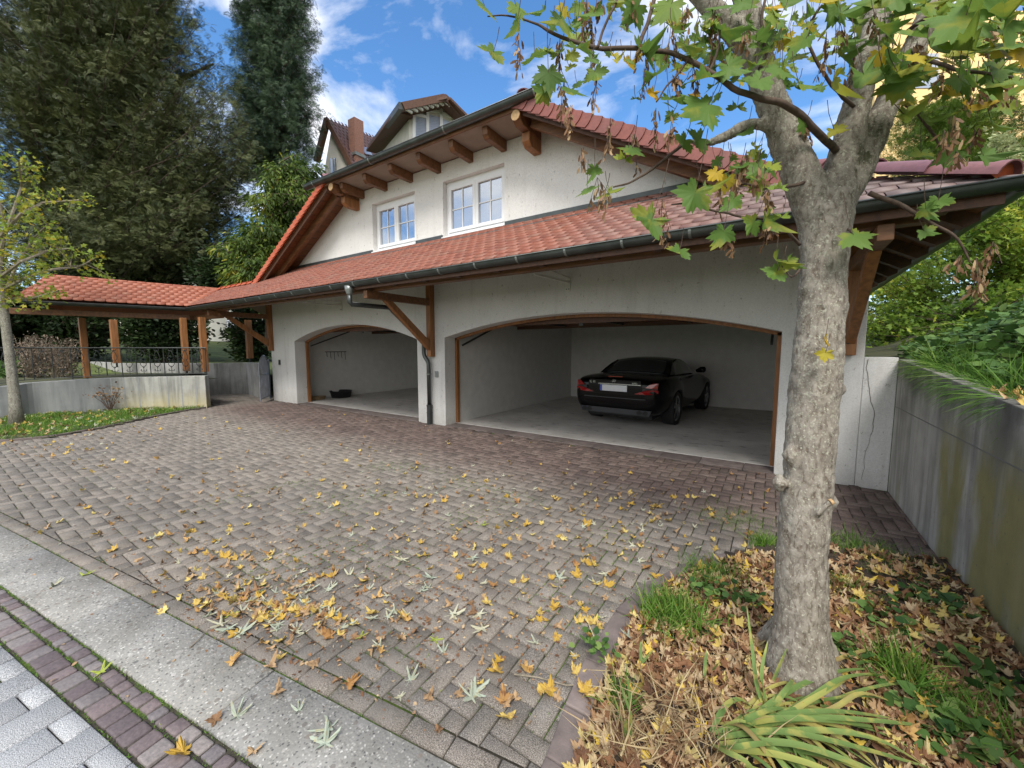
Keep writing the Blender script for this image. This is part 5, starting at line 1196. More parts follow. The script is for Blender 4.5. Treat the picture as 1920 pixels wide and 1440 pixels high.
SPR = spray_t(7, .50, .055, .22); SPR2 = spray_t(6, .46, .06, .5)
# big multi-stemmed yew at the left
p0 = V3(185, 640, 19); y1 = empty('yew_tree', (p0.x, p0.y, 1), 'huge dark olive multi-stemmed conifer filling the upper left, its branch tips feathery against the sky', 'tree')
trs = []
for a, b_, c_ in ((60, -260, 20), (150, -300, 18), (240, -240, 19), (330, -60, 18.5), (400, 120, 17.5), (-60, -150, 18)):
    trs.append([V3(185, 640, 19), V3(185 + (a - 185) * .3, 430, 18.8), V3(185 + (a - 185) * .7, 150, (19 + c_) / 2), V3(a, b_, c_)])
for t in trs: trunk_obj(y1, t, [.28, .2, .12, .04])
crown('foliage', y1, 'yew', SPR, 700, 150, [V3(185, 600, 19), V3(170, 300, 19), V3(150, -200, 19)], blob([(60, 60, 18, 150, 330, 3.5, 4), (180, 120, 17, 150, 330, 3.5, 5), (290, 170, 17.5, 120, 260, 3, 4), (390, 300, 17.0, 95, 200, 2.6, 5), (200, 420, 16, 210, 110, 3, 4), (-50, 300, 18, 120, 300, 3, 2), (330, 440, 16.0, 130, 90, 2.2, 2.6), (430, 360, 17.2, 60, 140, 1.5, 3.6), (20, 60, 18, 110, 160, 2, 3)]), .25, sway=.5, droop=-.12, gauss=.33, up=.5, br_r=.035, woodmat='conbark')
# spires of the yew reaching up
crown('upper_foliage', y1, 'yew', SPR, 150, 110, [V3(120, 200, 18), V3(120, -100, 18), V3(120, -330, 18)], blob([(110, -120, 18, 150, 180, 3, 3), (270, 10, 18, 80, 140, 2, 3), (10, -150, 18, 120, 180, 3, 2), (335, 110, 18, 40, 110, 1.4, 1.6)]), .34, sway=.3, droop=.3, gauss=.22, up=1.0, br_r=.03, woodmat='conbark')
# tall redwood
p0 = V3(515, 640, 24); y2 = empty('redwood_tree', (p0.x, p0.y, 1), 'tall narrow dark green conifer column rising behind the garage roof', 'tree')
trunk_obj(y2, [V3(515, 650, 24), V3(517, 300, 24), V3(512, 0, 24), V3(508, -400, 24)], [.5, .42, .32, .1])
def colt():
    py = random.uniform(-380, 330); hw = interp([-400, -200, 0, 200, 300, 330], [18, 48, 78, 96, 92, 70], py); a = random.uniform(0, 2 * pi); r_ = hw * (random.random() ** .35) * random.uniform(.9, 1.12)
    return PD(512 + r_ * cos(a), py, 24 + r_ * sin(a) * 24 / F)
crown('foliage', y2, 'spruce', SPR2, 750, 80, [V3(515, 330, 24), V3(512, 0, 24), V3(508, -400, 24)], colt, .30, sway=.25, droop=-.35, gauss=.22, woodmat='conbark', br_r=.03, start=.35)
# bright broadleaf tree right behind the walkway roof
p0 = V3(505, 640, 14); y3 = empty('chestnut_tree', (p0.x, p0.y, 1), 'yellow-green broadleaf tree with long hanging leaves against the left roof verge', 'tree')
trunk_obj(y3, [V3(505, 650, 14.5), V3(510, 450, 14.5), V3(520, 330, 14.5)], [.16, .1, .03])
LT = lance_t(.24, .25)
crown('foliage', y3, 'chest', LT, 230, 75, [V3(505, 620, 14.5), V3(510, 450, 14.5), V3(520, 310, 14.5)], blob([(520, 420, 14, 85, 125, 1.4, 5), (460, 490, 13.8, 70, 60, 1.2, 3), (575, 350, 14.5, 55, 65, 1, 2), (560, 430, 14.5, 60, 60, 1.2, 2), (500, 520, 13.5, 80, 40, 1, 2)]), .19, sway=.25, droop=-.9, gauss=.20)
# dark evergreen shrubs behind and under the walkway
DARK = [('evergreen_shrub', 'dark evergreen bush seen between the walkway posts', [(300, 610, 15.5, 100, 55, 1.2, 1)], 'hedge'), ('evergreen_shrub', 'dark evergreen bush behind the left end of the walkway', [(110, 610, 15, 105, 70, 1.3, 1)], 'hedge'),
        ('evergreen_shrub', 'dark bush in the shade beside the path wall, right of the last post', [(475, 625, 17, 50, 60, .9, 1)], 'hedge'), ('evergreen_shrub', 'dark evergreen bush at the left picture edge behind the young tree', [(-60, 590, 14, 110, 120, 1.5, 1)], 'hedge'),
        ('evergreen_shrub', 'dark green bush above the tiled walkway roof, below the big conifer', [(240, 500, 16.8, 210, 45, 1.2, 1)], 'hedge'), ('evergreen_shrub', 'dark leafy bush behind the junction of walkway and garage roofs', [(425, 520, 15.2, 75, 45, 1.0, 1)], 'hedge')]
for nm, lb, sp_, mt in DARK:
    px, py, dd, rx, ry, rz_, w_ = sp_[0]; p0 = V3(px, 660, dd); e = empty(nm, (p0.x, p0.y, .9), lb, 'bush')
    ax = [V3(px, 690, dd), V3(px, py - ry * .4, dd)]; 
    crown('foliage', e, mt, oval_t(.5), int(rx * ry / 45) + 30, 70, ax, blob(sp_), .15, sway=.2, droop=0, gauss=.25, up=.1)
# two dried shrubs and small green one on the terrace
for (px, ty, bx, lb) in ((62, 632, 40, 'leafless brown shrub on the wall top beside the young tree trunk'), (110, 638, 36, 'leafless brown shrub on the wall top nearer the front post')):
    p0 = PD(px, 716, 10.8); e = empty('dried_shrub', tuple(p0), lb, 'shrub', )
    b = MB(); P = []; 
    for k in range(120):
        q = PD(px + random.gauss(0, bx * .55), random.uniform(ty, 700), 10.8 + random.gauss(0, .35)); f = (716 - 640) and 1
        a = p0 + Vector((random.gauss(0, .06), random.gauss(0, .06), 0)); mid = a.lerp(q, .5) + Vector((random.gauss(0, .05), random.gauss(0, .05), .08)); b.tube([a, mid, q, q + Vector((random.gauss(0, .05), random.gauss(0, .05), random.uniform(.02, .1)))], [.007, .005, .003, .002], 4, cap=False); P += [q, mid.lerp(q, .6), mid.lerp(q, .3)]
    b.build('stems', M['twig_g'], e); P = np.array([tuple(p) for p in P for _ in range(7)]) + rng.normal(0, .05, (len(P) * 7, 3)); n = len(P)
    np_mesh('seed_heads', *oval_t(.4), rotmats(n, scale=.06 * rng.uniform(.5, 1.3, n)), P, rng.random(n), M['dry'], e)
p0 = PD(20, 712, 10.9); e = empty('low_bush', tuple(p0), 'small green bush on the wall top at the left picture edge', 'bush')
crown('foliage', e, 'ivy', oval_t(.6), 40, 60, [p0, p0 + Vector((0, 0, .3))], blob([(20, 690, 10.9, 35, 28, .4, 1)]), .05, sway=.05, gauss=.06, br_r=.006)
# clipped hedge, pale shrub, far maple shrubs to the right
p0 = V3(1780, 380, 13.5); e = empty('thuja_hedge', (p0.x, p0.y, 2.4), 'dense bright green clipped conifer hedge behind the right roof corner', 'hedge')
crown('foliage', e, 'thuja', spray_t(4, .4, .12, -.1), 420, 70, [V3(1780, 520, 14), V3(1780, 250, 14), V3(1780, 200, 14)], blob([(1700, 270, 13.6, 85, 75, .9, 3), (1800, 280, 13.4, 90, 90, .9, 3), (1900, 270, 13.6, 90, 95, .9, 3), (1990, 300, 13.5, 80, 110, .9, 1), (1760, 340, 13.2, 150, 70, .9, 3)]), .14, sway=.2, droop=.9, gauss=.14, br_r=.012)
p0 = V3(1890, 400, 9.5); e = empty('pale_shrub', (p0.x, p0.y, 2.4), 'pale cream-green shrub behind the end of the hip tiles', 'shrub')
crown('foliage', e, 'pale', oval_t(.55), 60, 60, [V3(1890, 420, 9.5), V3(1890, 300, 9.5)], blob([(1885, 330, 9.5, 55, 55, .5, 3), (1865, 262, 9.5, 22, 28, .2, 1), (1920, 380, 9.4, 50, 50, .4, 2)]), .075, sway=.1, droop=0, gauss=.10, br_r=.008)
ML = maple_t(.35, .3, 0, 1)
SHR = [('maple_shrub', 'light green maple shrub under the right roof corner, nearest the garage wall', [(1720, 560, 9.0, 90, 110, 1.1, 3), (1650, 620, 8.5, 60, 55, .8, 1), (1660, 530, 10, 50, 60, .8, 1)], .13, 190), ('maple_shrub', 'bright yellow-green maple shrub at the right picture edge', [(1860, 480, 7.5, 100, 120, 1.1, 3), (1920, 420, 7, 60, 110, .8, 2)], .13, 170),
       ('maple_shrub', 'darker maple shrub low on the bank above the concrete wall', [(1790, 625, 6.2, 130, 55, .7, 3), (1930, 600, 5.5, 80, 80, .6, 2)], .11, 130), ('maple_shrub', 'tall leafy shrub far back between hedge and bank', [(1800, 430, 11, 150, 90, 1.3, 3), (1920, 330, 11, 80, 80, 1, 1)], .16, 150)]
for nm, lb, sp_, sz, nb in SHR:
    px, py, dd = sp_[0][:3]; p0 = V3(px, py + 130, dd); e = empty(nm, tuple(p0), lb, 'shrub', )
    crown('foliage', e, 'shrub', ML, nb, 34, [p0, p0 + Vector((0, 0, 1.4))], blob(sp_), sz, sway=.15, droop=-.35, gauss=.17, br_r=.012)
# far wood closing the horizon
def wood(name, px0, px1, dd, lab, top, mat='hedge', n=14):
    e = tag(None or bpy.data.objects.new('tmp', None), None) if False else None
    P = []; 
    for k in range(n):
        px = px0 + (px1 - px0) * (k + .5) / n; c_ = PD(px, 655, dd); c_.z = 0
        for _ in range(900):
            v = rng.normal(size=3); v /= np.linalg.norm(v); v *= rng.random() ** .3; P.append((c_.x + v[0] * 3.5, c_.y + v[1] * 3.5, top * .5 + v[2] * top * .5 * random.uniform(.8, 1.1)))
    P = np.array(P); m = len(P); o = np_mesh(name, *spray_t(3, .5, .12, .2), rotmats(m, scale=.9 * rng.uniform(.6, 1.3, m)), P, rng.random(m), M[mat]); return tag(o, kind='stuff', label=lab, cat='wood')
wood('far_wood', -900, 620, 44, 'dark mass of distant trees behind the garden', 7.5); wood('far_wood', 1450, 2900, 40, 'green mass of distant trees behind the hedge', 7, 'chest')
# young tree at the left with sparse yellow-green leaves
p0 = PZ(32, 797, 0.02); d0 = float((np.array(p0) - np.array([0, 0, H])) @ fw)
yt = empty('young_maple', tuple(p0), 'slim young maple with sparse yellow-green leaves in the grass at the left edge', 'tree')
def seglimb(pts, dd): return [PD(x, y, dd + (q[0] if q else 0)) for (x, y, *q) in pts]
b = MB(); tp = seglimb([(32, 800), (29, 760), (22, 700), (12, 620), (2, 540), (-8, 470), (-10, 400)], d0); b.tube(tp, [.12, .085, .072, .066, .062, .052, .04], 14); b.build('trunk', M['bark2'], yt, smooth=True)
b = MB(); tips = []
BR = [[(5, 560), (30, 500), (60, 450), (90, 420)], [(0, 520), (40, 490), (90, 470), (140, 465)], [(2, 545), (50, 520), (100, 505), (150, 500), (185, 480)], [(0, 470), (20, 410), (40, 350), (35, 300)], [(-5, 450), (40, 400), (80, 380), (150, 375)], [(0, 500), (10, 430), (0, 380), (-20, 330)], [(-5, 430), (-30, 360), (-10, 310)], [(4, 560), (60, 560), (110, 545)], [(0, 540), (-40, 500), (-80, 450)]]
for br_ in BR:
    P = seglimb([(x, y, random.uniform(-.3, .3)) for x, y in br_], d0); P[0] = PD(br_[0][0], br_[0][1], d0); m = len(P); b.tube(P, [.03 * (1 - i / m) + .004 for i in range(m)], 6, cap=False)
    for i in range(1, m):
        for _ in range(4):
            t = random.random(); a = P[i - 1].lerp(P[i], t); q = a + Vector((random.gauss(0, .22), random.gauss(0, .22), random.gauss(.02, .16))); b.tube([a, a.lerp(q, .5) + Vector((0, 0, .03)), q], [.008, .005, .003], 4, cap=False); tips += [q, a.lerp(q, .6)]
    tips.append(P[-1])
b.build('branches', M['twig_g'], yt)
P = np.array([tuple(p) for p in tips for _ in range(9)]); P += rng.normal(0, .075, P.shape); n = len(P)
np_mesh('foliage', *maple_t(.4, .4, 0, 3), rotmats(n, dirs=rng.normal(size=(n, 3)) + np.array([0, 0, -.4]), scale=.12 * rng.uniform(.6, 1.25, n), upbias=1), P, np.clip(rng.normal(.70, .10, n), 0, 1), M['maple'], yt)
# small rose bush in front of the low wall
p0 = PZ(207, 772, .02); e = empty('rose_bush', tuple(p0), 'small thin rose bush against the low concrete wall', 'bush'); d1 = float((np.array(p0) - np.array([0, 0, H])) @ fw); b = MB(); tt = []
for _ in range(14):
    q = PD(205 + random.uniform(-32, 30), random.uniform(727, 750), d1 + random.uniform(-.2, .2)); m_ = p0.lerp(q, .45) + Vector((0, 0, .05)); b.tube([p0, m_, q], [.008, .006, .003], 5); tt += [q] * 6 + [m_.lerp(q, .6)] * 4
b.build('stems', M['twig'], e); P = np.array([tuple(p) for p in tt]) + rng.normal(0, .06, (len(tt), 3)); n = len(P); np_mesh('foliage', *oval_t(.6), rotmats(n, scale=.05 * rng.uniform(.6, 1.3, n)), P, rng.random(n), M['samara'], e)
# ================================================================== MAIN MAPLE
TD = 1.77; tb0 = Vector((.152, 2.225, .03))
MT = empty('maple_tree', tuple(tb0), 'large maple with lichen-covered forked trunk standing in the leaf-strewn bed at the right', 'tree')
def tdepth(px, py, dz=0): return PD(px, py, TD + dz)
def limb(pts):   # px, py, width px, extra depth
    P = []; Rr = []
    for x, y, w_, *q in pts: dd = TD + (q[0] if q else 0); P.append(PD(x, y, dd)); Rr.append(w_ / 2 / F * dd * cos(atan2(abs(x - 960), F)) * .96)
    return P, Rr
def densify(P, Rr, k=5):
    Q = []; S_ = []
    for i in range(len(P) - 1):
        p0, p1, p2, p3 = P[max(i - 1, 0)], P[i], P[i + 1], P[min(i + 2, len(P) - 1)]
        for j in range(k):
            t = j / k; Q.append(.5 * ((2 * p1) + (p2 - p0) * t + (2 * p0 - 5 * p1 + 4 * p2 - p3) * t * t + (3 * p1 - p0 - 3 * p2 + p3) * t ** 3)); S_.append(Rr[i] + (Rr[i + 1] - Rr[i]) * t)
    return Q + [P[-1]], S_ + [Rr[-1]]
LIMBS = [[(1499, 1300, 172), (1499, 1262, 152), (1500, 1215, 126), (1501, 1150, 110), (1503, 1050, 104), (1508, 960, 102), (1514, 900, 102), (1521, 800, 104), (1530, 700, 106), (1539, 600, 100), (1543, 520, 98), (1545, 460, 102), (1548, 410, 114), (1550, 370, 114)],
         [(1545, 430, 100), (1522, 370, 86), (1492, 305, 77), (1468, 245, 70), (1442, 180, 64), (1424, 120, 59), (1408, 60, 54), (1398, 0, 50), (1388, -60, 50), (1370, -160, 44)],
         [(1552, 420, 100), (1570, 350, 84), (1588, 280, 72), (1602, 215, 64), (1616, 150, 60), (1630, 90, 57), (1646, 30, 60), (1655, -30, 54), (1662, -140, 44)],
         [(1575, 380, 70), (1608, 320, 68), (1634, 262, 62), (1658, 205, 60), (1684, 150, 58), (1712, 95, 56), (1738, 40, 62), (1760, -20, 58), (1790, -120, 50)],
         [(1428, 165, 42), (1412, 120, 44), (1392, 82, 44), (1365, 48, 42), (1335, 15, 40), (1300, -25, 36), (1260, -80, 30)],
         [(1462, 262, 30), (1440, 240, 27), (1415, 232, 24), (1392, 238, 25), (1368, 252, 22), (1345, 262, 18), (1318, 270, 12), (1292, 264, 9)]]
b = MB()
for l in LIMBS:
    P, Rr = densify(*limb(l), 4); b.tube(P, Rr, 28)
# burrs and a cut stub on the trunk
for x, y, r_, s_ in ((1462, 905, 17, 1), (1560, 940, 15, 1), (1575, 730, 12, 1), (1483, 855, 20, .9), (1590, 430, 14, 1), (1520, 945, 24, .7), (1545, 395, 22, 1), (1405, 28, 20, 1)):
    c_ = PD(x, y, TD - .06 * (1 if abs(x - 1520) < 30 else .3)); q = Vector(fw) * -.02; b.tube([c_ + Vector((0, 0, -r_ / F * TD)), c_, c_ + Vector((0, 0, r_ / F * TD))], [.01, r_ / F * TD * s_ * .8, .01], 10)
b.tube([PD(1530, 962, TD - .09), PD(1548, 950, TD - .12), PD(1560, 940, TD - .125)], [.022, .014, .013], 10)
for a in np.linspace(0, 2 * pi, 8)[:-1]:      # root flare
    c_ = tb0 + Vector((cos(a + .3) * .06, sin(a + .3) * .06, 0)); o_ = tb0 + Vector((cos(a + .3) * .20, sin(a + .3) * .20, -.03)); b.tube([c_ + Vector((0, 0, .20)), c_.lerp(o_, .4) + Vector((0, 0, .05)), o_], [.04, .05, .02], 8)
tk = b.build('trunk', M['bark'], MT, smooth=True, fix=True)
rm = tk.modifiers.new('merge', 'REMESH'); rm.mode = 'VOXEL'; rm.voxel_size = .009; rm.use_smooth_shade = True
sm = tk.modifiers.new('smooth', 'SMOOTH'); sm.factor = .5; sm.iterations = 6
for nm, sc_, st_ in (('bumps', .11, .018), ('bark_relief', .026, .010)):
    tx = bpy.data.textures.new(nm, 'CLOUDS'); tx.noise_scale = sc_; tx.noise_depth = 3; dm = tk.modifiers.new(nm, 'DISPLACE'); dm.texture = tx; dm.strength = st_; dm.mid_level = .5; dm.texture_coords = 'GLOBAL'
b = MB(); b.tube([PD(1556, 942, TD - .128), PD(1560.5, 940, TD - .1285)], [.0125, .0125], 12); b.build('cut_stub', M['endgrain'], tk)
# branches and twigs
TW = [[(1570, 285, 17, -.02), (1540, 255, 17, -.1), (1500, 215, 16, -.16), (1460, 192, 15, -.2), (1420, 182, 13, -.22), (1375, 165, 12, -.22), (1330, 135, 11, -.2), (1290, 112, 10, -.2), (1250, 98, 9, -.2), (1200, 90, 9, -.18), (1130, 92, 8, -.15), (1080, 80, 7, -.1), (1030, 60, 6, -.1), (1000, 42, 4, -.1), (950, 28, 3, -.1), (915, 30, 2, -.1)],
      [(1195, 92, 8, -.18), (1210, 55, 8, -.16), (1222, 15, 8, -.14), (1232, -40, 8, -.1)], [(1120, 90, 6, -.15), (1130, 60, 5, -.15), (1150, 20, 5, -.15), (1165, -30, 5, -.1)],
      [(1292, 264, 8, 0), (1262, 285, 7, 0), (1235, 308, 6, -.02), (1205, 328, 5, -.04), (1175, 345, 4, -.05), (1150, 352, 3, -.05)],
      [(1500, 458, 8, -.05), (1482, 440, 7, -.1), (1455, 418, 6, -.12), (1420, 408, 6, -.14), (1380, 404, 5, -.16), (1330, 392, 5, -.16), (1285, 382, 4, -.16), (1260, 385, 3, -.16)],
      [(1515, 340, 9, -.05), (1470, 350, 7, -.08), (1430, 352, 6, -.1), (1395, 345, 5, -.1), (1360, 352, 4, -.1)], [(1460, 250, 8, 0), (1478, 285, 7, .0), (1495, 320, 7, 0), (1512, 345, 5, 0)],
      [(1630, 362, 13, -.03), (1670, 378, 12, -.06), (1720, 402, 10, -.1), (1760, 425, 9, -.12), (1790, 442, 8, -.14), (1808, 465, 6, -.14), (1820, 492, 5, -.14)],
      [(1700, 195, 11, 0), (1730, 225, 9, -.05), (1752, 255, 7, -.08), (1760, 275, 5, -.08)], [(1712, 95, 14, -.05), (1760, 120, 10, -.2), (1820, 135, 9, -.3), (1880, 140, 8, -.35), (1940, 150, 7, -.35)],
      [(1600, 200, 9, -.05), (1560, 160, 8, -.1), (1530, 110, 7, -.12), (1515, 60, 6, -.12), (1540, 10, 5, -.1)], [(1700, 60, 12, -.05), (1760, 20, 9, -.2), (1830, 0, 8, -.3), (1900, -10, 7, -.4)], [(1425, 130, 9, -.05), (1435, 100, 8, -.05), (1428, 40, 7, -.08), (1440, -20, 6, -.08)],
      [(1330, 135, 6, -.2), (1345, 90, 5, -.2), (1350, 40, 4, -.2)], [(1290, 112, 5, -.2), (1260, 150, 4, -.2), (1230, 190, 3, -.2)], [(1590, 430, 6, -.1), (1612, 445, 4, -.16), (1618, 455, 3, -.18)], [(1505, 500, 5, -.12), (1485, 520, 4, -.15), (1465, 500, 2, -.16)]]
b = MB()
for l in TW: P, Rr = densify(*limb(l), 4); P = [p + limb_noise(p, 14, .006) for p in P]; b.tube(P, Rr, 8)
leafdef = []     # px, py, size px, depth offset, colour value, facing
petiole = []
MAJ = [(920, 28, 70, -.1, .42), (917, 108, 70, -.1, .38), (975, 28, 62, -.1, .55), (1015, 30, 40, -.1, .2), (965, 62, 60, -.12, .35), (1005, 100, 75, -.12, .50), (1060, 55, 80, -.14, .42), (1030, 160, 80, -.14, .15), (1090, 100, 85, -.14, .35), (1085, 175, 70, -.12, .40), (1120, 150, 60, -.1, .6), (1145, 15, 60, -.12, .45), (1180, 30, 80, -.18, .40), (1205, 105, 90, -.2, .42), (1240, 30, 85, -.18, .48), (1270, 60, 70, -.14, .6), (1225, 150, 80, -.2, .35), (1290, 100, 80, -.22, .4), (1265, 195, 70, -.2, .3), (1300, 210, 120, -.22, .38), (1340, 15, 80, -.18, .35), (1370, 70, 90, -.2, .38), (1320, 150, 90, -.24, .42), (1380, 140, 80, -.24, .40), (1405, 165, 90, -.24, .42), (1300, 270, 70, -.1, .45), (1275, 275, 60, -.08, .55), (1180, 285, 70, -.06, .35), (1165, 305, 50, -.04, .75), (1115, 330, 45, -.05, .38), (1100, 360, 60, -.05, .62), (1125, 370, 45, -.05, .58), (1150, 365, 40, -.05, .5), (1290, 385, 95, -.18, .30), (1200, 428, 100, -.2, .30), (1365, 390, 60, -.15, .40), (1340, 360, 55, -.12, .45), (1380, 320, 55, -.1, .42), (1335, 335, 45, -.1, .95), (1360, 352, 50, -.1, .97), (1410, 330, 60, -.1, .42), (1440, 320, 50, -.1, .75), (1425, 355, 45, -.1, .5), (1400, 430, 60, -.16, .32), (1440, 430, 75, -.15, .3), (1460, 415, 45, -.14, .5), (1350, 455, 70, -.16, .3), (1270, 480, 60, -.18, .25), (1455, 500, 70, -.16, .40), (1485, 500, 45, -.15, .4), (1445, 520, 60, -.15, .4), (1617, 455, 82, -.2, .50), (1545, 640, 34, -.14, .98), (1543, 672, 40, -.14, .80), (1425, 75, 80, -.12, .45), (1400, 20, 70, -.1, .35), (1460, 140, 85, -.2, .38), (1490, 95, 80, -.2, .42), (1530, 15, 90, -.14, .85), (1515, 60, 60, -.14, .75), (1560, 35, 75, -.14, .42), (1590, 40, 100, -.2, .38), (1645, 20, 110, -.24, .40), (1560, 175, 80, -.14, .75), (1510, 170, 60, -.2, .38), (1640, 160, 110, -.3, .36), (1680, 175, 90, -.3, .32), (1690, 120, 90, -.26, .45), (1720, 85, 130, -.4, .38), (1780, 60, 150, -.5, .36), (1800, 100, 110, -.5, .55), (1850, 50, 150, -.6, .36), (1880, 90, 120, -.6, .4), (1820, 20, 130, -.5, .48), (1905, 20, 130, -.6, .40), (1760, 110, 80, -.4, .82), (1870, 115, 70, -.55, .9), (1905, 100, 80, -.6, .92), (1720, 215, 70, -.14, .75), (1745, 235, 60, -.12, .6), (1855, 165, 80, -.3, .45), (1870, 245, 60, -.2, .42), (1825, 210, 60, -.2, .9), (1730, 300, 60, -.1, .42), (1780, 305, 60, -.1, .38), (1755, 390, 60, -.14, .5), (1740, 405, 50, -.14, .45), (1745, 440, 45, -.14, .45), (1860, 300, 60, -.1, .3), (1480, 15, 80, -.15, .4), (1640, 95, 60, -.1, .2), (1690, 30, 90, -.2, .4), (1590, 110, 60, -.14, .35), (1575, 250, 50, -.1, .8), (1110, 40, 60, -.1, .4), (1010, 185, 55, -.12, .35), (1500, 240, 45, -.15, .4)]
for k in range(70):
    leafdef.append((random.uniform(1650, 1950), random.uniform(-10, 190), random.uniform(50, 105), random.uniform(-.5, .1), random.choice([.35, .4, .45, .5, .62, .8])))
for k in range(230):
    px, py, s_ = random.choice([(1080, 80, 90), (1250, 90, 110), (1350, 100, 100), (1450, 60, 110), (1620, 60, 110), (1800, 60, 120), (1300, 190, 90), (1400, 330, 55), (1860, 120, 90), (1700, 120, 90), (1500, 90, 90)])
    leafdef.append((px + random.gauss(0, s_ * .5), py + random.gauss(0, s_ * .42), random.uniform(30, 62), random.uniform(-.25, .35), random.choice([.2, .3, .35, .42, .5, .62, .75, .9])))
for x, y, s_, dz, c_ in MAJ: leafdef.append((x, y, s_ * 1.12, dz, c_))
TPL = [maple_t(.30, .5, 1, 1, .15), maple_t(.36, .9, 1, 2, .2), maple_t(.26, .2, 1, 5, .3)]
groups = [[], [], []]
for (x, y, s_, dz, c_) in leafdef:
    dd = TD + dz; c = PD(x, y, dd); size = s_ / F * dd * 1.0
    tipd = (Vector(rt) * random.gauss(-.1, .55) + Vector((0, 0, -1)) * random.uniform(.4, 1.1) + Vector(fw) * random.gauss(-.1, .35)).normalized()
    if x > 1680 and y < 140: tipd = (Vector(rt) * random.uniform(-1.2, -.3) + Vector((0, 0, -.35)) + Vector(fw) * random.gauss(-.2, .2)).normalized()
    n = (Vector((0, 0, 1)) * random.uniform(.2, .8) - Vector(fw) * random.uniform(.3, 1) + Vector(rt) * random.gauss(0, .5)); n = (n - tipd * n.dot(tipd)).normalized(); xs = tipd.cross(n)
    A = np.array([[xs[i] * size, tipd[i] * size, n[i] * size] for i in range(3)]); base = c - tipd * size * .25
    groups[random.randrange(3)].append((A, np.array(base), min(1, max(0, c_ + random.gauss(0, .06)))))
    q = base - tipd * size * .35 + Vector((0, 0, size * random.uniform(.35, .8))); b.tube([base, base.lerp(q, .5) - tipd * .01, q], [.0013, .0014, .0016], 4, cap=False)
b.build('branches', M['twig'], MT, smooth=True)
for g_, t in zip(groups, TPL):
    np_mesh('foliage', t[0], t[1], np.array([q[0] for q in g_]), np.array([q[1] for q in g_]), np.array([q[2] for q in g_]), M['maple'], MT)
# samara clusters: hanging strings of winged seeds
sam = ([(0, 0, 0), (.12, .15, .02), (.22, .6, 0), (.12, 1, -.03), (-.06, .95, -.02), (-.1, .4, .02)], [(0, 1, 2, 3, 4, 5)])
CLU = [(972, 95, 60), (1050, 120, 100), (1058, 190, 80), (1095, 60, 70), (1110, 100, 110), (1120, 180, 60), (1100, 25, 50), (1200, 100, 60), (1215, 140, 70), (1260, 90, 100), (1290, 40, 60), (1340, 90, 60), (1270, 160, 60), (1230, 235, 60), (1300, 150, 50), (1185, 15, 50), (1130, 20, 50), (1145, 270, 90), (1190, 290, 70), (1260, 250, 60), (1120, 360, 50), (1135, 380, 45), (1242, 410, 65), (1240, 445, 50), (1350, 375, 60), (1400, 320, 70), (1425, 345, 60), (1440, 380, 45), (1365, 460, 40), (1440, 435, 45), (1380, 350, 50), (1550, 110, 90), (1575, 75, 60), (1600, 130, 60), (1770, 160, 60), (1820, 175, 80), (1850, 190, 60), (1790, 250, 60), (1770, 265, 40), (1870, 150, 60), (1900, 175, 50), (1835, 265, 45), (1792, 300, 30), (1830, 520, 70), (1862, 480, 50), (1845, 545, 45), (1800, 500, 40), (1720, 110, 60), (1860, 75, 60), (1340, 50, 50), (1070, 230, 60), (1090, 300, 40), (1640, 45, 40), (1510, 250, 30), (1400, 75, 50)]
P = []; Dd = []; sz = []; st = MB()
for x, y, s_ in CLU:
    dz = -.16 if x < 1650 else -.25
    if y > 250 and x < 1300: dz = -.05
    dd = TD + dz + random.uniform(-.06, .1); top = PD(x, y - s_ * .55, dd)
    for k in range(3):
        q = top + Vector((random.gauss(0, .018), random.gauss(0, .018), -s_ / F * dd * random.uniform(.6, 1.05))); st.tube([top, q], .0012, 4, cap=False)
        for _ in range(int(4 + s_ / 14)):
            t = random.random() ** .8; c = top.lerp(q, t); P.append(c); Dd.append((random.gauss(0, .55), random.gauss(0, .55), -.8 - random.random())); sz.append(random.uniform(.026, .040))
P = np.array([tuple(p) for p in P]) + rng.normal(0, .006, (len(P), 3)); n = len(P)
np_mesh('seed_clusters', sam[0], sam[1], rotmats(n, dirs=np.array(Dd), scale=np.array(sz)), P, rng.random(n), M['samara'], MT); st.build('seed_stalks', M['twig'], MT)
# ================================================================== GRASSES AND GROUND COVER
def scatter_pts(n, poly, zf, dens=None):
    xs = [p[0] for p in poly]; ys = [p[1] for p in poly]; out = []
    while len(out) < n:
        x, y = random.uniform(min(xs), max(xs)), random.uniform(min(ys), max(ys))
        if inside(x, y, poly) and (dens is None or random.random() < dens(x, y)): out.append((x, y, zf(x, y)))
    return np.array(out)
def blades(name, P, h, mat, label, w_=.05, lean=.35, par=None):
    n = len(P); dr = np.stack([rng.normal(0, lean, n), rng.normal(0, lean, n), np.ones(n)], 1); o = np_mesh(name, *blade_t(w_, .45, 3), rotmats(n, dirs=dr, scale=h * rng.uniform(.5, 1.3, n)), P, np.clip(rng.normal(.5, .25, n), 0, 1), M[mat], par)
    if not par: tag(o, label, 'grass', kind='stuff')
    return o
gs_poly = [(x, y) for x, y in GE[1:]] + [(-12.0, 4.05), (-12.5, 3.3), (-13.1, 2.6), (-13.4, 1.9), (-13.5, 1.3), (-13.4, .8), (-14.2, -.6), (-15.5, -2)]
gd = lambda x, y: .25 + .75 * (noise.noise(Vector((x * 1.1, y * 1.1, 3))) > -.15)
blades('verge_grass', scatter_pts(16000, gs_poly, lambda x, y: .02, gd), .085, 'grass', 'strip of short grass in front of the low concrete wall', .09)
bedpoly = [(p[0] + .12, p[1] - .1) for p in KL] + [(1.0, 3.7), (1.0, .6), (-.45, .6)]
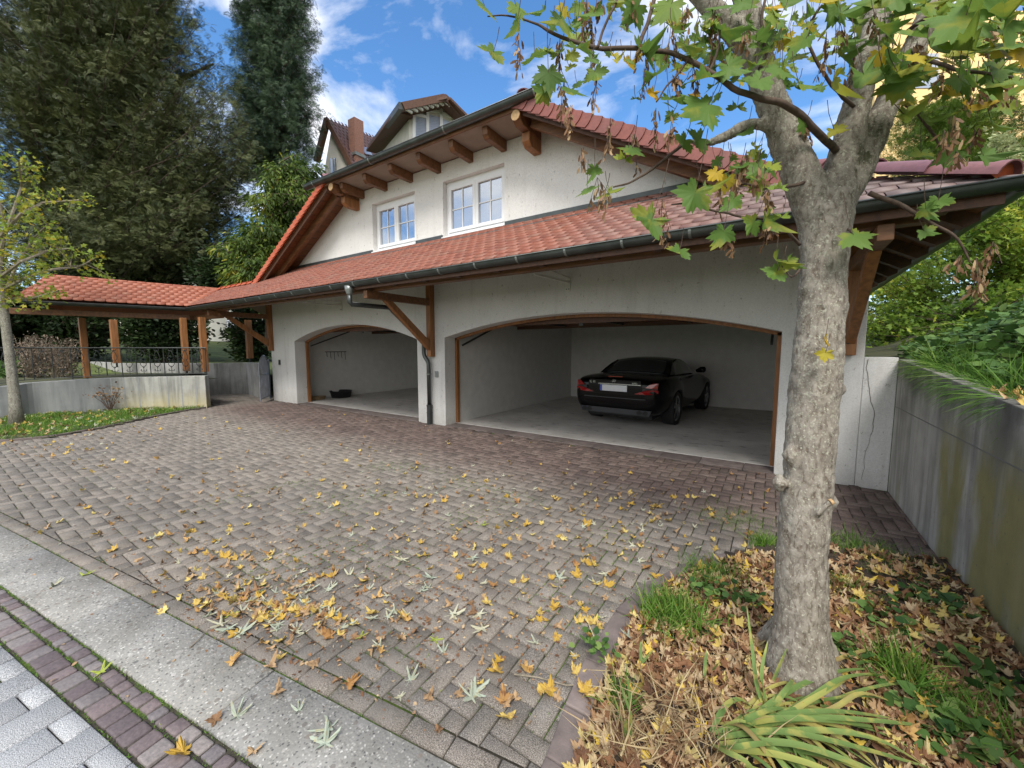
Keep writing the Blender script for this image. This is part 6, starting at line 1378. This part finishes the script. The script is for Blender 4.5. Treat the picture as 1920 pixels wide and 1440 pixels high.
def tuft(px, py, n, r_, h, mat='grass', lab='grass tuft'):
    c = PZ(px, py, .05); P = np.array([(c.x + random.gauss(0, r_), c.y + random.gauss(0, r_), heightbed(c.x, c.y) if c.y < 3.4 else 0) for _ in range(n * 2)]); o = blades('grass_tuft', P, h * 1.35, mat, None, .045, .55, par=None)
    for k_ in ('kind', 'label', 'category'):
        if k_ in o: del o[k_]
    return tag(o, lab, 'grass tuft')
tuft(1265, 1150, 420, .085, .10, lab='bright green grass tuft inside the kerb left of the maple trunk')
tuft(1335, 1075, 260, .10, .08, lab='small grass tuft at the back of the bed behind the kerb bend')
tuft(1440, 1015, 150, .05, .09, lab='grass tuft right beside the maple trunk at the far edge of the bed')
tuft(1600, 1020, 380, .16, .07, lab='flat grass patch behind the maple trunk near the garage paving')
tuft(1680, 1060, 380, .16, .07, lab='grass patch between maple trunk and mossy wall')
tuft(1690, 1270, 90, .05, .13, lab='thin grass tuft among brown leaves right of the maple trunk')
tuft(1380, 965, 500, .16, .03, lab='mossy grass patch on the pavers beside the maple trunk')
tuft(1235, 1095, 60, .03, .05, lab='tiny grass tuft growing on the kerb stone')
tuft(1800, 1330, 160, .09, .09, lab='grass tuft near the wall foot at the lower right edge'); tuft(1600, 1110, 130, .07, .06, lab='thin grass in the litter behind the trunk, towards the mossy wall'); tuft(1160, 1300, 70, .04, .08, lab='sparse grass at the inner kerb edge left of the straw clump')
# weeds: small broad leaves
def weed(px, py, n, r_, sz, lab):
    c = PZ(px, py, .05); P = np.array([(c.x + random.gauss(0, r_), c.y + random.gauss(0, r_), .05 + abs(random.gauss(.02, .02))) for _ in range(n)]); o = np_mesh('weed', *oval_t(.75, .1), rotmats(n, dirs=np.stack([rng.normal(size=n), rng.normal(size=n), rng.uniform(.1, .6, n)], 1), scale=sz * rng.uniform(.6, 1.3, n), upbias=3), P, rng.random(n), M['ivy']); return tag(o, lab, 'weed')
weed(1120, 1222, 40, .04, .035, 'green creeping weed growing over the kerb stone'); weed(1765, 1140, 80, .07, .06, 'bright green broad-leaved weed at the foot of the mossy wall'); weed(1590, 1230, 50, .06, .045, 'low green weed just right of the trunk foot')
weed(1660, 1170, 60, .08, .05, 'green weed in the litter between the trunk and the mossy wall'); weed(1810, 1390, 60, .08, .06, 'green broad leaves in the lower right corner of the bed'); weed(1400, 1130, 45, .06, .045, 'small green weed left of the trunk, behind the kerb bend')
weed(1860, 1290, 60, .08, .06, 'green broad leaves at the right edge by the wall foot'); weed(1730, 1350, 45, .07, .05, 'green weed patch among brown leaves at the lower right'); weed(1330, 1110, 40, .05, .05, 'green weed behind the grass tuft left of the trunk')
# moss tufts in the joints of the driveway
mp_ = scatter_pts(9000, [(-4.5, .9), (-.7, 1.2), (-.7, 3.2), (-4.5, 3.6)], lambda x, y: -.003, lambda x, y: max(0, .15 + 1.6 * noise.noise(Vector((x * 1.6, y * 1.6, 8)))))
def snap(p):
    # move to the nearest paver joint
    lx, ly = toloc(p[0], p[1]); gx, gy = round(lx / Wd) * Wd, round(ly / Wd) * Wd
    if abs(lx - gx) < abs(ly - gy): lx = gx + random.gauss(0, .003)
    else: ly = gy + random.gauss(0, .003)
    x, y = tow(lx, ly); return (x, y, p[2])
mp_ = np.array([snap(p) for p in mp_]); blades('joint_moss', mp_, .014, 'grass', 'green moss and tiny grass in the paver joints', .22, .8)
cm = []
for _ in range(2600):
    x = random.uniform(-5, -1.3); c0 = random.choice([.792, .72, .615, 1.105]); cm.append((x, yl(x, c0) + random.gauss(0, .004), -.006))
blades('gutter_moss', np.array(cm), .013, 'grass', 'moss in the joints of the cobble gutter', .25, .8)
# bank vegetation on top of the retaining wall
bp = scatter_pts(9000, [(1.16, 1.6), (4.5, 1.6), (5, 9), (1.3, 7), (1.16, 5.7)], lambda x, y: rz(x, y), lambda x, y: 1 / (1 + (x - 1.1)))
n = len(bp); bp[:, 2] += rng.uniform(0, .28, n) * np.minimum(1, (bp[:, 0] - 1.0) * 1.6 + .15)
o = np_mesh('bank_plants', *oval_t(.75, .15), rotmats(n, dirs=np.stack([rng.normal(size=n), rng.normal(size=n), rng.uniform(-.3, .5, n)], 1), scale=.085 * rng.uniform(.5, 1.4, n), upbias=2), bp, np.clip(rng.normal(.45, .25, n), 0, 1), M['ivy']); tag(o, 'mixed green leafy ground cover on the bank above the concrete wall', 'ground cover', kind='stuff')
# hanging grass over the wall edge
hp = []; hd = []
for _ in range(3000):
    y = random.uniform(3.3, 5.3); x = 1.14 + abs(random.gauss(0, .10)); hp.append((x, y, rz(x, y) + .02)); hd.append((-1.0 + random.gauss(0, .6), random.gauss(-.2, .6), random.uniform(.2, 1.2)))
n = len(hp); o = np_mesh('hanging_grass', *blade_t(.03, 1.3, 5), rotmats(n, dirs=np.array(hd), scale=.21 * rng.uniform(.4, 1.25, n), upbias=1), np.array(hp), rng.random(n) * .8, M['grass']); tag(o, 'long grass hanging over the top of the mossy concrete wall', 'grass', kind='stuff')
TOPL = np.array([(random.uniform(1.06, 1.3), random.uniform(2.2, 3.6), 0) for _ in range(110)]); TOPL[:, 2] = [rz(x, y) + .05 for x, y, _ in TOPL]
# ================================================================== LEAVES ON THE GROUND
def curlleaf(depth, curl, seed, fold, sq=1):
    V, Fc = maple_t(depth, curl, 1, seed, fold); rr = random.Random(seed)
    return [(x * sq, y, z + .05 + .06 * sin(5 * x + seed) * cos(4 * y)) for x, y, z in V], Fc
kinds = [('lf_yellow', 'yellow maple leaf', curlleaf(.34, .6, 11, .1), .105), ('lf_yellow', 'yellow maple leaf', curlleaf(.34, 1.1, 12, .3), .10), ('lf_orange', 'orange maple leaf', curlleaf(.36, 1.2, 13, .3), .10), ('lf_brown', 'brown curled leaf', curlleaf(.4, .9, 14, .35, .8), .09), ('lf_brown', 'brown curled leaf', curlleaf(.5, .7, 15, .4, .7), .10),
         ('lf_pale', 'pale silvery deeply lobed leaf', curlleaf(.82, .5, 16, .2), .13), ('lf_pale', 'pale silvery deeply lobed leaf', curlleaf(.85, .9, 17, .4, .8), .12), ('lf_green', 'yellow-green deeply lobed leaf', curlleaf(.75, .5, 18, .2), .095), ('lf_brown', 'brown leaf', curlleaf(.4, -.8, 19, .25, .8), .1)]
protos = []
def leafmesh(tpl, mat, nm='leaf_blade'):
    b = MB(); b.add(tpl[0], tpl[1], random.random()); k = len(b.v); me = bpy.data.meshes.new(nm)
    V = list(tpl[0]); st_ = [(0, -.02, .04), (.012, -.03, .04), (.03, -.32, .02), (.02, -.33, .03)]; F_ = list(tpl[1]) + [tuple(i + len(V) for i in range(4))]
    me.from_pydata(V + st_, [], F_); at = me.attributes.new('rnd', 'FLOAT', 'POINT'); at.data.foreach_set('value', [random.random()] * len(me.vertices)); me.materials.append(M[mat]); return me
for mat, lab, tpl, s_ in kinds: protos.append([leafmesh(tpl, mat) for _ in range(3)])
def surf(x, y):
    if inside(x, y, BED): return heightbed(x, y) + .03, 'on the planting bed by the kerb'
    c0 = y - SL * x
    if c0 > 1.11:
        kd = min((Vector(p) - Vector((x, y))).length for p in KL)
        return 0, ('on the pavers beside the planting bed kerb' if kd < .4 else 'on the edging pavers along the concrete strip' if c0 < 1.22 else 'on the pavers just behind the concrete strip' if c0 < 1.6 else 'on the pavers in the middle of the driveway' if y < 2.6 else 'on the far pavers towards the garage')
    if c0 > .795: return .004, 'on the pale concrete strip'
    if c0 > .615: return .002, 'on the cobble gutter'
    return .004, 'on the sidewalk slabs'
KEY = [(565, 957, 5), (190, 1005, 0), (215, 1045, 5), (160, 1080, 7), (420, 1045, 0), (470, 1050, 3), (355, 1000, 3), (755, 1050, 5), (810, 1085, 5), (815, 1200, 7), (620, 1195, 2), (850, 1155, 5), (905, 1180, 5), (1035, 1298, 0), (1097, 1312, 0), (950, 1345, 1), (945, 1318, 2), (990, 1255, 2), (935, 1260, 0), (1085, 1080, 0), (1105, 1060, 0), (1140, 1100, 0), (1145, 1080, 2), (520, 1305, 3), (345, 1412, 0), (475, 1412, 3), (610, 1398, 5), (620, 1370, 5), (445, 1345, 6), (405, 1355, 3), (430, 1180, 5), (455, 1185, 5), (415, 1172, 5), (890, 1300, 5), (885, 1310, 5), (1030, 955, 0), (1180, 945, 0), (985, 985, 0), (905, 985, 7), (1100, 985, 0), (760, 1160, 2), (740, 1165, 3), (700, 1150, 0), (590, 1250, 3), (505, 1255, 3), (655, 1285, 2), (1110, 1170, 0), (1230, 1080, 0), (190, 1262, 7), (100, 1100, 6), (95, 985, 4), (620, 1135, 0), (750, 1010, 3), (610, 1040, 3)]
fl = []
for px, py, k in KEY: p = PZ(px, py, 0); fl.append((p.x, p.y, k, 1.15))
ZN = [(450, 1110, 110, 35, 100), (520, 1150, 60, 20, 60), (620, 1150, 140, 55, 80), (800, 1090, 160, 70, 50), (1000, 1040, 130, 60, 45), (1100, 1160, 70, 80, 38), (700, 1010, 220, 30, 22), (880, 1250, 160, 60, 16), (380, 1060, 110, 25, 18), (600, 1330, 120, 50, 8), (1180, 1010, 90, 40, 30), (250, 1010, 150, 30, 12)]
for cx, cy, sx, sy, n in ZN:
    for _ in range(n):
        px, py = random.gauss(cx, sx * .8), random.gauss(cy, sy * .8)
        if py < 870: continue
        p = PZ(px, py, 0)
        if inside(p.x, p.y, BED) and random.random() < .8: continue
        if p.y - SL * p.x < 1.15 and random.random() < .8: continue
        w8 = [14, 10, 8, 24, 20, 13, 13, 3] if px < 900 else [26, 20, 12, 20, 12, 6, 5, 1]
        fl.append((p.x, p.y, random.choices(range(8), w8)[0], random.uniform(.55, 1.05)))
fl.sort(key=lambda q: q[1] ** 2 + q[0] ** 2 - (8 if q[3] > 1.1 else 0)); rest = fl[300:]; fl = fl[:300]
for x, y, k, sc_ in fl:
    mat, lab, tpl, s_ = kinds[k]; z, where = surf(x, y); o = bpy.data.objects.new('fallen_leaf', random.choice(protos[k])); C.objects.link(o)
    o.location = (x, y, z + .004); s = s_ * sc_ * 1.0; o.scale = (s, s, s * random.uniform(.7, 1.2)); o.rotation_euler = (random.gauss(0, .16), random.gauss(0, .16), random.uniform(0, 2 * pi))
    if k in (3, 4) and random.random() < .5: o.rotation_euler.x += pi; o.location.z += s * .12
    lab = ('large ' if s > .105 else 'small ' if s < .075 else '') + lab
    tag(o, lab + ' lying ' + where, 'fallen leaf', 'fallen leaves: ' + lab + ' ' + where)
def leafstuff(name, pts, ks, size, label, mats=None, flat=2.5):
    """pts (n,3)"""
    n = len(pts); kk = rng.integers(0, len(ks), n)
    for i, k in enumerate(ks):
        P = pts[kk == i]; m = len(P)
        if not m: continue
        dr = np.stack([rng.normal(size=m), rng.normal(size=m), rng.normal(0, .35 if flat > 2.3 else .14, m)], 1); mat, lab, tpl, s_ = kinds[k] if mats is None else (mats, '', kinds[k][2], 0)
        o = np_mesh(name, tpl[0], tpl[1], rotmats(m, dirs=dr, scale=size * rng.uniform(.6, 1.3, m), upbias=flat), P, rng.random(m), M[mat]); tag(o, label, 'fallen leaves', kind='stuff')
RP_ = [(x, y, .006) for x, y, k, s_ in rest]
for cx, cy, sx, sy, n in [(900, 930, 260, 40, 150), (620, 900, 260, 40, 80), (300, 880, 260, 50, 60), (1250, 960, 110, 30, 110), (250, 1000, 200, 50, 40), (1000, 860, 250, 30, 30), (620, 790, 160, 25, 30), (750, 830, 200, 30, 30), (90, 830, 90, 15, 80), (250, 800, 90, 10, 30)]:
    for _ in range(n):
        px, py = random.gauss(cx, sx), random.gauss(cy, sy)
        if py < 765 or py > 1120: continue
        p = PZ(px, py, .008)
        if p.y < D - .05 and not inside(p.x, p.y, BED) and p.y > yl(p.x, 1.12): RP_.append((p.x, p.y, .008))
RP_ = np.array(RP_); leafstuff('scattered_leaves', RP_, [0, 1, 2, 3, 4, 5, 3, 1], .07, 'small fallen leaves scattered over the far driveway')
gl = scatter_pts(420, gs_poly, lambda x, y: .06); leafstuff('verge_leaves', gl, [0, 7, 3, 5], .10, 'fallen leaves lying in the grass strip at the left')
leafstuff('wall_top_leaves', TOPL, [0, 3, 2, 1], .08, 'yellow and brown leaves lying on top of the mossy concrete wall')
# crumbs: bits of leaf and seeds
cr_ = []
for _ in range(3000):
    px, py = random.gauss(750, 300), random.gauss(1080, 110)
    if not (870 < py < 1440 and 0 < px < 1350): continue
    p = PZ(px, py, .004)
    if not inside(p.x, p.y, BED) and (p.y > yl(p.x, 1.1) or random.random() < .25): cr_.append((p.x, p.y, .005))
cr_ = np.array(cr_); n = len(cr_); o = np_mesh('leaf_crumbs', *oval_t(.5, .2), rotmats(n, dirs=np.stack([rng.normal(size=n), rng.normal(size=n), rng.normal(0, .2, n)], 1), scale=.014 * rng.uniform(.4, 2, n), upbias=2.5), cr_, rng.random(n) * .8, M['litter']); tag(o, 'seeds and crumbs of dry leaves on the pavers', 'debris', kind='stuff')
# twigs on the pavers
def twig(pts, r_, lab):
    b = MB(); P = [PZ(x, y, .008) for x, y in pts]; b.tube([p + Vector((random.gauss(0, .004), random.gauss(0, .004), .004 * (i % 2))) for i, p in enumerate(P)], [r_ * (1 - .5 * i / len(P)) for i in range(len(P))], 6); tag(b.build('twig', M['twig_g']), lab, 'twig')
twig([(965, 1262), (1010, 1272), (1060, 1285), (1120, 1282), (1180, 1284)], .004, 'long thin dry twig lying from the pavers across the kerb'); twig([(360, 1212), (372, 1200), (390, 1180)], .003, 'short dark twig on the edge of the concrete strip'); twig([(560, 1150), (600, 1142), (640, 1140)], .002, 'thin twig among the leaves on the pavers')
# litter in the bed
bp = scatter_pts(7200, [(p[0] + .10, p[1]) for p in KL] + [(1.02, 3.8), (1.02, .6), (-.45, .6)], lambda x, y: heightbed(x, y) + random.uniform(.0, .022), lambda x, y: (1 if y < 3.2 else .3) * (.35 if noise.noise(Vector((x * 2.2, y * 2.2, 4))) > .22 else 1))
leafstuff('bed_litter', bp, [3, 0, 1, 8], .075, 'thick layer of brown and yellow fallen leaves in the planting bed', mats='litter', flat=2.2)
bp = scatter_pts(1500, [(p[0] + .10, p[1]) for p in KL] + [(1.02, 3.6), (1.02, .6), (-.45, .6)], lambda x, y: heightbed(x, y) + random.uniform(.0, .03), lambda x, y: 1 if y < 2.9 else .3); n = len(bp)
o = np_mesh('dry_strips', *lance_t(.18, .35), rotmats(n, dirs=np.stack([rng.normal(size=n), rng.normal(size=n), rng.normal(0, .25, n)], 1), scale=.055 * rng.uniform(.5, 1.5, n), upbias=1.8), bp, rng.random(n) * .85, M['litter']); tag(o, 'narrow curled dry leaves in the planting bed', 'fallen leaves', kind='stuff')
yb = scatter_pts(120, [(p[0] + .10, p[1]) for p in KL] + [(1.0, 3.6), (1.0, .9), (-.45, .9)], lambda x, y: heightbed(x, y) + .04); leafstuff('bright_bed_leaves', yb, [0, 1, 2, 0], .085, 'bright yellow leaves on top of the litter in the bed', flat=1.6)
# dry straw clump in front
sp_ = []; 
for _ in range(380):
    px, py = random.gauss(1250, 75), random.gauss(1370, 60)
    if px < 1110: continue
    p = PZ(px, min(py, 1500), .06); sp_.append((p.x, p.y, .05))
n = len(sp_); o = np_mesh('dry_straw', *blade_t(.035, .9, 4), rotmats(n, dirs=np.stack([rng.normal(0, .9, n), rng.normal(0, .9, n), rng.uniform(.15, 1, n)], 1), scale=.15 * rng.uniform(.4, 1.4, n)), np.array(sp_), rng.random(n), M['straw']); tag(o, 'withered pale straw clump at the front of the bed', 'dry plant', kind='stuff')
# iris clump: long arching strap leaves
def strap(path, w0, rnd, b):
    P = [Vector(p) for p in path]; Q, _ = densify(P, [1] * len(P), 5); m = len(Q); k = len(b.v)
    for i, p in enumerate(Q):
        t = i / (m - 1); d = (Q[min(i + 1, m - 1)] - Q[max(i - 1, 0)]).normalized(); s_ = d.cross(Vector((0, 0, 1))); s_ = s_.normalized() if s_.length > .05 else Vector((1, 0, 0)); wz = s_.cross(d).normalized()
        w_ = w0 * min(1, .55 + 2.2 * t) * (1 - t ** 3.0) ** .8 + .0006
        b.v += [tuple(p - s_ * w_ / 2 + wz * w_ * .12), tuple(p), tuple(p + s_ * w_ / 2 + wz * w_ * .12)]; rv = min(1, max(0, rnd + (.35 if t > .82 else 0) + random.gauss(0, .03))); b.r += [rv, rv * .92, rv]
    for i in range(m - 1):
        for j in (0, 1): b.f.append((k + 3 * i + j, k + 3 * i + j + 1, k + 3 * i + 3 + j + 1, k + 3 * i + 3 + j))
b = MB(); c0 = PZ(1385, 1400, .05)
IR = [((1340, 1375), (1440, 1350), (1560, 1352), (1700, 1375), .03, .3), ((1345, 1385), (1460, 1372), (1600, 1400), (1760, 1445), .03, .25), ((1350, 1395), (1480, 1395), (1620, 1440), (1740, 1500), .032, .45), ((1345, 1405), (1450, 1415), (1560, 1450), (1650, 1510), .03, .8), ((1350, 1380), (1500, 1348), (1640, 1352), (1770, 1366), .028, .3), ((1350, 1370), (1480, 1340), (1580, 1335), (1690, 1350), .026, .2),
      ((1440, 1360), (1520, 1310), (1580, 1272), (1650, 1262), .026, .35), ((1445, 1365), (1500, 1325), (1560, 1290), (1600, 1265), .024, .85), ((1440, 1350), (1462, 1310), (1480, 1285), (1492, 1265), .022, .3), ((1345, 1400), (1380, 1402), (1430, 1395), (1480, 1400), .026, .3), ((1335, 1395), (1360, 1410), (1400, 1430), (1440, 1470), .028, .6), ((1400, 1380), (1520, 1370), (1640, 1385), (1740, 1440), .028, .5), ((1440, 1340), (1432, 1300), (1428, 1260), (1440, 1200), .018, .4), ((1440, 1345), (1420, 1290), (1412, 1230), (1400, 1135), .018, .2), ((1380, 1365), (1400, 1350), (1450, 1330), (1500, 1330), .024, .2), ((1430, 1400), (1560, 1420), (1650, 1470), (1700, 1520), .03, .2), ((1450, 1370), (1560, 1330), (1620, 1300), (1700, 1330), .022, .95)]
for q in IR:
    pts = q[:4]; hs_ = [.05, .12, .13, .055] if abs(pts[0][1] - pts[3][1]) < 160 else [.05, .15, .2, .24]
    if pts[3][1] < 1240: hs_ = [.05, .12, .20, .30]
    strap([tuple(PZ(x, y, z)) for (x, y), z in zip(pts, hs_)], q[4] * .95, q[5], b)
for _ in range(46):
    x0, y0 = random.gauss(1400, 30), random.gauss(1380, 20); a = random.uniform(-.5, .9); L_ = random.uniform(80, 330); P_ = [(x0 + L_ * t * cos(a), y0 + L_ * t * sin(a) - 40 * sin(pi * t)) for t in (0, .35, .7, 1)]
    strap([tuple(PZ(x, y, z)) for (x, y), z in zip(P_, (.05, random.uniform(.07, .12), random.uniform(.06, .12), .05))], random.uniform(.012, .024), random.choice([.1, .2, .3, .45, .7, .9, 1]), b)
o = b.build('iris_plant', M['iris'], smooth=True, fix=False); tag(o, 'fan of long yellow-green strap leaves flopping over the leaf litter in the foreground', 'iris')
for px, py, h_, lab in ((1197, 1245, .09, 'single short green blade by the kerb near the straw clump'), (1180, 1330, .13, 'pair of green blades leaning left at the kerb'), (1170, 1380, .14, 'green blades lying towards the lower kerb edge'), (1330, 1265, .08, 'two short green blades between straw and trunk'), (1430, 1290, .20, 'upright green blades right in front of the trunk foot')):
    b = MB()
    for _ in range(3):
        c = PZ(px + random.gauss(0, 8), py + random.gauss(0, 6), .05); t_ = Vector((random.gauss(0, .04), random.gauss(0, .04), h_ * random.uniform(.7, 1))); strap([c, c + t_ * .35, c + t_ * .7, c + t_], .014, random.uniform(.1, .5), b)
    tag(b.build('green_shoots', M['iris'], smooth=True, fix=False), lab, 'shoots')
SC.cycles.use_denoising = True
